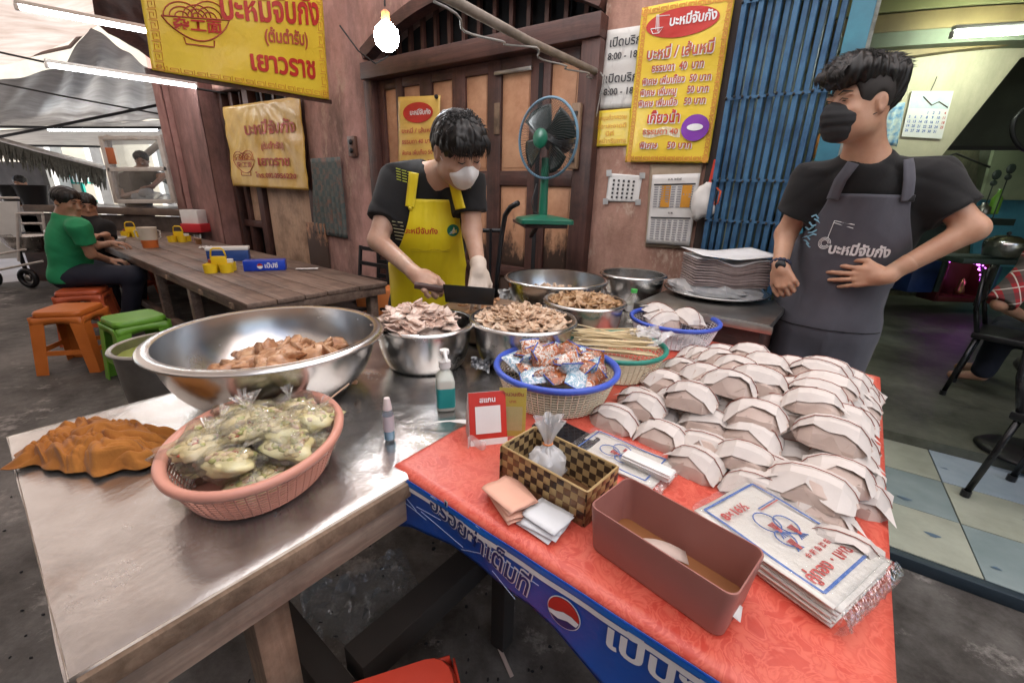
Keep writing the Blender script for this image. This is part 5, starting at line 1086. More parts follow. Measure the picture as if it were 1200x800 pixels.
# red strap and carrier bag beside the calendar
t = thing('carrier_bag', wp(won(823, 225, 2.62)[0], 2.62, 0), WROT, 'white cloth carrier bag hanging from a red strap between the calendar and the blue gate', 'bag')
zt_, zb_ = won(836, 187, 2.62)[1], won(823, 256, 2.62)[1]; zm = won(830, 215, 2.62)[1]
q = MB(); q.bar((.045, -.0, zt_), (.035, 0, zm-.02), .026, .003, Vector((0, 1, 0))); q.build('red_strap', mat('red_webbing', (.72, .06, .03), .5), t)
q = MB().ball((0, 0, 0), (.065, .028, .09), 20, 12); q = crumple(q, .07, 3, .3); q.build('bag_body', mat('white_cloth_bag', (.72, .70, .67), .7, 0, (.6, .58, .55), 8), t, smooth=True, loc=(.01, 0, zb_+.09))
MB().tube([(.065, -.01, zm-.02), (.095, -.015, zm-.04), (.09, -.015, zm-.10), (.07, -.012, zm-.11), (.062, -.01, zm-.05)], .006, 6).build('red_loop', mat('orange_red_cord', (.75, .12, .04), .5), t, smooth=True)
# overhead pipe with wires
pa = ony(455, -40, 1.55); pz = wp(won(702, 86, 2.68)[0], 2.68, won(702, 86, 2.68)[1])
tag(MB().tube([pa, pa.lerp(pz, .5)-Z*.015, pz], .019, 10).build('wooden_pole', mat('grey_bamboo', (.28, .24, .20), .6, 0, (.18, .15, .12), 12), None, smooth=True), 'grey wooden pole slanting above the doors with loose wires wound round it', 'pole')
P = []
for i in range(41):
    u = i/40; p = pa.lerp(pz, .12+.86*u); P.append(p+Vector((.03*math.sin(u*31), .0, -.035-.05*abs(math.sin(u*7))*(1-u))))
tag(MB().tube(P, .0045, 6).build('loose_wire', m_rope, None, smooth=True), 'pale twisted wire hanging along the wooden pole', 'wire')
P = [pz+Vector((0, -.03, 0)), pz+WD*.06-Z*.05-WN*.03, pz+WD*.03-Z*.12-WN*.03, pz+WD*.09-Z*.10-WN*.03, pz+WD*.05-Z*.02-WN*.03, pz+WD*.02-Z*.22-WN*.03, pz-WD*.005-Z*.42-WN*.03]
tag(MB().tube(P, .004, 6).build('loose_wire', m_rope, None, smooth=True), 'tangle of wire at the wall end of the pole running down to the sockets', 'wire')
P = [ony(398, 30, 2.6), ony(420, 60, 2.7), ony(440, 75, 2.9), ony(455, 66, 2.9)]
tag(MB().tube(P, .004, 6).build('loose_wire', m_cable, None), 'dark wire behind the glowing bulb', 'wire')
# ================================================================== BIG YELLOW BANNER ACROSS THE ALLEY
SB = -3.55
cr = [splane(160, -28, SB), splane(376, -30, SB), splane(386, 117, SB), splane(178, 82, SB)]
bb = thing('yellow_banner', (0, 0, 0), 0, 'big yellow noodle banner with red Thai letters and a bowl logo across the alley', 'banner')
def BB(u, v, o=0.):
    p = cr[0].lerp(cr[1], u).lerp(cr[3].lerp(cr[2], u), v); return p+WD*(.006*N3(u*5, v*4, 1)+.012*math.sin(u*9+v*3)*.5+o)
MB().grid(50, 30, BB).build('sheet', m_yellow_vinyl, bb, smooth=True, solid=.0015)
key_border(bb, BB, m_ink_orange, .035, .045, 16, 9, .0045, .004)
for k in list(bb.children)[-1:]: pass
for u, v, s, hg, wd, mm in ((.66, .30, 'บะหมี่จับกัง', .20, .60, m_ink_red), (.73, .52, '(ต้นตำรับ)', .10, .28, m_ink_red2), (.70, .76, 'เยาวราช', .17, .42, m_ink_red)): ptext(bb, BB, s, u, v, hg, mm, .03, width=wd)
bowl_logo(bb, BB, .24, .40, .165, .22, m_ink_red2, .0045, .006); ptext(bb, BB, '杂工面', .24, .48, .09, m_ink_red, .03, width=.24)
w_pts = [BB(1.0, .2+.1*i, .004) for i in range(9)]
for i, p in enumerate((BB(0, 0), BB(1, 0), BB(.5, 0))): MB().tube([p, p+Z*.5+WD*.05], .004, 5).build('cord', m_rope, bb)
tag(MB().bar(BB(-.02, 1.012, -.03), BB(1.03, 1.012, -.03), .02, .03).build('wooden_beam', m_darkwoodH, None), 'dark beam just behind the bottom edge of the big yellow banner', 'beam')
# ================================================================== GREEN FAN
fc = ony(641, 163, 2.28); fan = thing('electric_fan', (fc.x, fc.y, fc.z), R(8), 'green electric fan with a round wire cage and blue rim standing before the doors', 'fan')
m_gr = mat('dark_green_plastic', (.01, .13, .075), .35, 0, (.008, .10, .06), 5); m_rimb = mat('pale_blue_rim', (.12, .24, .34), .4)
tl_ = Matrix.Rotation(R(-50), 4, 'Z') @ Matrix.Rotation(R(90+2), 4, 'X')       # cage axis: local z -> towards the viewer
def ft(p): return tl_ @ Vector(p)
q = MB(); Rr = .178
q.tube([ft((Rr*math.cos(a), Rr*math.sin(a), 0)) for a in [2*math.pi*i/48 for i in range(48)]], .0065, 8, closed=True); q.build('cage_rim', m_rimb, fan, smooth=True)
q = MB()
for i in range(76):
    a = 2*math.pi*i/76
    for dz, sg in ((.055, 1), (-.07, -1)):
        q.tube([ft((.045*math.cos(a+.25*sg), .045*math.sin(a+.25*sg), dz)), ft((.13*math.cos(a+.1*sg), .13*math.sin(a+.1*sg), dz*.9)), ft((Rr*.97*math.cos(a), Rr*.97*math.sin(a), dz*.25)), ft((Rr*math.cos(a), Rr*math.sin(a), 0))], .0009, 3, caps=False)
tag(q.build('cage_wires', m_blackmetal, fan), kind='stuff')
q = MB(); [q.lathe([(.0001, .062), (.036, .060), (.044, .054), (.044, .048), (.0001, .048)], 24, M=tl_)]; q.build('hub_cover', m_gr, fan, auto=40)
for k in range(4):
    a0 = k*math.pi/2+.5; q = MB().grid(10, 6, lambda u, v: ft(((.03+.125*v)*math.cos(a0+(u-.5)*(1.25-.25*v)), (.03+.125*v)*math.sin(a0+(u-.5)*(1.25-.25*v)), .02*(u-.5)*2-.005))); q.build('blade', mat('smoky_blade', (.02, .03, .028), .25), fan, smooth=True, solid=.0015)
MB().lathe([(.0001, -.03), (.05, -.035), (.062, -.07), (.060, -.14), (.04, -.17), (.0001, -.175)], 24, M=tl_).build('motor_housing', m_blackmetal, fan, smooth=True)
bz = onz(652, 262, 1.18).z; base_z = ony(652, 257, 2.28).z-fc.z
MB().lathe([(.0001, base_z+.015), (.024, base_z+.015), (.021, -.22), (.020, -.08), (.0001, -.08)], 16, c=(0.01, .06, 0)).build('stem', m_gr, fan, auto=40)
P = rrect(.135, .115, .02, 4); q = MB(); loops(q, [[(x+.01, y+.03, base_z-.022) for x, y in P], [(x+.01, y+.03, base_z-.004) for x, y in P], [(x*.94+.01, y*.94+.03, base_z+.003) for x, y in P], [(x*.3+.01, y*.3+.05, base_z+.018) for x, y in P]], True, True); q.build('base', m_gr, fan, auto=35)
MB().tube([(.02, .06, base_z+.02), (-.04, .05, base_z+.03), (-.055, .05, base_z+.08), (-.03, .06, base_z+.17)], .003, 5).build('cord', m_cable, fan, smooth=True)
bk = thing('wall_shelf', (fc.x, fc.y, fc.z+base_z-.024), fan.rotation_euler.z, 'dark bracket shelf holding the green fan in front of the doors', 'shelf')
MB().box(-.10, -.05, -.02, .12, .42, -.001).build('board', m_darkwoodH, bk, bevel=.003)
MB().bar((.01, .40, -.10), (.01, .20, -.02), .02, .02).build('strut', m_blackmetal, bk)
# ================================================================== HAND TROLLEY AND CLUTTER BEHIND THE CUTTER
ht = thing('hand_trolley', (0, 0, 0), 0, 'dark metal hand trolley with a curved handle leaning by the wooden doors', 'trolley')
Yh = 2.35
P = [ony(607, 238, Yh-.1), ony(598, 243, Yh-.05), ony(592, 252, Yh), ony(588, 275, Yh), ony(583, 320, Yh), ony(578, 380, Yh)]
MB().tube(P, .014, 8).build('handle', m_blackmetal, ht, smooth=True)
MB().tube([ony(560, 270, Yh+.05), ony(590, 270, Yh)], .011, 8).build('cross_bar', m_blackmetal, ht); MB().tube([ony(560, 270, Yh+.05), ony(562, 400, Yh)], .012, 8).build('upright', m_blackmetal, ht)
MB().tube([ony(575, 268, Yh), ony(573, 380, Yh)], .008, 6).build('upright', m_blackmetal, ht)
def chair_black(c, rot, label, sc_=1., group='black metal chairs'):
    t = thing('metal_chair', c, rot, label, 'chair', group); t.scale = (sc_,)*3
    MB().box(-.19, -.19, .43, .19, .19, .46).build('seat', m_blackmetal, t, bevel=.01)
    for x in (-1, 1):
        for y in (-1, 1): MB().bar((x*.17, y*.17, .435), (x*.20, y*.20, 0), .022, .022).build('leg', m_blackmetal, t)
    for x in (-1, 1): MB().bar((x*.18, .18, .45), (x*.18, .24, .88), .022, .022, Vector((1, 0, 0))).build('back_post', m_blackmetal, t)
    for z, y in ((.62, .205), (.74, .22), (.86, .24)): MB().bar((-.18, y, z), (.18, y, z), .02, .03).build('back_rail', m_blackmetal, t)
    return t
for i, (px, py, l) in enumerate(((395, 338, 'black metal chair against the wall, left one behind the long table'), (432, 345, 'black metal chair against the wall, right one behind the long table'))):
    p = ony(px, py, 3.0+.1*i); chair_black((p.x-.02, p.y+.35, 0), WROT+R(12*i), l)
tag(MB().box(-.16, -.14, 0, .16, .14, .30).build('crate', mat('orange_crate', (.62, .20, .05), .5, 0, (.5, .15, .04), 6), None, loc=onz(428, 372, .45)+Vector((0, .4, -.15)), bevel=.02), 'orange plastic stool partly seen under the long table by the man in yellow', 'stool')
# ================================================================== LONG PLANK TABLE
lt = thing('plank_table', (0, 0, 0), TROT, 'long weathered plank table with yellow condiment caddies, running to the seated diners', 'table')
ZL = .72; nb = [tsn(*p, ZL) for p in ((288.4, 356.5), (321.7, 349.7), (354.3, 344.5), (380, 340), (453, 330))]
sF = min(tsn(138, 291, ZL)[0], tsn(250, 262, ZL)[0])
rows = [n_[1] for n_ in nb]; rows = rows[:4]+[rows[3]+(rows[4]-rows[3])*.5, rows[4]]
for a, c in zip(rows, rows[1:]): MB().box(sF-.9, a+.003, ZL-.028, (nb[0][0]+nb[-1][0])/2+random.uniform(-.01, .01), c-.003, ZL+random.uniform(-.001, .001)).build('plank', m_planks, lt, bevel=.003)
sN = (nb[0][0]+nb[-1][0])/2
MB().box(sN-.03, rows[0]+.01, ZL-.085, sN-.005, rows[-1]-.01, ZL-.030).build('end_rail', m_planks, lt, bevel=.003)
MB().box(sF-.9, rows[0]+.02, ZL-.085, sN-.03, rows[0]+.05, ZL-.030).build('side_rail', m_planks, lt, bevel=.003)
for s in (sN-.08, sN-1.1, sN-1.9, sF-.5):
    for n_ in (rows[0]+.06, rows[-1]-.08): MB().box(s-.03, n_-.03, 0, s+.03, n_+.03, ZL-.03).build('leg', m_planks, lt, bevel=.003)
for s in (sN-.2, sN-.7, sN-1.4): MB().box(s-.02, rows[0]-.012, ZL-.06, s+.02, rows[0]+.0, ZL-.0285).build('batten_end', m_timber, lt)
MB().box(sF-.5, rows[0]+.05, .20, sN-.08, rows[0]+.10, .26).build('stretcher', m_planks, lt, bevel=.003)
MB().box(sF-.5, rows[-1]-.10, .20, sN-.08, rows[-1]-.06, .26).build('stretcher', m_planks, lt, bevel=.003)
bn_ = thing('bench', (0, 0, 0), TROT, 'dark plank bench under the wall side of the long table', 'bench')
MB().box(sF-.3, rows[-1]+.12, .40, sN-.3, rows[-1]+.38, .44).build('seat', m_planks, bn_, bevel=.003)
for s in (sF, sN-.5): MB().box(s, rows[-1]+.15, 0, s+.05, rows[-1]+.35, .40).build('leg', m_planks, bn_)
m_caddy = mat('yellow_plastic', (.82, .58, .02), .35, 0, (.76, .52, .02)); 
def caddy(c, rot, label, sc_=1.):
    t = thing('condiment_caddy', c, rot, label, 'caddy', 'yellow condiment caddies'); t.scale = (sc_,)*3
    for x, y in ((-.045, -.04), (.045, -.04), (-.045, .04), (.045, .04)):
        q = MB(); q.lathe([(.0001, 0), (.038, 0), (.041, .055), (.038, .055), (.035, .004), (.0001, .004)], 14, c=(x, y, 0)); q.build('cup', m_caddy, t, auto=40)
    q = MB(); q.box(-.045, -.005, .03, .045, .005, .10); q.build('panel', m_caddy, t, bevel=.002)
    MB().tube([(-.045, 0, .09), (-.035, 0, .14), (-.02, 0, .15), (.02, 0, .15), (.035, 0, .14), (.045, 0, .09)], .006, 6).build('handle', m_caddy, t, smooth=True)
    for x, y, mm in ((-.045, .04, m_bit_red), (.045, .04, m_white_plastic)): MB().lathe([(.0001, .004), (.028, .004), (.028, .075), (.0001, .078)], 12, c=(x, y, 0)).build('jar', mm, t, auto=40)
    return t
caddy(onz(259, 318, ZL), R(20), 'nearest yellow condiment caddy on the long plank table, before a blue box', 1.12); caddy(onz(211, 283, ZL), R(10), 'yellow condiment caddy beside the pillar end of the long table', 1.1); caddy(onz(155, 277, ZL), R(30), 'farthest yellow condiment caddy, beside the diners', 1.1)
p = onz(257, 308, ZL)+Vector((0, .14, .001)); t = thing('blue_box', p, R(25), 'blue and white rectangular box behind the nearest yellow caddy', 'box')
MB().box(-.15, -.06, 0, .15, .06, .095).build('body', mat('dark_blue_box', (.02, .07, .28), .4), t, bevel=.004); MB().box(-.155, -.065, .09, .155, .065, .115).build('white_lid', m_white_plastic, t, bevel=.004)
p = onz(312, 316, ZL); t = thing('cola_box', (p.x, p.y, ZL+.001), R(22), 'bright blue cola carton lying on the long table', 'box')
MB().box(-.14, -.055, 0, .14, .055, .075).build('carton', mat('cola_blue', (.01, .06, .55), .35, 0, (.01, .045, .42)), t, bevel=.003)
q = MB(); q.add([(-.03+.020*math.cos(a), -.0558, .036+.020*math.sin(a)) for a in [i*math.pi/8 for i in range(16)]], [tuple(range(16))]); q.build('globe_white', m_ink_white, t)
q = MB(); q.add([(-.03+.019*math.cos(a), -.0562, .037+.019*math.sin(a)) for a in [i*math.pi/8 for i in range(9)]], [tuple(range(9))]); q.build('globe_red', m_ink_red, t)
text('เป๊ปซี่', .045, loc(.045, -.0565, .036) @ UPR, m_ink_white, t, bold=.03)
crump_paper(onz(338, 316, ZL+.004)+Vector((.12, .05, 0)), .3, .16, .05, 'thin white paper beside the cola carton', m_paper, .004)
p = onz(177, 290, ZL); t = thing('plastic_jug', (p.x, p.y, ZL), R(20), 'translucent plastic jug of orange drink on the long table', 'jug')
MB().lathe([(.0001, 0), (.062, 0), (.078, .19), (.080, .195), (.075, .19), (.059, .005), (.0001, .005)], 20).build('jug', mat('cloudy_jug', (.74, .68, .58), .3, 0, (.68, .62, .52), 5), t, auto=50)
MB().lathe([(.0632, .001), (.0685, .075)], 20).build('orange_drink', mat('orange_drink', (.66, .17, .04), .3), t, smooth=True)
for s_ in (-1, 1): MB().tube([(s_*.078, 0, .17), (s_*.105, 0, .16), (s_*.10, 0, .10), (s_*.072, 0, .08)], .006, 6).build('handle', mat('handle_white', (.7, .66, .6), .4), t, smooth=True)
for px, py, l in ((138, 284, 'left noodle bowl in front of the diners'), (120, 282, 'second noodle bowl in front of the diners')):
    t = bowl(l, onz(px, py, ZL).xy, .085, .055, .04, 0, 'white bowls by the diners', m_white_plastic, z0=ZL, lip=.006, name='noodle_bowl')
t = thing('drinking_glass', onz(233, 286, ZL), 0, 'small glass at the pillar end of the long table', 'glass'); MB().lathe([(.0001, 0), (.03, 0), (.036, .10)], 14).build('glass', m_film, t, smooth=True); MB().lathe([(.0001, .002), (.028, .002), (.032, .06), (.0001, .06)], 14).build('drink', mat('tea', (.35, .15, .05), .2), t, auto=40)
crump_paper(onz(243, 291, ZL+.005), .3, .12, .09, 'crumpled white tissue at the far right of the long table', m_paper, .03, 'tissue', 'tissue')
# ================================================================== PLASTIC STOOLS
def stool(c, rot, m, label, sc_=1., group='plastic stools'):
    t = thing('plastic_stool', c, rot, label, 'stool', group); t.scale = (sc_,)*3; h = .45
    P = rrect(.145, .145, .05, 4); q = MB(); loops(q, [[(x*1.0, y*1.0, h-.05) for x, y in P], [(x*1.02, y*1.02, h-.012) for x, y in P], [(x*.97, y*.97, h) for x, y in P], [(x*.6, y*.6, h-.003) for x, y in P]], False, True); q.build('seat', m, t, auto=40, solid=.004)
    for a, b_ in ((-1, -1), (1, -1), (1, 1), (-1, 1)):
        q = MB(); top = [(a*.152, b_*.070), (a*.152, b_*.152), (a*.070, b_*.152)]; bot = [(a*.190, b_*.125), (a*.190, b_*.190), (a*.125, b_*.190)]
        q.v = [(x, y, h-.04) for x, y in top]+[(x, y, 0) for x, y in bot]+[((x if abs(x) < .149 else x-a*.006), (y if abs(y) < .149 else y-b_*.006), h-.04) for x, y in top]+[(x-a*.006, y-b_*.006, 0) for x, y in bot]
        q.f = [[0, 1, 4, 3], [1, 2, 5, 4], [6, 9, 10, 7], [7, 10, 11, 8], [0, 3, 9, 6], [2, 8, 11, 5], [3, 4, 10, 9], [4, 5, 11, 10]]; q.m = [0]*8; q.build('leg', m, t)
    z0, r0 = .14, .170
    for s_ in (-1, 1):
        MB().box(-r0, s_*r0-.003, z0, r0, s_*r0+.003, z0+.035).build('stretcher', m, t); MB().box(s_*r0-.003, -r0, z0, s_*r0+.003, r0, z0+.035).build('stretcher', m, t)
        MB().grid(12, 1, lambda u, v: ((u-.5)*.30, s_*(.152+.006*(1-v)), h-.035-(.045+.045*abs(2*u-1)**2)*v)).build('skirt', m, t, smooth=True, solid=.004)
        MB().grid(12, 1, lambda u, v: (s_*(.152+.006*(1-v)), (u-.5)*.30, h-.035-(.045+.045*abs(2*u-1)**2)*v)).build('skirt', m, t, smooth=True, solid=.004)
    return t
m_or = mat('orange_plastic', (.58, .16, .03), .4, 0, (.50, .13, .02)); m_gn = mat('leaf_green_plastic', (.16, .38, .04), .4, 0, (.13, .32, .03)); m_rd = mat('red_plastic', (.62, .06, .03), .35, 0, (.55, .05, .025)); m_ro = mat('red_orange_plastic', (.52, .10, .035), .4)
a_, b_ = onz(60, 430, 0), onz(100, 433, 0)
p = onz(80, 360, .45); stool((p.x, p.y, 0), R(15), m_or, 'orange plastic stool nearest the camera on the left, beside the green one', 1.0)
p = onz(156, 370, .45); stool((p.x, p.y, 0), R(-32), m_gn, 'leaf green plastic stool at the near corner of the long table', 1.0)
p = onz(452, 880, .42); stool((p.x, p.y, 0), R(20), m_rd, 'bright red plastic stool partly under the tables at the bottom of the picture', .93)
p = onz(96, 338, .45); stool((p.x, p.y, 0), R(30), m_ro, 'red orange stool under the man in the green shirt', 1.0)
p = onz(118, 308, .45); stool((p.x+.1, p.y+.25, 0), R(10), m_ro, 'red stool under the diner in black', 1.0)
# ================================================================== FIGURES (bodies as one blended surface)
def V3(p): return np.array([float(p[0]), float(p[1]), float(p[2])])
class Field:
    def __init__(s): s.pr = []
    def cap(s, a, b, ra, rb=None, k=.02, op='add'): s.pr.append(('cap', V3(a), V3(b), ra, ra if rb is None else rb, k, op)); return s
    def ell(s, c, r, M=None, k=.02, op='add'): s.pr.append(('ell', V3(c), np.array(r, float), np.eye(3) if M is None else np.array(M), 0, k, op)); return s
    def cone(s, a, b, ra, rb, k=.01, op='add'): s.pr.append(('cone', V3(a), V3(b), ra, rb, k, op)); return s
    def plane(s, p, n): s.pr.append(('plane', V3(p), V3(n)/np.linalg.norm(V3(n)), 0, 0, 0, 'cut')); return s
    def d(s, pr, P):
        ty, a, b_, ra, rb, k, op = pr
        if ty == 'cap' or ty == 'cone':
            ba = b_-a; L2 = ba@ba; t = ((P-a)@ba)/L2; tc = np.clip(t, 0, 1); q = P-a-tc[:, None]*ba; 
            if ty == 'cap': return np.sqrt((q*q).sum(1))-(ra+(rb-ra)*tc)
            q = P-a-t[:, None]*ba; L = math.sqrt(L2); return np.maximum(np.sqrt((q*q).sum(1))-(ra+(rb-ra)*tc), np.maximum(-t, t-1)*L)
        if ty == 'ell':
            q = (P-a)@ra.reshape(3, 3) if False else (P-a)@s._M(pr); r = b_; k0 = np.sqrt(((q/r)**2).sum(1)); k1 = np.sqrt(((q/r**2)**2).sum(1))+1e-9; return k0*(k0-1)/k1
        return (P-a)@b_
    def _M(s, pr): return pr[3]
    def ev(s, P, f=None):
        f = np.full(len(P), 1.0) if f is None else f
        for pr in s.pr: f = s.comb(pr, f, s.d(pr, P))
        return f
    def comb(s, pr, f, d_):
        k, op = pr[5], pr[6]
        if op == 'add': h = np.clip(.5+.5*(f-d_)/k, 0, 1); return f*(1-h)+d_*h-k*h*(1-h)
        if op == 'sub': h = np.clip(.5-.5*(f+d_)/k, 0, 1); return f*(1-h)+(-d_)*h+k*h*(1-h)
        return np.maximum(f, d_)
    def box_of(s, pr, m):
        ty, a, b_, ra, rb, k, op = pr
        if ty in ('cap', 'cone'): R_ = max(ra, rb)+m; return np.minimum(a, b_)-R_, np.maximum(a, b_)+R_
        if ty == 'ell': R_ = max(b_)+m; return a-R_, a+R_
        return None
    def surf(s, h, bounds=None, disp=None, name='body', m=None, off=0., smooth=True, margin=.05):
        if bounds is None:
            bs = [s.box_of(p, .03) for p in s.pr if p[0] != 'plane' and p[6] == 'add']; lo = np.min([b[0] for b in bs], 0); hi = np.max([b[1] for b in bs], 0)
        else: lo, hi = np.array(bounds[0], float), np.array(bounds[1], float)
        n = np.ceil((hi-lo)/h).astype(int)+1; ax = [lo[i]+h*np.arange(n[i]) for i in range(3)]
        F = np.full(n, 1.0, np.float32)
        for pr in s.pr:
            bx = s.box_of(pr, pr[5]+margin)
            if bx is None: sl = [slice(0, n[i]) for i in range(3)]
            else:
                i0 = np.clip(np.floor((bx[0]-lo)/h).astype(int), 0, n); i1 = np.clip(np.ceil((bx[1]-lo)/h).astype(int)+1, 0, n); sl = [slice(i0[i], i1[i]) for i in range(3)]
                if (i1 <= i0).any(): continue
            X = np.stack(np.meshgrid(ax[0][sl[0]], ax[1][sl[1]], ax[2][sl[2]], indexing='ij'), -1).reshape(-1, 3)
            sub = F[sl[0], sl[1], sl[2]]; F[sl[0], sl[1], sl[2]] = s.comb(pr, sub.reshape(-1).astype(float), s.d(pr, X)).reshape(sub.shape)
        F -= off
        if disp is not None:
            near_ = np.argwhere(np.abs(F) < .04); P = lo+near_*h; F[near_[:, 0], near_[:, 1], near_[:, 2]] += disp(P).astype(np.float32)
        return net(F, lo, h, name, m, smooth)
def net(F, lo, h, name, m, smooth=True):
    S = F < 0; n = F.shape
    c = np.zeros((n[0]-1, n[1]-1, n[2]-1), int)
    for dx in (0, 1):
        for dy in (0, 1):
            for dz in (0, 1): c += S[dx:n[0]-1+dx, dy:n[1]-1+dy, dz:n[2]-1+dz]
    act = (c > 0) & (c < 8); idx = np.full(act.shape, -1); cells = np.argwhere(act); idx[act] = np.arange(len(cells))
    acc = np.zeros((len(cells), 3)); cnt_ = np.zeros(len(cells)); ofs = [(0,0,0),(1,0,0),(0,1,0),(1,1,0),(0,0,1),(1,0,1),(0,1,1),(1,1,1)]
    for a, b_ in ((0,1),(2,3),(4,5),(6,7),(0,2),(1,3),(4,6),(5,7),(0,4),(1,5),(2,6),(3,7)):
        A = cells+ofs[a]; B = cells+ofs[b_]; fa = F[A[:,0],A[:,1],A[:,2]]; fb = F[B[:,0],B[:,1],B[:,2]]; cr_ = (fa < 0) != (fb < 0); t = np.where(cr_, fa/(fa-fb+1e-12), 0)
        acc += np.where(cr_[:, None], A+(B-A)*t[:, None], 0); cnt_ += cr_
    verts = lo+h*acc/cnt_[:, None]; faces = []
    for axx in range(3):
        o1, o2 = [(1, 2), (2, 0), (0, 1)][axx]; sl0 = [slice(None)]*3; sl1 = [slice(None)]*3; sl0[axx] = slice(0, n[axx]-1); sl1[axx] = slice(1, n[axx])
        cr_ = np.argwhere(S[tuple(sl0)] != S[tuple(sl1)]); cr_ = cr_[(cr_[:, o1] > 0) & (cr_[:, o2] > 0) & (cr_[:, o1] < n[o1]-1) & (cr_[:, o2] < n[o2]-1)]
        if not len(cr_): continue
        inside = S[cr_[:,0], cr_[:,1], cr_[:,2]]; e1 = np.zeros(3, int); e1[o1] = 1; e2 = np.zeros(3, int); e2[o2] = 1
        q = [idx[tuple((cr_-a).T)] for a in (0*e1, e1, e1+e2, e2)]; q = np.stack(q, 1); q[~inside] = q[~inside][:, ::-1]; faces.append(q)
    faces = np.concatenate(faces); faces = faces[(faces >= 0).all(1)]
    me = bpy.data.meshes.new(name); me.vertices.add(len(verts)); me.vertices.foreach_set('co', verts.astype(np.float32).ravel())
    me.loops.add(faces.size); me.loops.foreach_set('vertex_index', faces.astype(np.int32).ravel()); me.polygons.add(len(faces)); me.polygons.foreach_set('loop_start', np.arange(0, faces.size, 4, dtype=np.int32))
    me.polygons.foreach_set('use_smooth', [smooth]*len(faces)); me.update(calc_edges=True)
    if m: me.materials.append(m)
    return me
def join_meshes(name, ms):
    bm = bmesh.new()
    for me in ms: bm.from_mesh(me)
    out = bpy.data.meshes.new(name); bm.to_mesh(out); bm.free()
    for m_ in ms[0].materials: out.materials.append(m_)
    for me in ms: bpy.data.meshes.remove(me)
    return out
def frame(fwd, up=Z):
    """columns: right, forward, up"""
    f = Vector(fwd).normalized(); r = f.cross(up).normalized(); u = r.cross(f).normalized(); return np.array([[r[i], f[i], u[i]] for i in range(3)])
def skinmat(name, c, c2):
    m, t, b = newmat(name); v = coords(t); cc = ramp(t, noise(t, v, 14, 5, .6), [(.35, c2), (.65, c)]); t.links.new(cc, b.inputs['Base Color']); b.inputs['Roughness'].default_value = .45
    b.inputs['Subsurface Weight'].default_value = .18; b.inputs['Subsurface Radius'].default_value = (.010, .004, .002); b.inputs['Subsurface Scale'].default_value = .8
    bump(t, b, noise(t, v, 160, 4), .12, .002); return m
m_skin = skinmat('skin', (.52, .33, .24), (.44, .25, .175)); m_skin2 = skinmat('skin_warm', (.50, .29, .19), (.42, .22, .14)); m_skin3 = skinmat('skin_tan', (.42, .23, .15), (.36, .19, .12))
m_blackcotton = mat('black_cotton', (.007, .007, .008), .9, 0, (.005, .005, .0055), 8, bmp=.3, bscale=90, sheen=.05, dist=.002)
m_hair = mat('black_hair', (.012, .010, .009), .42, 0, (.006, .005, .005), 30, spec=.4)
m_greyapron = mat('charcoal_apron', (.085, .085, .105), .8, 0, (.068, .068, .085), 6, bmp=.3, bscale=120, sheen=.08, dist=.002)
m_yelapron = mat('yellow_apron', (.80, .66, .015), .5, 0, (.74, .58, .01), 5, bmp=.3, bscale=10, dist=.01)
m_maskb = mat('black_mask', (.014, .014, .016), .75, 0, (.010, .010, .011), 9, bmp=.3, bscale=80, dist=.002); m_maskw = mat('white_mask', (.80, .80, .79), .7, 0, (.72, .72, .72), 9, bmp=.2)
m_glove = mat('pale_glove', (.72, .62, .52), .5, 0, (.64, .54, .45), 20, bmp=.3, bscale=60); m_eye = mat('eye_dark', (.02, .012, .01), .2); m_eyew = mat('eye_white', (.7, .68, .66), .3)
def head_field(F, c, M, s=1.0, k=.012):
    g = lambda x, y, z: np.array(V3(c))+M@(np.array([x, y, z])*s)
    F.ell(g(0, -.012, .030), np.array((.077, .096, .090))*s, M, k); F.ell(g(0, .022, -.030), np.array((.063, .072, .085))*s, M, .03)
    F.ell(g(0, .050, -.085), np.array((.036, .036, .030))*s, M, .03)                                  # chin
    for x in (-1, 1):
        F.ell(g(x*.045, .008, -.060), np.array((.024, .046, .036))*s, M, .025)                        # jaw
        F.ell(g(x*.040, .062, -.022), np.array((.020, .020, .016))*s, M, .018)                        # cheek
        F.ell(g(x*.031, .094, .010), np.array((.018, .014, .011))*s, M, .010, 'sub')                  # eye socket
        F.ell(g(x*.030, .080, .010), np.array((.013, .012, .0105))*s, M, .004)                        # eyelid
        F.ell(g(x*.030, .083, .027), np.array((.024, .012, .007))*s, M, .010)                         # brow
        F.ell(g(x*.079, -.012, -.004), np.array((.009, .020, .033))*s, M, .006); F.ell(g(x*.088, -.006, -.002), np.array((.006, .010, .019))*s, M, .005, 'sub')   # ear
        F.ell(g(x*.013, .101, -.036), np.array((.009, .009, .008))*s, M, .006)
    F.cap(g(0, .088, .012), g(0, .110, -.032), .009*s, .012*s, .010); F.ell(g(0, .088, -.062), np.array((.024, .012, .006))*s, M, .006); F.ell(g(0, .086, -.072), np.array((.020, .012, .007))*s, M, .006)
    return g
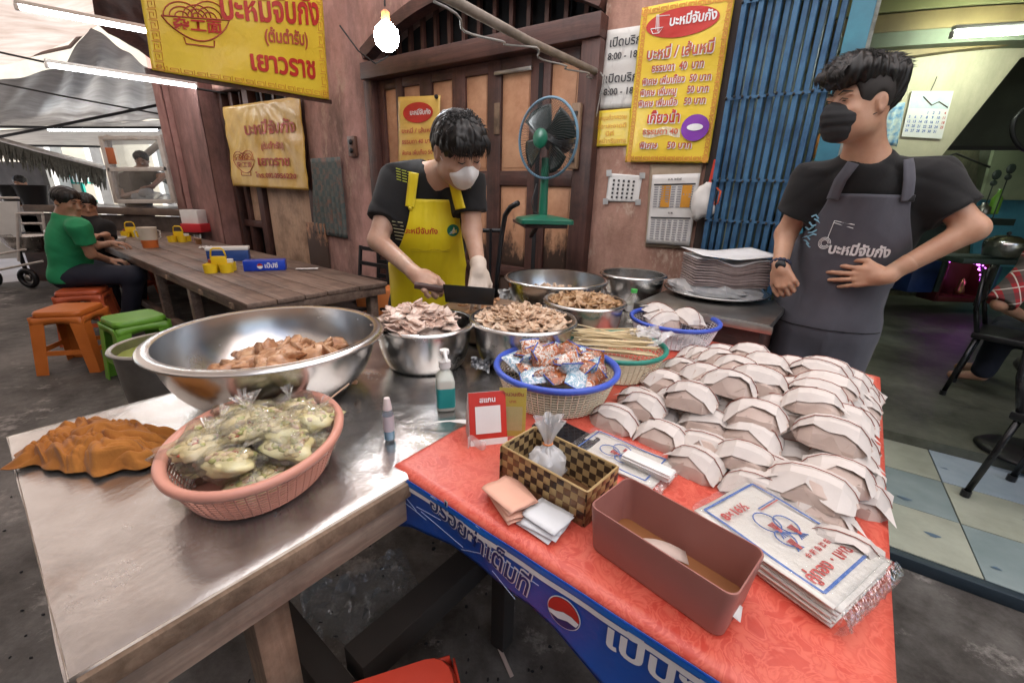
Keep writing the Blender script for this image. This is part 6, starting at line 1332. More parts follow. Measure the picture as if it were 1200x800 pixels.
def hand_mesh(w_, d_, nrm, curl, m, s=1.0, h=.0026, thumb=(.5, .5), spread=.10, flip=1, thumb_curl=.4, fan=None, fore=None, name='hand'):
    """w_: wrist, d_: direction of the fingers, nrm: out of the back of the hand, flip: side the thumb is on"""
    d_ = Vector(d_).normalized(); nrm = Vector(nrm); nrm = (nrm-d_*nrm.dot(d_)).normalized(); sd = d_.cross(nrm)*flip; w_ = Vector(w_); F = Field()
    L = .088*s
    if fore is not None: F.cap(fore[0], w_, fore[1], .0255*s, .01)
    F.cap(w_-d_*.015*s, w_+d_*.02*s, .0235*s, .026*s, .02)
    for i, x in enumerate((-.030, -.010, .010, .030)): F.cap(w_+d_*.018*s+sd*x*.62*s, w_+d_*(L-.008*abs(i-1.6)*s)+sd*x*s, .0145*s, .0112*s, .012)
    F.cap(w_+d_*.02*s+sd*.022*s-nrm*.006*s, w_+d_*.055*s+sd*.034*s-nrm*.010*s, .017*s, .013*s, .012)
    lens = [(.030, .019, .016), (.041, .026, .019), (.044, .029, .020), (.040, .024, .019)]; rad = [.0075, .0086, .0090, .0088]
    for i, x in enumerate((-.030, -.010, .010, .030)):
        p = w_+d_*(L-.008*abs(i-1.6)*s)+sd*x*s; cu = curl[i] if hasattr(curl, '__len__') else curl; a = (i-1.5)*spread; base = (d_*math.cos(a)+sd*math.sin(a)).normalized(); an = 0; prev_ = p
        for j, (l, fr_) in enumerate(zip(lens[i], (.8, 1.0, .7))):
            an += cu*fr_; dd = base*math.cos(an)-nrm*math.sin(an); q = prev_+dd*l*s; r0 = rad[i]*s*(1-.07*j); F.cap(prev_, q, r0*1.04, r0*.93, .0035 if j else .006); prev_ = q
    tb = w_+d_*.024*s+sd*.030*s-nrm*.008*s; t1 = (d_*math.cos(thumb[0])+sd*math.sin(thumb[0])-nrm*thumb[1]).normalized(); q1 = tb+t1*.040*s; t2 = (t1+(-sd)*thumb_curl+d_*.2).normalized(); q2 = q1+t2*.030*s; t3 = (t2+(-sd)*thumb_curl*.6).normalized(); q3 = q2+t3*.022*s
    F.cap(tb, q1, .0145*s, .0108*s, .012); F.cap(q1, q2, .0105*s, .0098*s, .004); F.cap(q2, q3, .0100*s, .0082*s, .003)
    return F.surf(h, name=name, m=m, margin=.02)
def folds(amp, seed=0, fx=9, fz=5):
    def f(P):
        x, y, z = P[:, 0], P[:, 1], P[:, 2]; w_ = 1.6*np.sin(z*6+seed)+1.2*np.sin(x*8-y*5+seed*2); a = np.sin(x*14+y*9+z*24+w_); b_ = np.sin(-x*20+y*11+z*15+1.7*w_+seed); c = np.sin(x*31-z*38+2.2*np.sin(z*17+x*9)+seed*3)
        env = .55+.45*np.sin(x*5+z*7+seed)
        return amp*((1-np.abs(a))**2*.55*env+(1-np.abs(b_))**2*.45*(1-.5*env)-.35+.16*c)
    return f
def project(F, P0, dirn, off=.006, tmax=.8, n=60):
    """walk points P0 along dirn until the cloth field is reached"""
    P = np.array(P0, float); d_ = np.array(V3(dirn)); d_ /= np.linalg.norm(d_); t = np.zeros(len(P)); done = np.zeros(len(P), bool)
    for _ in range(n):
        v = F.ev(P+t[:, None]*d_)-off; v = np.clip(v, -.02, .08); t += np.where(np.abs(v) > .0008, v*.85, 0); 
    return P+t[:, None]*d_, t
def drape(name, F, O, M, outline, nu, nv, m, off=.008, d0=.6, smooth_it=6, parent=None, hang=None, wave=0., th=.0022, seed=0):
    """apron: outline(v)->(x0,x1,z) in the wearer's frame; sheet laid on the front of field F"""
    G = np.zeros((nv+1, nu+1, 3)); T = np.zeros((nv+1, nu+1)); fwd = M[:, 1]; pts = []
    for j in range(nv+1):
        x0, x1, z = outline(j/nv)
        for i in range(nu+1): x = x0+(x1-x0)*i/nu; pts.append(V3(O)+M@np.array([x, d0, z]))
    P, t = project(F, pts, -fwd, off); T = np.minimum(t.reshape(nv+1, nu+1), d0+.14)
    if hang is not None:
        j0 = int(hang*nv)
        for j in range(j0+1, nv+1): T[j] = np.minimum(T[j], T[j-1]+.004)
    for _ in range(smooth_it):
        Q = T.copy(); Q[1:-1] = (T[:-2]+T[2:]+2*T[1:-1])/4; Q[:, 1:-1] = (Q[:, :-2]+Q[:, 2:]+2*Q[:, 1:-1])/4; T = np.minimum(Q, T+.002)
    pts = np.array(pts).reshape(nv+1, nu+1, 3); ii, jj = np.meshgrid(np.arange(nu+1)/nu, np.arange(nv+1)/nv)
    w1 = np.sin(jj*6+seed)+.8*np.sin(ii*5+seed*2); T = T-wave*(np.sin(ii*13+2.4*w1)*.45+(1-np.abs(np.sin(jj*9+ii*5+w1)))**3*.8+(1-np.abs(np.sin(jj*7-ii*9+1.6*w1+seed)))**3*.7+(1-np.abs(np.sin(ii*19+jj*4+w1)))**4*.5)*np.clip(jj*1.6, .35, 1)
    G = pts-fwd*T[..., None]; q = MB().grid(nu, nv, lambda u, v: tuple(G[round(v*nv), round(u*nu)])); o = q.build(name, m, parent, smooth=True, solid=th)
    X0 = np.array([outline(j/nv) for j in range(nv+1)]); zs = X0[:, 2]
    def at(x, z, o_=.003):
        jf = np.interp(-z, -zs, np.arange(nv+1)); j = min(int(jf), nv-1); f_ = jf-j; x0 = X0[j, 0]*(1-f_)+X0[j+1, 0]*f_; x1 = X0[j, 1]*(1-f_)+X0[j+1, 1]*f_; uf = np.clip((x-x0)/(x1-x0), 0, 1)*nu; i = min(int(uf), nu-1); g_ = uf-i
        p = (G[j, i]*(1-g_)+G[j, i+1]*g_)*(1-f_)+(G[j+1, i]*(1-g_)+G[j+1, i+1]*g_)*f_; return Vector(p+fwd*o_)
    return o, at
def ribbon(name, F, pts, width, fwd, m, parent, off=.006, d0=.35, th=.002):
    """strap: polyline of world points pushed onto the field along -fwd"""
    pts = [Vector(p) for p in pts]; n = 14*(len(pts)-1); C_ = []
    for i in range(n+1):
        x = i/n*(len(pts)-1); k = min(int(x), len(pts)-2); C_.append(pts[k].lerp(pts[k+1], x-k))
    fw = Vector(V3(fwd)); A = []
    for i, c in enumerate(C_):
        d_ = (C_[min(i+1, n)]-C_[max(i-1, 0)]).normalized(); s_ = d_.cross(fw).normalized()
        for j in (-1, -.33, .33, 1): A.append(V3(c+s_*width/2*j+fw*d0))
    P, t = project(F, A, -fw, off); t = np.minimum(t, np.median(t)+.12).reshape(n+1, 4); P = (np.array(A).reshape(n+1, 4, 3)-np.array(V3(fw))*t[..., None])
    return MB().grid(3, n, lambda u, v: tuple(P[round(v*n), round(u*3)])).build(name, m, parent, smooth=True, solid=th)
def tufts(name, roots, m, parent):
    """hair locks: list of (points, radius)"""
    q = MB()
    for pts, r_ in roots: q.tube(pts, [r_, r_*.9, r_*.6, r_*.08][:len(pts)], 5, caps=False, flat=.55)
    return q.build(name, m, parent, smooth=True)
def hair_disp(g_M, c, amp=.004, fr=160, ax=0):
    Mi = np.array(g_M).T
    def f(P):
        q = (P-V3(c))@np.array(g_M); ang = np.arctan2(q[:, 0], q[:, 1]+.02)
        return amp*(np.sin(ang*26+q[:, 2]*40+2*np.sin(q[:, 2]*30))*.4+np.sin(q[:, 0]*fr+q[:, 1]*fr*.4+q[:, 2]*50)*.5+.4*np.sin(q[:, 1]*210+q[:, 0]*120))
    return f
BX = lambda c, r_: (np.array(V3(c))-r_, np.array(V3(c))+r_)
# ------------------------------------------------------------------ MAN IN THE YELLOW APRON
def man_yellow():
    t = thing('person', (0, 0, 0), 0, 'man in a yellow apron, black shirt and white mask chopping with a cleaver', 'person')
    hd = ony(537, 178, 1.66); nk = ony(512, 207, 1.80); sl_ = ony(463, 212, 1.86); sr = ony(550, 212, 1.76); ch = ony(503, 258, 1.88); pel = ony(502, 345, 2.00)
    hd = Vector(hd); fwd = Vector((.30, -1, 0)).normalized(); M = frame(fwd); M[:, 0] *= -1; F = Field(); S = Field()
    hf = frame(Vector((.50, -.70, -.50)), Vector((-.15, 0, 1))); g = head_field(F, hd, hf, .98)
    el = ony(443, 282, 1.74); wl = ony(488, 322, 1.55); er = ony(553, 270, 1.74); wr_ = ony(561, 314, 1.62)
    nb_ = nk+Vector((0, .04, -.03)); F.cap(hd+Vector(V3(hf@np.array([0, -.03, -.05]))), nb_, .052, .060, .03)
    def torso(F, o, sleeves=True):
        F.cap(nb_+Vector((0, .02, -.02)), ch, .075+o, .12+o, .05)
        F.cap(sl_+Vector((.05, .02, 0)), sr+Vector((-.05, .02, -.0)), .066+o, .066+o, .06)
        F.ell(ch+Vector((0, .0, 0)), (.168+o, .112+o, .20+o), M, .06); F.ell((ch+pel)*.5, (.150+o, .108+o, .18+o), M, .06); F.ell(pel, (.160+o, .115+o, .15+o), M, .06)
    torso(F, 0); 
    F.cap(sl_, el, .050, .038, .03); F.cap(el, wl, .039, .0255, .02); F.cap(sr, er, .048, .037, .03); F.cap(er, wr_, .038, .0255, .02)
    for s_ in (-1, 1):
        hp = pel+Vector(V3(M@np.array([s_*.085, 0, -.06]))); kn = hp+Vector((0, -.02, -.42)); an = kn+Vector((0, .03, -.38)); an.z = .09; F.cap(hp, kn, .085, .055, .05); F.cap(kn, an, .055, .038, .03); F.cap(an-Vector((0, 0, .04)), an+fwd*.14-Vector((0, 0, .055)), .038, .032, .02)
    body = F.surf(.0062, name='body', m=m_skin)
    # knife hand: closes round the handle; holding hand: gloved
    kd = (ony(585, 345, 1.50)-ony(520, 342, 1.50)).normalized()
    kh = ony(505, 333, 1.50)
    h1 = hand_mesh(wl, (kh+Vector((.01, 0, -.01))-wl), Vector((-.25, -.55, .75)), (1.25, 1.2, 1.15, 1.0), m_skin, .98, thumb=(.5, .6), spread=.02, flip=-1, thumb_curl=.5, fore=(wl.lerp(el, .35), .031), name='h')
    body = join_meshes('body', [body, h1]); link('body', body, t)
    gl = hand_mesh(wr_, Vector((.0, -.35, -.85)), Vector((.3, -.8, .4)), (.45, .35, .4, .55), m_glove, .98, thumb=(.6, .3), spread=.13, flip=-1, fore=(wr_.lerp(er, .12), .031), name='glove'); link('glove', gl, t)
    # shirt
    torso(S, .010); S.cone(sl_+(sl_-el)*.12, sl_.lerp(el, .66), .064, .066, .05); S.cone(sr+(sr-er)*.12, sr.lerp(er, .62), .060, .062, .05)
    S.ell(nb_+Vector(V3(M@np.array([0, .055, .055]))), (.062, .07, .06), M, .01, 'sub'); S.ell(nb_+Vector((0, 0, .07)), (.066, .07, .05), M, .01, 'sub')
    S.plane(pel+Vector((0, 0, -.05)), (0, 0, -1)); S2 = S
    sh = S.surf(.0068, disp=folds(.0075, 1), name='shirt', m=m_blackcotton); so = link('shirt', sh, t)
    # black trousers
    T_ = Field(); T_.ell(pel, (.168, .122, .15), M, .05)
    for s_ in (-1, 1):
        hp = pel+Vector(V3(M@np.array([s_*.085, 0, -.06]))); kn = hp+Vector((0, -.02, -.42)); an = kn+Vector((0, .03, -.38)); an.z = .10; T_.cap(hp, kn, .100, .078, .04); T_.cap(kn, an, .076, .066, .03)
    link('trousers', T_.surf(.011, disp=folds(.005, 3), name='trousers', m=m_blackcotton), t)
    # apron
    A = Field(); torso(A, .014); 
    for p in T_.pr: A.pr.append(p)
    O = V3(pel); zch = ch.z-pel.z; zt = nk.z-pel.z
    def outl(v):
        z = (zt-.085)*(1-v)+(-.42)*v; a = zt-.085-z
        w_ = .098+min(1, a/.28)**1.7*.078; cx = .022-.02*min(1, a/.3)
        if v < .12: pass
        return cx-w_, cx+w_*.92, z
    ap, at = drape('apron', A, O, M, outl, 40, 70, m_yelapron, off=.006, hang=.5, wave=.007, parent=t, seed=1)
    # scooped neck of the bib: two straps rise from its corners
    top = zt-.085
    for x, p1, p2 in ((-.082, (-.070, .02), (-.060, .075)), (.098, (.078, .03), (.062, .085))):
        pts = [V3(O)+M@np.array([x, 0, top-.03]), V3(O)+M@np.array([p1[0], 0, top+p1[1]+.02]), V3(O)+M@np.array([p2[0], 0, top+p2[1]+.02])]
        A2 = Field(); A2.pr = A.pr+[p_ for p_ in S.pr if p_[0] == 'cone']; ribbon('apron_strap', A2, pts, .034, M[:, 1], m_yelapron, t, off=.014)
    for x in (-.080, .094): MB().ball((0, 0, 0), .009, 10, 6).build('strap_button', mat('yellow_button', (.75, .6, .03), .3), t, smooth=True, loc=at(x, top-.035, .004))
    cz = at; zc = ch.z-pel.z-.035
    text('บะหมี่จับกัง', .030, None, m_ink_red, t, bold=.02, fn=lambda x, y: at(-.045+x, zc+y, .0035), sx=1.0)
    q = MB(); P = [at(.085+.026*math.cos(a), zc+.004+.024*math.sin(a), .004) for a in [i*math.pi/12 for i in range(24)]]; q.add(P, [tuple(range(24))]); q.build('green_badge_print', mat('green_badge', (.01, .16, .08), .5), t)
    q = MB(); 
    for i in range(4): q.tube([at(.068+.006*i, zc-.008+.006*i, .006), at(.095-.002*i, zc-.004+.006*i, .006)], .0012, 4)
    q.build('badge_white_print', m_ink_white, t)
    q = MB(); P = [at(-.085+.012*i, zc-.075+.004*math.sin(i), .003) for i in range(14)]; q.tube(P, .0012, 4); P = [at(-.085+.012*i, zc-.083, .003) for i in range(14)]; q.tube(P, .0010, 4); q.build('pocket_seam', mat('seam_yellow', (.55, .42, .01), .6), t)
    # lime print on the shirt shoulders
    pr = MB()
    for cpt, dr_, nn in ((sl_+Vector((.03, -.02, .045)), (1, 0, 0), 5), (sr+Vector((-.04, -.03, .03)), (1, 0, 0), 5)):
        for i in range(nn):
            for j in range(3):
                base = np.array([V3(cpt)+np.array([-.02+.022*j, 0, -.010*i-.006*j])+V3(fwd)*.3, V3(cpt)+np.array([-.02+.022*j+.017, 0, -.010*i-.006*j-.004])+V3(fwd)*.3]); P, _ = project(S2, base, -V3(fwd), .004); pr.bar(P[0], P[1], .0035, .001, Vector((0, -1, 0)))
    tag(pr.build('lime_print', mat('lime_print', (.62, .72, .10), .5), t), kind='stuff')
    pr = MB()
    for i in range(6):
        base = np.array([V3(ch)+M@np.array([-.155+.002*i, .3, -.0-.014*i]), V3(ch)+M@np.array([-.115+.002*i, .3, -.004-.014*i])]); P, _ = project(S2, base, -V3(fwd), .004); pr.bar(P[0], P[1], .0025, .001, Vector((0, -1, 0)))
    tag(pr.build('side_stripes_print', mat('cream_print', (.6, .58, .35), .5), t), kind='stuff')
    # mask
    K = Field(); K.ell(g(0, .060, -.045), (.056, .044, .042), hf, .01); K.ell(g(0, .099, -.034), (.017, .028, .034), hf, .025); K.ell(g(0, .055, -.080), (.040, .040, .030), hf, .02)
    K2 = Field(); K2.pr = K.pr[:]; K2.ell(g(0, .0, -.03), (.070, .062, .12), hf, .008, 'sub'); link('mask', K2.surf(.0035, name='mask', m=m_maskw), t)
    for s_ in (-1, 1): MB().tube([g(s_*.050, .055, -.030), g(s_*.070, .02, -.015), g(s_*.083, -.012, .015)], .0016, 5).build('mask_loop', m_maskw, t)
    for s_ in (-1, 1):
        MB().tube([g(s_*.012, .098, .034), g(s_*.030, .100, .040), g(s_*.050, .084, .036)], [.0035, .0042, .002], 6, flat=.6).build('eyebrow', m_hair, t, smooth=True)
        MB().tube([g(s_*.017, .0935, .010), g(s_*.030, .0965, .007), g(s_*.043, .0885, .010)], [.0015, .0022, .0012], 6).build('lash_line', m_hair, t, smooth=True)
    # hair: short, thick, falling over the forehead
    H_ = Field(); H_.ell(g(0, -.010, .048), (.089, .104, .086), hf, .02); H_.ell(g(0, .045, .075), (.070, .058, .050), hf, .03); H_.ell(g(0, -.055, .005), (.075, .055, .070), hf, .03)
    H_.ell(g(0, .105, -.035), (.085, .066, .085), hf, .012, 'sub'); H_.ell(g(0, .0, -.11), (.11, .12, .075), hf, .012, 'sub')
    for s_ in (-1, 1): H_.ell(g(s_*.092, .0, -.012), (.026, .034, .042), hf, .008, 'sub')
    link('hair', join_meshes('hair', [H_.surf(.0042, disp=hair_disp(hf, hd, .0045), name='hair', m=m_hair)]), t)
    T2 = []; rr = random.Random(3)
    for k in range(620):
        a = rr.uniform(-1.5, 1.5); b_ = rr.uniform(.15, 1.35); d0 = np.array([math.sin(a)*math.cos(b_)*.088, -.010+math.cos(a)*math.cos(b_)*.106, .050+math.sin(b_)*.086])
        if k < 120: fl = np.array([rr.uniform(-.012, .012), .022, -.014]); 
        else: fl = np.array([rr.uniform(-.02, .02), -.01+rr.uniform(-.02, .02), .012])
        T2.append(([g(*(d0*.96)), g(*(d0+fl*.4+d0*.05)), g(*(d0+fl*1.0+np.array([0, .004, -.006]))), g(*(d0+fl*1.5+np.array([0, .002, -.018])))], rr.uniform(.0016, .0032)))
    for k in range(170):       # fringe
        x = rr.uniform(-.065, .065); T2.append(([g(x*.9, .085, .098), g(x, .108, .080), g(x*1.05, .110+rr.uniform(-.003, .003), .058), g(x*1.08+rr.uniform(-.008, .008), .103, .032+rr.uniform(-.010, .014))], rr.uniform(.0018, .0032)))
    tufts('hair_locks', T2, m_hair, t)
    # cleaver held by the right hand
    cv = thing('cleaver', (0, 0, 0), 0, 'broad black cleaver held over the chopping block by the man in the yellow apron', 'knife')
    a0 = ony(519, 333, 1.50); a1 = ony(580, 338, 1.50); b1 = ony(578, 358, 1.50); b0 = ony(522, 354, 1.50); nrm = (a1-a0).cross(b0-a0).normalized()*.0025
    MB().poly([a0, a1, b1, b0], nrm).build('blade', mat('dark_blade', (.035, .033, .032), .35, .7), cv, bevel=.0008)
    MB().tube([a0+(a0-a1).normalized()*.10+Vector((0, 0, -.012)), a0+Vector((0, 0, -.018))], .013, 10).build('handle', m_darkwoodH, cv)
man_yellow()
# ------------------------------------------------------------------ MAN IN THE GREY APRON
def man_grey():
    t = thing('person', (0, 0, 0), 0, 'man in a black shirt, charcoal apron and black mask standing with hands on hips', 'person')
    hd = ony(1006, 124, 1.60); nk = ony(1022, 180, 1.64); sl_ = ony(955, 215, 1.80); sr = ony(1088, 212, 1.62); ch = ony(1010, 262, 1.74); pel = ony(968, 372, 1.80)
    fwd = Vector((-.50, -.87, 0)).normalized(); M = frame(fwd); M[:, 0] *= -1; F = Field(); S = Field()
    hf = frame(Vector((-1, -.16, -.04)), Vector((.04, 0, 1))); g = head_field(F, hd, hf, .94)
    el = ony(921, 274, 1.86); wl = ony(914, 312, 1.76); er = ony(1140, 268, 1.50); wr_ = ony(1036, 324, 1.565)
    nb_ = nk+Vector((.0, .02, -.035)); F.cap(hd+Vector(V3(hf@np.array([0, -.035, -.04]))), nb_, .055, .062, .03)
    def torso(F, o):
        F.cap(nb_+Vector((0, .0, -.02)), ch, .080+o, .12+o, .05); F.cap(sl_, sr, .064+o, .066+o, .07)
        F.ell(ch, (.172+o, .115+o, .19+o), M, .07); F.ell((ch+pel)*.5, (.148+o, .108+o, .17+o), M, .06); F.ell(pel, (.160+o, .115+o, .14+o), M, .06)
    torso(F, 0); F.cap(sl_, el, .050, .040, .03); F.cap(el, wl, .040, .027, .02); F.cap(sr, er, .052, .040, .03); F.cap(er, wr_, .042, .027, .02)
    for s_ in (-1, 1):
        hp = pel+Vector(V3(M@np.array([s_*.085, 0, -.06]))); kn = hp+Vector((.0, .0, -.42)); an = kn+Vector((0, .02, -.38)); an.z = .10; F.cap(hp, kn, .085, .055, .05); F.cap(kn, an, .055, .038, .03); F.cap(an-Vector((0, 0, .04)), an+fwd*.14-Vector((0, 0, .055)), .038, .032, .02)
    body = F.surf(.0062, name='body', m=m_skin2)
    h1 = hand_mesh(wr_, ony(992, 324, 1.635)-wr_, Vector((-.2, -1, .1)), (.28, .22, .22, .30), m_skin2, 1.0, thumb=(.75, .1), spread=.13, flip=1, thumb_curl=.55, fore=(wr_.lerp(er, .3), .033), name='h')
    h2 = hand_mesh(wl, ony(926, 346, 1.70)-wl, Vector((-.7, -.75, .1)), (1.1, 1.0, .9, .75), m_skin2, .98, thumb=(.5, .2), spread=.03, flip=1, fore=(wl.lerp(el, .3), .031), name='h')
    body = join_meshes('body', [body, h1, h2]); link('body', body, t)
    torso(S, .014); S.cone(sl_+(sl_-el)*.2, sl_.lerp(el, .60), .072, .078, .06); S.cone(sr+(sr-er)*.0, sr.lerp(er, .66), .060, .072, .06)
    S.ell(nb_+Vector(V3(M@np.array([0, .06, .06]))), (.066, .075, .065), M, .01, 'sub'); S.ell(nb_+Vector((0, 0, .075)), (.068, .074, .05), M, .01, 'sub'); S.plane(pel+Vector((0, 0, -.06)), (0, 0, -1))
    link('shirt', S.surf(.0068, disp=folds(.007, 4), name='shirt', m=m_blackcotton), t)
    T_ = Field(); T_.ell(pel, (.168, .122, .15), M, .05)
    for s_ in (-1, 1):
        hp = pel+Vector(V3(M@np.array([s_*.085, 0, -.06]))); kn = hp+Vector((0, .0, -.42)); an = kn+Vector((0, .02, -.38)); an.z = .10; T_.cap(hp, kn, .100, .080, .04); T_.cap(kn, an, .078, .068, .03)
    link('trousers', T_.surf(.011, disp=folds(.005, 6), name='trousers', m=m_blackcotton), t)
    A = Field(); torso(A, .016)
    for p in T_.pr: A.pr.append(p)
    O = V3(pel); top = nk.z-pel.z-.135
    def outl(v):
        z = top*(1-v)+(-.46)*v; a = top-z; w_ = .118+min(1, max(0, a-.02)/.24)**1.4*.105; w_ = min(w_, .205); return -w_+.0, w_+.004, z
    ap, at = drape('apron', A, O, M, outl, 40, 76, m_greyapron, off=.006, hang=.62, wave=.006, parent=t, seed=5)
    for x, mid, end in ((-.106, (-.100, .045), (-.078, .10)), (.106, (.094, .05), (.076, .115))):
        pts = [V3(O)+M@np.array([x, 0, top-.02]), V3(O)+M@np.array([mid[0], 0, top+mid[1]]), V3(O)+M@np.array([end[0], 0, top+end[1]])]
        A2 = Field(); A2.pr = A.pr+[p_ for p_ in S.pr if p_[0] == 'cone']; ribbon('apron_strap', A2, pts, .034, M[:, 1], m_greyapron, t, off=.014)
    bk_ = MB().box(-.020, -.004, -.012, .020, .004, .012).build('strap_buckle', m_blackmetal, t, loc=at(.106, top-.01, .006), rot=math.atan2(fwd.x, -fwd.y), bevel=.003)
    P = [at(-.20+.40*i/20, -.020, .004) for i in range(21)]; MB().tube(P, .0018, 4).build('waist_seam', m_blackcotton, t)
    zc = ch.z-pel.z-.045
    text('บะหมี่จับกัง', .052, None, m_ink_white, t, bold=.04, fn=lambda x, y: at(.02+x, zc-.05+y, .004), sx=.82)
    q = MB(); q.tube([at(-.085, zc-.01, .004), at(-.080, zc+.055, .004), at(-.02, zc+.045, .004)], .0014, 4); q.tube([at(-.080, zc+.048, .004), at(-.02, zc+.032, .004)], .0014, 4)
    for i in range(3): q.tube([at(-.090+(.018-.004*i)*math.cos(a), zc-.03+(.022-.005*i)*math.sin(a), .004) for a in [j*math.pi/8 for j in range(16)]], .0012, 4)
    q.build('noodle_emblem_print', m_ink_white, t)
    # pale blue print at the shirt side
    pr = MB()
    for i in range(9):
        base = [V3(ch)+M@np.array([-.175+.010*math.sin(i*1.7)+.012*k, .3, .02-.014*i+.008*math.sin(k*2+i)]) for k in range(3)]; P, _ = project(S, base, -V3(fwd), .004); pr.tube([tuple(p) for p in P], .0035, 4)
    tag(pr.build('blue_print', mat('pale_blue_print', (.25, .50, .66), .6), t), kind='stuff')
    # mask
    K = Field(); K.ell(g(0, .064, -.044), (.058, .050, .046), hf, .01); K.ell(g(0, .104, -.030), (.018, .026, .036), hf, .03); K.ell(g(0, .060, -.085), (.044, .046, .034), hf, .02)
    K.ell(g(0, .0, -.03), (.072, .060, .12), hf, .008, 'sub')
    def pleat(P): q = (P-V3(hd))@np.array(hf); return .0009*np.sin(q[:, 2]*260)
    link('mask', K.surf(.0035, name='mask', m=m_maskb, disp=pleat), t)
    for s_ in (-1, 1):
        MB().tube([g(s_*.052, .058, -.010), g(s_*.070, .02, .004), g(s_*.082, -.020, .020)], .0016, 5).build('mask_loop', m_maskb, t); MB().tube([g(s_*.052, .05, -.060), g(s_*.070, .01, -.04), g(s_*.084, -.022, -.022)], .0016, 5).build('mask_loop', m_maskb, t)
        MB().tube([g(s_*.012, .098, .030), g(s_*.030, .101, .038), g(s_*.052, .083, .034)], [.003, .0042, .002], 6, flat=.6).build('eyebrow', m_hair, t, smooth=True)
        MB().ball(g(s_*.030, .0900, .0090), (.0085, .003, .0018), 12, 8, Matrix(hf.tolist())).build('eye', m_eye, t, smooth=True)
        MB().tube([g(s_*.015, .0935, .012), g(s_*.030, .0985, .0165), g(s_*.045, .089, .012)], [.0012, .0018, .0010], 6).build('lash_line', m_hair, t, smooth=True)
    # hair: shaved sides, tall swept quiff
    H_ = Field(); H_.ell(g(0, -.012, .040), (.0805, .099, .088), hf, .015); H_.ell(g(0, .108, -.005), (.078, .066, .088), hf, .010, 'sub'); H_.ell(g(0, .0, -.105), (.11, .125, .075), hf, .012, 'sub')
    for s_ in (-1, 1): H_.ell(g(s_*.086, .0, -.010), (.020, .030, .040), hf, .006, 'sub')
    link('hair_fade', H_.surf(.004, name='hair_fade', m=mat('shaved_hair', (.016, .012, .010), .7)), t)
    Q = Field(); Q.ell(g(0, -.010, .096), (.084, .108, .052), hf, .03); Q.ell(g(0, .072, .104), (.074, .056, .046), hf, .03); Q.ell(g(0, -.070, .050), (.080, .056, .080), hf, .03); Q.ell(g(0, .108, .088), (.060, .030, .032), hf, .02)
    link('hair', Q.surf(.0045, disp=hair_disp(hf, hd, .006, 120), name='hair', m=m_hair), t)
    T2 = []; rr = random.Random(8)
    for k in range(1000):
        a = rr.uniform(-math.pi, math.pi); b_ = rr.uniform(.10, 1.5); d0 = np.array([math.sin(a)*math.cos(b_)*.084, -.002+math.cos(a)*math.cos(b_)*.122, .088+math.sin(b_)*.060])
        sw = np.array([rr.uniform(-.012, .012)+.006, .018*(d0[1] > 0)-.024*(d0[1] < -.03)+rr.uniform(-.008, .008), .014+.008*rr.random()])
        T2.append(([g(*(d0*np.array([.95, .95, .97]))), g(*(d0+sw*.45)), g(*(d0+sw*.9)), g(*(d0+sw*1.3+np.array([0, .008 if d0[1] > 0 else -.008, -.006])))], rr.uniform(.0016, .0034)))
    for k in range(160):
        x = rr.uniform(-.060, .060); T2.append(([g(x, .100, .112), g(x, .132, .106), g(x*1.02, .144, .086), g(x*1.05, .132+rr.uniform(-.004, .004), .066+rr.uniform(-.010, .008))], rr.uniform(.0018, .0032)))
    tufts('hair_locks', T2, m_hair, t)
    # beaded watch
    ax = (wl-el).normalized(); wc = wl-ax*.012; u = ax.orthogonal().normalized(); v = ax.cross(u); q = MB()
    for i in range(14): a = 2*math.pi*i/14; q.ball(wc+(u*math.cos(a)+v*math.sin(a))*.031, .0085, 8, 6)
    wt_ = tag(q.build('wristwatch', mat('dark_blue_watch', (.03, .035, .07), .3, .3), None, smooth=True), 'dark chunky wristwatch on the wrist of the man in the charcoal apron', 'watch')
    MB().lathe([(.0001, .0), (.019, .0), (.019, .007), (.0001, .008)], 20, M=Matrix.Translation(wc+fwd*.030) @ fwd.to_track_quat('Z', 'Y').to_matrix().to_4x4()).build('watch_face', m_blackmetal, wt_, smooth=True)
man_grey()
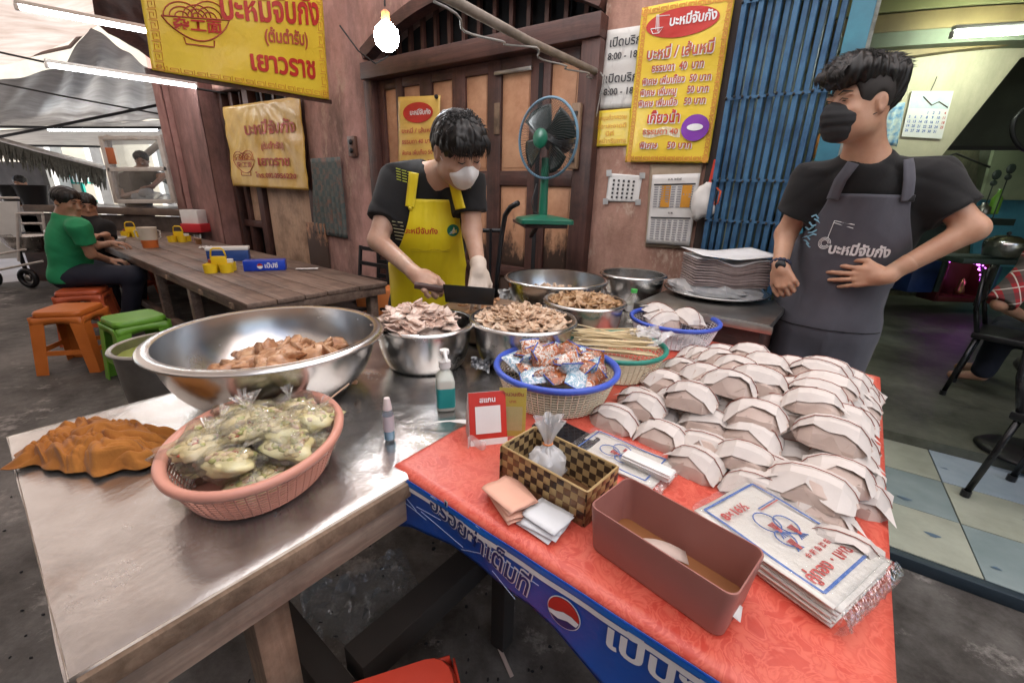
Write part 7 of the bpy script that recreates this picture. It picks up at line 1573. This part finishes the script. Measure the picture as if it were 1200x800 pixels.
# ================================================================== BACKGROUND FIGURES
def simple_person(label, head, hfwd, neck, shL, shR, chest, pelvis, fwd, arms, legs, shirt_m, trouser_m, skin=m_skin3, h=.010, hair_m=m_hair, sleeve=.55, hand_s=.95, hair='short', seated=True):
    t = thing('person', (0, 0, 0), 0, label, 'person'); F = Field(); S = Field(); M = frame(fwd); hf = frame(hfwd); head = Vector(head); g = head_field(F, head, hf, .96)
    neck, shL, shR, chest, pelvis = map(Vector, (neck, shL, shR, chest, pelvis)); F.cap(head+Vector(V3(hf@np.array([0, -.03, -.05]))), neck, .050, .058, .03)
    def torso(F, o): F.cap(neck, chest, .07+o, .11+o, .05); F.cap(shL, shR, .060+o, .060+o, .06); F.ell(chest, (.160+o, .112+o, .18+o), M, .06); F.ell((chest+pelvis)*.5, (.150+o, .112+o, .17+o), M, .06); F.ell(pelvis, (.165+o, .130+o, .13+o), M, .05)
    torso(F, 0); torso(S, .014); extra = []
    for sh_, el_, wr, hd_ in arms:
        sh_, el_, wr, hd_ = map(Vector, (sh_, el_, wr, hd_)); F.cap(sh_, el_, .048, .037, .03); F.cap(el_, wr, .037, .025, .02)
        extra.append(hand_mesh(wr, hd_, (0, 0, 1) if abs(hd_.normalized().z) < .8 else (0, -1, 0), .45, skin, hand_s, h=.0045, fore=(wr.lerp(el_, .25), .03), name='h')); S.cone(sh_+(sh_-el_)*.15, sh_.lerp(el_, sleeve), .066, .070, .05)
    T_ = Field(); T_.ell(pelvis, (.175, .14, .13), M, .05)
    for hp, kn, an in legs:
        hp, kn, an = map(Vector, (hp, kn, an)); F.cap(hp, kn, .08, .055, .05); F.cap(kn, an, .052, .036, .03); F.cap(an, an+Vector(fwd).normalized()*.14-Z*.04, .036, .030, .02); T_.cap(hp, kn, .098, .078, .05); T_.cap(kn, an+Z*.04, .076, .062, .03)
    S.ell(neck+Vector((0, 0, .06)), (.065, .065, .05), M, .01, 'sub'); S.plane(pelvis+Vector((0, 0, -.05)), (0, 0, -1))
    link('body', join_meshes('body', [F.surf(h, name='body', m=skin)]+extra), t); link('shirt', S.surf(h, disp=folds(.005, 2), name='shirt', m=shirt_m), t); link('trousers', T_.surf(h*1.3, disp=folds(.005, 5), name='trousers', m=trouser_m), t)
    H_ = Field(); H_.ell(g(0, -.014, .045), (.088, .102, .085), hf, .02); H_.ell(g(0, .105, -.035), (.085, .062, .085), hf, .012, 'sub'); H_.ell(g(0, .0, -.11), (.11, .12, .075), hf, .012, 'sub'); link('hair', H_.surf(.006, disp=hair_disp(hf, head, .004), name='hair', m=hair_m), t)
    for s_ in (-1, 1):
        MB().tube([g(s_*.012, .098, .030), g(s_*.030, .100, .037), g(s_*.050, .083, .033)], [.003, .0042, .002], 6).build('eyebrow', m_hair, t, smooth=True); MB().tube([g(s_*.018, .094, .010), g(s_*.030, .096, .0105), g(s_*.043, .089, .009)], [.0016, .003, .0012], 6).build('eye_line', m_hair, t, smooth=True)
    return t, S, M
m_greenshirt = mat('green_tshirt', (.015, .28, .11), .8, 0, (.012, .23, .09), 8, bmp=.3, bscale=60); m_navy = mat('navy_trousers', (.015, .018, .035), .8)
Yg = 3.72
P_ = lambda px, py, dy=0: ony(px, py, Yg+dy)
hp1, hp2 = P_(92, 322, -.05), P_(96, 318, .12); k1_, k2_ = P_(158, 322, .0), P_(160, 312, .3); a1_, a2_ = P_(150, 368, .05), P_(160, 352, .35); a1_.z = .09; a2_.z = .09
t, S_g, M_g = simple_person('man in a bright green T-shirt seated on a stool at the plank table', P_(79, 237), (1, -.05, -.22), P_(77, 256), P_(92, 266, -.17), P_(84, 262, .19), P_(82, 285), P_(84, 322), (1, .25, 0),
    [(P_(93, 268, -.18), P_(107, 298, -.12), P_(128, 305, .10), (1, .4, -.05)), (P_(86, 264, .19), P_(112, 288, .3), P_(132, 285, .4), (1, .2, 0))], [(hp1, k1_, a1_), (hp2, k2_, a2_)], m_greenshirt, m_navy)
pr = MB(); base = [V3(P_(70, 270))+np.array([-.3, -.3, 0])+np.array([.03*i*.5, -.03*i*.5, .004*math.sin(i)]) for i in range(5)]; Pp, _ = project(S_g, base, (1, 1, 0), .004); pr.tube([tuple(p) for p in Pp], .007, 4); pr.build('pale_back_print', m_ink_white, t)
Yg = 4.55
t, _, _ = simple_person('diner in a black T-shirt seated beyond the man in green, eating noodles', P_(101, 241), (.75, -.65, -.25), P_(104, 256), P_(96, 265, .05), P_(125, 266, -.02), P_(112, 280), P_(112, 312), (.6, -.8, 0),
    [(P_(122, 268), P_(133, 290, -.1), P_(124, 275, -.3), (-.3, -1, .0)), (P_(97, 266), P_(92, 290, -.05), P_(112, 277, -.35), (.3, -1, 0))], [(P_(104, 318), P_(100, 322, -.4), Vector((P_(100, 322, -.4).x, P_(100, 322, -.4).y, .09))), (P_(120, 316), P_(124, 318, -.3), Vector((P_(124, 318, -.3).x, P_(124, 318, -.3).y, .09)))], m_blackcotton, m_navy)
Yg = 6.5
m_olive = mat('brown_grey_shirt', (.10, .085, .065), .8); pv = P_(163, 250)
t, _, _ = simple_person('vendor in a dark shirt working behind the glass food case', P_(166, 188), (.5, -.8, -.2), P_(163, 202), P_(147, 208), P_(180, 206), P_(162, 222), pv, (.3, -1, 0),
    [(P_(148, 210), P_(146, 230, -.1), P_(166, 224, -.35), (.6, -.7, 0)), (P_(180, 208), P_(192, 206, -.1), P_(178, 219, -.35), (-.4, -.8, 0))], [(pv+Vector((-.09, 0, -.05)), pv+Vector((-.09, 0, -.45)), Vector((pv.x-.09, pv.y, .09))), (pv+Vector((.09, 0, -.05)), pv+Vector((.09, 0, -.45)), Vector((pv.x+.09, pv.y, .09)))], m_olive, m_navy)
Yg = 8.2; pv = P_(30, 250)
t, _, _ = simple_person('person with a dark head of hair far back in the stall at the left edge', P_(24, 214), (.2, -1, -.3), P_(25, 224), P_(13, 229), P_(37, 229), P_(25, 240), pv, (.1, -1, 0),
    [(P_(13, 230), P_(12, 243), P_(22, 240, -.3), (.5, -.8, 0)), (P_(37, 230), P_(40, 243), P_(28, 240, -.3), (-.5, -.8, 0))], [(pv+Vector((-.09, 0, -.05)), pv+Vector((-.09, 0, -.45)), Vector((pv.x-.09, pv.y, .09))), (pv+Vector((.09, 0, -.05)), pv+Vector((.09, 0, -.45)), Vector((pv.x+.09, pv.y, .09)))], mat('pale_shirt', (.45, .42, .40), .8), m_navy)
# plaid shirted sitter at the right edge
def plaid():
    m, t, b = newmat('red_plaid_flannel'); v = coords(t, (1, 1, 1), 'Object', (.3, .2, .6)); sp = nd(t, 'ShaderNodeSeparateXYZ'); t.links.new(v, sp.inputs[0])
    def stripe(o, f, th, ph=0):
        mm = nd(t, 'ShaderNodeMath', operation='MULTIPLY'); t.links.new(sp.outputs[o], mm.inputs[0]); mm.inputs[1].default_value = f; a = nd(t, 'ShaderNodeMath', operation='ADD'); t.links.new(mm.outputs[0], a.inputs[0]); a.inputs[1].default_value = ph; fr_ = nd(t, 'ShaderNodeMath', operation='FRACT'); t.links.new(a.outputs[0], fr_.inputs[0]); l = nd(t, 'ShaderNodeMath', operation='LESS_THAN'); t.links.new(fr_.outputs[0], l.inputs[0]); l.inputs[1].default_value = th; return l.outputs[0]
    c = mixc(t, stripe(0, 11, .45), (.30, .015, .02), (.10, .08, .07)); c = mixc(t, stripe(2, 11, .42), c, mixc(t, .5, c, (.03, .03, .03))); c = mixc(t, stripe(0, 11, .06, .3), c, (.55, .50, .45)); c = mixc(t, stripe(2, 11, .06, .3), c, (.55, .50, .45)); t.links.new(c, b.inputs['Base Color']); b.inputs['Roughness'].default_value = .85; return m
Yg = 2.62; pv = P_(1262, 400); q1 = P_(1222, 402, -.22); 
simple_person('person in a red plaid shirt and dark trousers seated at the right edge', P_(1290, 225), (-.6, .6, 0), P_(1275, 262), P_(1222, 300, -.1), P_(1310, 300, .1), P_(1262, 330), pv, (-.55, .6, 0),
    [(P_(1218, 306, -.1), P_(1172, 356, -.15), P_(1215, 380, .15), (.6, .6, -.1)), (P_(1310, 306, .1), P_(1330, 360, .2), P_(1280, 370, .4), (-.6, .5, 0))], [(pv+Vector((-.02, -.12, -.03)), pv+Vector((-.22, .22, -.02)), Vector((pv.x-.22, pv.y+.25, .18))), (pv+Vector((.10, .08, -.03)), pv+Vector((-.0, .40, -.02)), Vector((pv.x, pv.y+.42, .18)))], plaid(), m_navy, sleeve=1.0)
def frame_chair(c, rot, label, z0):
    t = thing('metal_chair', c, rot, label, 'chair', 'black tube chairs in the shop'); m_c = mat('chair_tube', (.03, .03, .032), .25, .6)
    MB().box(-.20, -.20, .42, .20, .20, .46).build('seat', m_blackmetal, t, bevel=.012)
    for x in (-1, 1):
        for y in (-1, 1): MB().tube([(x*.18, y*.17, .43), (x*.19, y*.22, .03)], .013, 8).build('leg', m_c, t, smooth=True); MB().lathe([(.0001, 0), (.018, 0), (.018, .03), (.0001, .03)], 10, c=(x*.19, y*.222, 0)).build('rubber_foot', m_blackmetal, t)
        MB().tube([(x*.18, .17, .43), (x*.18, .22, .60), (x*.17, .25, .86)], .013, 8).build('back_post', m_c, t, smooth=True)
    MB().box(-.17, .225, .62, .17, .245, .86).build('backrest', m_blackmetal, t, bevel=.008); return t
cc_ = onz(1118, 468, .1); frame_chair((cc_.x+.28, cc_.y+.02, .10), R(38), 'black tube chair under the person in the plaid shirt', .1)
cc_ = onz(1180, 622, .05); frame_chair((cc_.x+.30, cc_.y+.08, .05), R(20), 'black chair on the patterned tiles at the right edge, only a leg in view', .05)
t = thing('standing_stool', (2.72, 1.95, .10), 0, 'round based dark stool at the right edge of the shop floor', 'stool'); MB().lathe([(.0001, .012), (.17, .008), (.19, 0), (.2, .006), (.18, .022), (.03, .03), (.0001, .03)], 32).build('base', m_blackmetal, t, smooth=True); MB().lathe([(.022, .02), (.022, .45)], 12).build('stem', m_blackmetal, t, smooth=True); MB().lathe([(.0001, .45), (.17, .45), (.18, .47), (.17, .50), (.0001, .505)], 24).build('seat', m_blackmetal, t, smooth=True)
# ================================================================== THINGS INSIDE THE SHOP
t = thing('wall_calendar', (0, 0, 0), 0, 'white month calendar with blue numbers hung on the beige sloping wall', 'calendar')
K4 = [ony(*p, YS-.012) for p in ((1068, 107), (1117, 107), (1103, 163), (1056, 160))]
cal = lambda u, v, o=0.: K4[0].lerp(K4[1], u).lerp(K4[3].lerp(K4[2], u), v)-Vector((0, .004+o, 0))
MB().grid(6, 6, cal).build('sheet', m_paper, t, solid=.002)
MB().grid(8, 4, lambda u, v: cal(.03+.94*u, .03+.34*v, .002)).build('picture', mat('pale_blue_picture', (.48, .62, .66), .5, 0, (.62, .68, .66), 14), t)
MB().tube([cal(.3, .12, .004), cal(.55, .30, .004), cal(.7, .22, .004), cal(.95, .34, .004)], .004, 4).build('picture_branch', m_darkwood, t)
for r_ in range(5):
    for c_ in range(7):
        n_ = r_*7+c_-2
        if 1 <= n_ <= 31: me = text_mesh(str(n_), .030, .02); me.materials.clear(); me.materials.append(m_ink_red if c_ == 6 else m_ink_blue); q0 = cal(.08+.14*c_, .46+.10*r_, .004); [setattr(v, 'co', q0+Vector((v.co.x, 0, v.co.y))) for v in me.vertices]; link('date', me, t)
MB().tube([cal(.45, 0), cal(.5, -.18), cal(.52, -.3)], .003, 4).build('string', m_cable, t)
t = thing('hanging_cloth', (0, 0, 0), 0, 'blue and white patterned cloth hanging on the sloping wall beside the head of the man in black', 'cloth')
Kc = [ony(*p, YS-.05) for p in ((1044, 122), (1062, 120), (1052, 172), (1028, 168))]; MB().grid(10, 10, lambda u, v: Kc[0].lerp(Kc[1], u).lerp(Kc[3].lerp(Kc[2], u), v)+Vector((0, .01*math.sin(u*14), 0))).build('cloth', mat('blue_pattern_cloth', (.60, .68, .62), .7, 0, (.10, .30, .55), 22), t, smooth=True, solid=.002); t['label'] = 'blue and white patterned cloth hanging on the beige wall behind the man in black'
t = thing('orange_bunting', (0, 0, 0), 0, 'orange fabric bundle hanging by the gate edge behind the shoulder of the man in black', 'cloth'); t['label'] = 'orange fabric bundle hanging by the gate edge behind the man in black'
for i in range(6): MB().tube([ony(962+5*i, 158, 2.4), ony(957+6*i, 170, 2.38), ony(953+7*i, 184, 2.4)], [.012, .02, .016], 8).build('fold', mat('orange_fabric', (.70, .30, .05), .7), t, smooth=True)
ds = thing('dark_sideboard', (0, 0, 0), 0, 'dark cluttered sideboard along the back of the shop', 'furniture')
def fbox(name, m, x0, y0, x1, y1, Y, dep, par, bevel=.004):
    a = ony(x0, y1, Y); c = ony(x1, y1, Y); d_ = ony(x0, y0, Y); return MB().box(min(a.x, c.x), Y, a.z, c.x, Y+dep, d_.z).build(name, m, par, bevel=bevel)
m_dg = mat('dark_green_wood', (.03, .05, .04), .5, 0, (.02, .03, .025), 8); m_db = mat('dark_blue_plastic', (.01, .03, .12), .4); m_dr = mat('dark_red_wood_box', (.12, .02, .015), .5)
fbox('top', m_dg, 1030, 252, 1190, 260, 4.9, .6, ds); fbox('body', m_dg, 1034, 262, 1092, 340, 5.0, .4, ds); fbox('shelf', m_dg, 1034, 300, 1090, 304, 4.94, .1, ds)
for i, (x0, y0, x1, y1, mm, l) in enumerate(((1036, 232, 1062, 252, 'grey', 'grey metal box on the dark sideboard, left one'), (1068, 240, 1084, 252, 'green', 'small green tin on the dark sideboard'), (1096, 236, 1120, 252, 'tan', 'tan carton on the right part of the dark sideboard'), (1124, 230, 1140, 252, 'dk', 'tall dark jar on the right part of the dark sideboard'))):
    o = fbox('tin_box', {'grey': m_steel_d, 'green': m_gn, 'tan': m_timber, 'dk': m_dg}[mm], x0, y0, x1, y1, 5.0, .15, None); tag(o, l, 'box')
tag(fbox('blue_crate', m_db, 1062, 305, 1092, 342, 4.7, .3, None), 'dark blue plastic crate on the floor before the sideboard', 'crate')
tag(fbox('green_crate', m_dg, 1094, 300, 1100, 342, 4.75, .3, None), 'narrow green board standing beside the blue crate', 'board')
t = thing('rice_cooker', ony(1177, 288, 4.2), 0, 'shiny steel pot with a domed lid on the shelf at the right', 'pot'); MB().lathe([(.0001, -.10), (.13, -.10), (.15, -.0), (.15, .03), (.14, .05), (.08, .09), (.0001, .10)], 28).build('pot', m_steel, t, smooth=True); MB().ball((0, 0, .115), .018, 8, 6).build('knob', m_blackmetal, t, smooth=True)
t = thing('side_rack', (0, 0, 0), 0, 'dark rack with a shelf under the steel pot at the right', 'rack'); fbox('shelf', m_dg, 1128, 303, 1230, 309, 4.1, .5, t); fbox('upright', m_dg, 1150, 309, 1156, 352, 4.2, .05, t); fbox('upright', m_dg, 1205, 309, 1212, 366, 4.2, .05, t); fbox('board', mat('teal_door', (.03, .20, .22), .5), 1160, 312, 1204, 352, 4.5, .03, t)
t = thing('floor_shrine', (0, 0, 0), 0, 'small red floor shrine ringed with glowing purple fairy lights', 'shrine')
fbox('back', m_dr, 1096, 300, 1152, 352, 5.3, .03, t); fbox('side', m_dr, 1094, 300, 1098, 353, 5.05, .25, t); fbox('side', m_dr, 1150, 300, 1154, 353, 5.05, .25, t); fbox('floor', m_dr, 1096, 347, 1152, 353, 5.05, .25, t)
pf = ony(1123, 344, 5.12); MB().lathe([(.0001, 0), (.05, 0), (.045, .05), (.03, .10), (.035, .13), (.02, .17), (.0001, .19)], 14, c=tuple(pf)).build('gold_figure', mat('gold_figure', (.65, .45, .15), .3, .9), t, smooth=True)
m_pur = glow('purple_lamp', (.75, .12, 1.), 2.6); q = MB(); rr = random.Random(5)
for i in range(110):
    a = math.pi*(rr.uniform(-.12, 1.12)); r_ = rr.uniform(.82, 1.12); p = ony(1124+30*r_*math.cos(a), 326-26*r_*math.sin(a), 4.98+rr.uniform(-.03, .03)); q.ball(p, rr.uniform(.006, .011), 6, 4)
tag(q.build('fairy_lights', m_pur, t), kind='stuff')
q = MB(); q.tube([ony(1124+30*math.cos(math.pi*(-.12+1.24*i/20)), 326-26*math.sin(math.pi*(-.12+1.24*i/20)), 4.99) for i in range(21)], .02, 8); q.build('tinsel', mat('purple_tinsel', (.10, .015, .12), .4), t)
tag(MB().tube([ony(1212+26*math.cos(a), 152+26*math.sin(a), 4.0) for a in [i*math.pi/12 for i in range(24)]], .018, 8, closed=True).build('dark_hoop', m_blackmetal, None, smooth=True), 'dark round fan hoop cut off by the right edge', 'hoop')
for i, (x, y) in enumerate(((1168, 205), (1185, 198))):
    p0 = ony(x, y, 4.75); q = MB(); q.tube([p0, p0-Z*.25, p0-Z*.5], .006, 6); q.ball(p0, (.05, .02, .05), 8, 6); q.ball(p0-Z*.08, (.035, .02, .03), 8, 6); tag(q.build('hanging_ladle', m_dg, None), ('left' if i == 0 else 'right')+' dark utensil hanging before the pale green panel', 'utensil', 'hanging utensils')
# ================================================================== STALL WITH GLASS CASE
sl2 = thing('food_stall', (0, 0, 0), 0, 'brown food stall counter at the far end of the long table', 'stall')
Ys = 5.75; m_counter = mat('brown_counter', (.20, .15, .12), .35, .3, (.12, .09, .075), 6); m_frame = mat('white_frame', (.62, .58, .54), .5, 0, (.5, .45, .4), 10)
fbox('counter_top', m_counter, 28, 240, 240, 248, Ys, .9, sl2); fbox('front_panel', mat('stall_front', (.16, .13, .115), .3, .5, (.07, .055, .05), 5), 34, 249, 236, 285, Ys+.05, .03, sl2); fbox('lower_panel', m_darkwoodH, 40, 286, 232, 330, Ys+.08, .03, sl2)
gc = thing('glass_case', (0, 0, 0), 0, 'white framed glass food case standing on the brown stall counter', 'display case')
def gbar(p, q_, w_=.05): MB().bar(ony(*p, Ys+.1), ony(*q_, Ys+.1), w_, w_).build('frame_bar', m_frame, gc, bevel=.004)
for p, q_ in (((119, 160), (138, 238)), ((187, 160), (205, 238)), ((119, 162), (188, 162)), ((128, 199), (197, 198)), ((137, 236), (205, 236))): gbar(p, q_)
for p, q_ in (((126, 158), (142, 238)), ((190, 158), (207, 238))): MB().bar(ony(*p, Ys+.65), ony(*q_, Ys+.65), .04, .04).build('frame_bar', m_frame, gc)
MB().poly([ony(*p, Ys+.1) for p in ((121, 164), (187, 164), (203, 236), (139, 236))][::-1], (0, .004, 0)).build('pane', film('case_glass', (.96, .98, .98), .02, .015, .05, 3), gc)
fbox('label', mat('orange_brown_card', (.55, .16, .06), .6), 125, 173, 137, 192, Ys+.08, .005, gc)
for i, (x, y) in enumerate(((165, 232), (180, 230), (195, 233), (172, 226))): 
    q = crumple(MB().ball((0, 0, 0), (.11, .07, .06), 12, 8), .1, i, .3); tag(q.build('noodle_bag', m_filmw, None, smooth=True, loc=ony(x, y, Ys+.3)), ['leftmost pale noodle bag inside the glass case', 'middle pale noodle bag inside the glass case', 'rightmost pale noodle bag in the glass case', 'topmost pale noodle bag in the glass case'][i], 'bag', 'noodle bags in the glass case')
for i, (x, l) in enumerate(((22, 'left black bucket on the stall counter'), (42, 'right black bucket on the stall counter'))):
    p = ony(x, 240, Ys+.2); MB_ = MB().lathe([(.0001, 0), (.12, 0), (.17, .24), (.18, .25), (.165, .24), (.115, .01), (.0001, .01)], 20); tag(MB_.build('black_bucket', m_blackmetal, None, auto=40, loc=p), l, 'bucket', 'black buckets on the stall')
tag(fbox('red_white_box', m_paper, 214, 246, 234, 266, Ys-.15, .2, None), 'white box with red print at the right end of the stall', 'box'); 
tag(fbox('red_box', mat('red_carton', (.6, .03, .04), .4), 213, 262, 236, 272, Ys-.2, .2, None), 'red carton under the white box at the right end of the stall', 'box')
# ================================================================== FAR STREET
m_sunny = mat('sunlit_street', (.58, .58, .60), .8, 0, (.46, .46, .48), 2); ss = MB(); ss.grid(4, 4, lambda u, v: (-40+31.5*u+ (8*v*0), 5.6+60*v, .004));  # sunlight on the far street put into its pale colour
far = MB(); far.add([(-40, 5.2, .004), (-7.2, 5.2, .004), (-5.5, 7.5, .004), (-5.0, 70, .004), (-40, 70, .004)], [(0, 1, 2, 3, 4)]); tag(far.build('road', m_sunny), kind='structure')
hb = thing('far_building', (0, 0, 0), 0, 'pale plastered building across the bright street behind the stall', 'building'); m_palewall = mat('cream_wall', (.42, .39, .32), .8, 0, (.34, .31, .26), 2); m_tealf = mat('teal_window_frame', (.02, .35, .28), .5)
MB().box(-26, 12, 0, -5.0, 13, 7).build('wall', m_palewall, hb)
Yb = 11.95
for (x0, y0, x1, y1) in ((84, 193, 100, 236), (102, 193, 118, 236), (206, 180, 214, 230)):
    fr_ = fbox('window', m_tealf, x0, y0, x1, y1, Yb-.06, .06, hb, 0)
    a = 3; fbox('pane', mat('pale_pane', (.60, .66, .64), .2), x0+2, y0+2, x1-2, (y0+y1)/2-1, Yb-.08, .02, fr_, 0); fbox('pane', m_palewall, x0+2, (y0+y1)/2+1, x1-2, y1-2, Yb-.08, .02, fr_, 0)
for x in (62, 78, 122, 196): fbox('column', mat('white_column', (.66, .65, .63), .6), x, 170, x+6, 262, Yb-.4, .3, hb, 0)
fbox('dark_shopfront', mat('dim_shopfront', (.09, .08, .08), .6, 0, (.04, .035, .035), 3), -40, 188, 60, 240, 9.2, .1, hb, 0)
fbox('awning_box', mat('pale_blue_band', (.45, .52, .58), .6), 196, 168, 222, 186, 9.0, .2, hb, 0)
lg = thing('lattice_gate', (0, 0, 0), 0, 'white scissor lattice gate beside the pink pillar', 'gate')
for i in range(6):
    x = 203+6*i; MB().bar(ony(x, 186, 8.8), ony(x+7, 240, 8.8), .035, .03).build('upright', m_white_plastic, lg)
    for j in range(4): MB().bar(ony(x+j*1.8, 190+12*j, 8.75), ony(x+8+j*1.8, 200+12*j, 8.75), .022, .02).build('cross_strip', m_white_plastic, lg); MB().bar(ony(x+8+j*1.8, 190+12*j, 8.72), ony(x+j*1.8, 200+12*j, 8.72), .022, .02).build('cross_strip', m_white_plastic, lg)
fn_ = ony(209, 134, 6.6); wf = thing('wall_fan', fn_, 0, 'small dark wall fan high on the pink pillar, blades still', 'fan')
q = MB(); q.tube([(.16*math.cos(a), .02, .16*math.sin(a)*.6) for a in [i*math.pi/10 for i in range(20)]], .012, 6, closed=True); q.build('cage', m_blackmetal, wf, smooth=True); MB().ball((0, .05, 0), (.07, .1, .07), 12, 8).build('motor', m_blackmetal, wf, smooth=True)
for k in range(3): MB().grid(6, 4, lambda u, v: ((.03+.12*v)*math.cos(k*2.1+u-.5), -.01+.03*u, (.03+.12*v)*math.sin(k*2.1+u-.5)*.6)).build('blade', m_blackmetal, wf, smooth=True, solid=.003)
MB().tube([(0, .05, -.05), (-.08, .1, -.25), (-.12, .2, -.45)], .02, 8).build('arm', m_blackmetal, wf)
pole('roof_pole', ony(170, 182, 6.8), ony(214, 145, 6.6), .045, m_frame, 'pale diagonal strut under the wall fan', 'pole')
t = thing('folded_umbrella', ony(216, 165, 7.5), 0, 'dark folded umbrella hanging under the awning by the pillar', 'umbrella'); MB().lathe([(.0001, -.5), (.03, -.45), (.09, -.05), (.10, .1), (.05, .3), (.015, .45), (.0001, .46)], 14).build('canopy', m_blackmetal, t, smooth=True)
q = crumple(MB().ball((0, 0, 0), (.28, .15, .14), 16, 10), .2, 3, .3); tag(q.build('dark_bundle', m_dg, None, smooth=True, loc=ony(209, 208, 7.2)), 'dark bundle hanging between the glass case and the lattice gate', 'bundle')
# thatched fringe
q = MB(); rr = random.Random(2)
for i in range(130):
    u = i/129; a = ony(-30+150*u, 158+40*u, 8.4); L = rr.uniform(.16, .42); q.tube([a, a+Vector((rr.uniform(-.05, .05), rr.uniform(-.08, 0), -L))], [.05, .006], 4)
tag(q.build('thatch_fringe', mat('grey_thatch', (.14, .135, .11), .9, 0, (.08, .075, .06), 20), None), 'ragged grey thatch fringe hanging from the edge of the far awning', 'thatch', kind='stuff')
pole('roof_pole', ony(-30, 155, 8.3), ony(122, 196, 8.3), .04, m_frame, 'pale pole carrying the ragged thatch fringe', 'pole')
# hand cart with steel tub
hc = thing('push_cart', (0, 0, 0), 0, 'push cart with a steel tub, wire box and black wheels at the left edge', 'cart'); Yc = 5.3
def bars(name, prs, r_, m): 
    for a, c in prs: MB().tube([ony(*a, Yc), ony(*c, Yc)], r_, 8).build(name, m, hc)
pcx = ony(33, 283, Yc+.25); MB().lathe([(.0001, -.14), (.12, -.13), (.20, -.05), (.25, .07), (.26, .08), (.24, .07), (.19, -.04), (.0001, -.12)], 28, c=tuple(pcx)).build('steel_tub', m_steel, hc, smooth=True)
bars('frame_tube', (((-10, 232), (22, 232)), ((-10, 300), (30, 292)), ((-10, 318), (50, 306)), ((20, 250), (22, 306)), ((50, 252), (56, 300)), ((22, 250), (50, 250)), ((26, 262), (52, 262))), .014, m_frame)
for (x, y, l) in ((36, 334, 1), (-8, 330, 1)):
    c_ = ony(x, y, Yc+.1); c_.z = .13; q = MB(); q.tube([c_+Vector((.10*math.cos(a), 0, .10*math.sin(a))) for a in [i*math.pi/10 for i in range(20)]], .03, 8, closed=True); q.build('wheel', m_blackmetal, hc, smooth=True); MB().ball(c_, (.05, .03, .05), 8, 6).build('wheel_hub', m_steel_d, hc, smooth=True); MB().bar(c_, c_+Z*.35, .03, .03).build('fork', m_blackmetal, hc)
MB().poly([ony(*p, Yc+.3) for p in ((-12, 236), (20, 236), (24, 302), (-12, 304))][::-1], (0, .03, 0)).build('white_side_panel', m_white_plastic, hc)
fbox('bright_box', m_white_plastic, 24, 252, 49, 272, Yc+.5, .3, hc)

for i, (x, l, mm, w_, h_) in enumerate(((1046, 'squat brown jar on the dark sideboard', m_darkwood, .09, .16), (1076, 'white bottle on the dark sideboard', m_white_plastic, .05, .24), (1110, 'red tin on the dark sideboard', m_dr, .07, .14), (1150, 'steel cup on the dark sideboard', m_steel_d, .06, .12), (1162, 'green bottle on the dark sideboard', m_gn, .045, .26))):
    p = ony(x, 251, 4.93); tag(MB().lathe([(.0001, 0), (w_, 0), (w_*1.05, h_*.1), (w_, h_*.62), (w_*.45, h_*.8), (w_*.42, h_), (.0001, h_)], 16).build('jar' if i in (0, 2, 3) else 'bottle', mm, None, smooth=True, loc=p), l, 'jar' if i in (0, 2, 3) else 'bottle')
tag(MB().tube([ony(1064, 172, 5.9), ony(1090, 190, 5.9), ony(1120, 180, 5.9), ony(1160, 196, 5.9)], .012, 6).build('sagging_wire', m_cable, None), 'dark wire sagging across the mottled wall under the stairs', 'wire')
for i, (x0, y0, x1, y1, l) in enumerate(((1078, 196, 1100, 226, 'left faded paper stuck on the mottled wall under the stairs'), (1108, 200, 1126, 222, 'right faded paper stuck on the mottled wall under the stairs'))):
    tag(fbox('faded_paper', m_kraft, x0, y0, x1, y1, 6.06, .01, None, 0), l, 'paper')
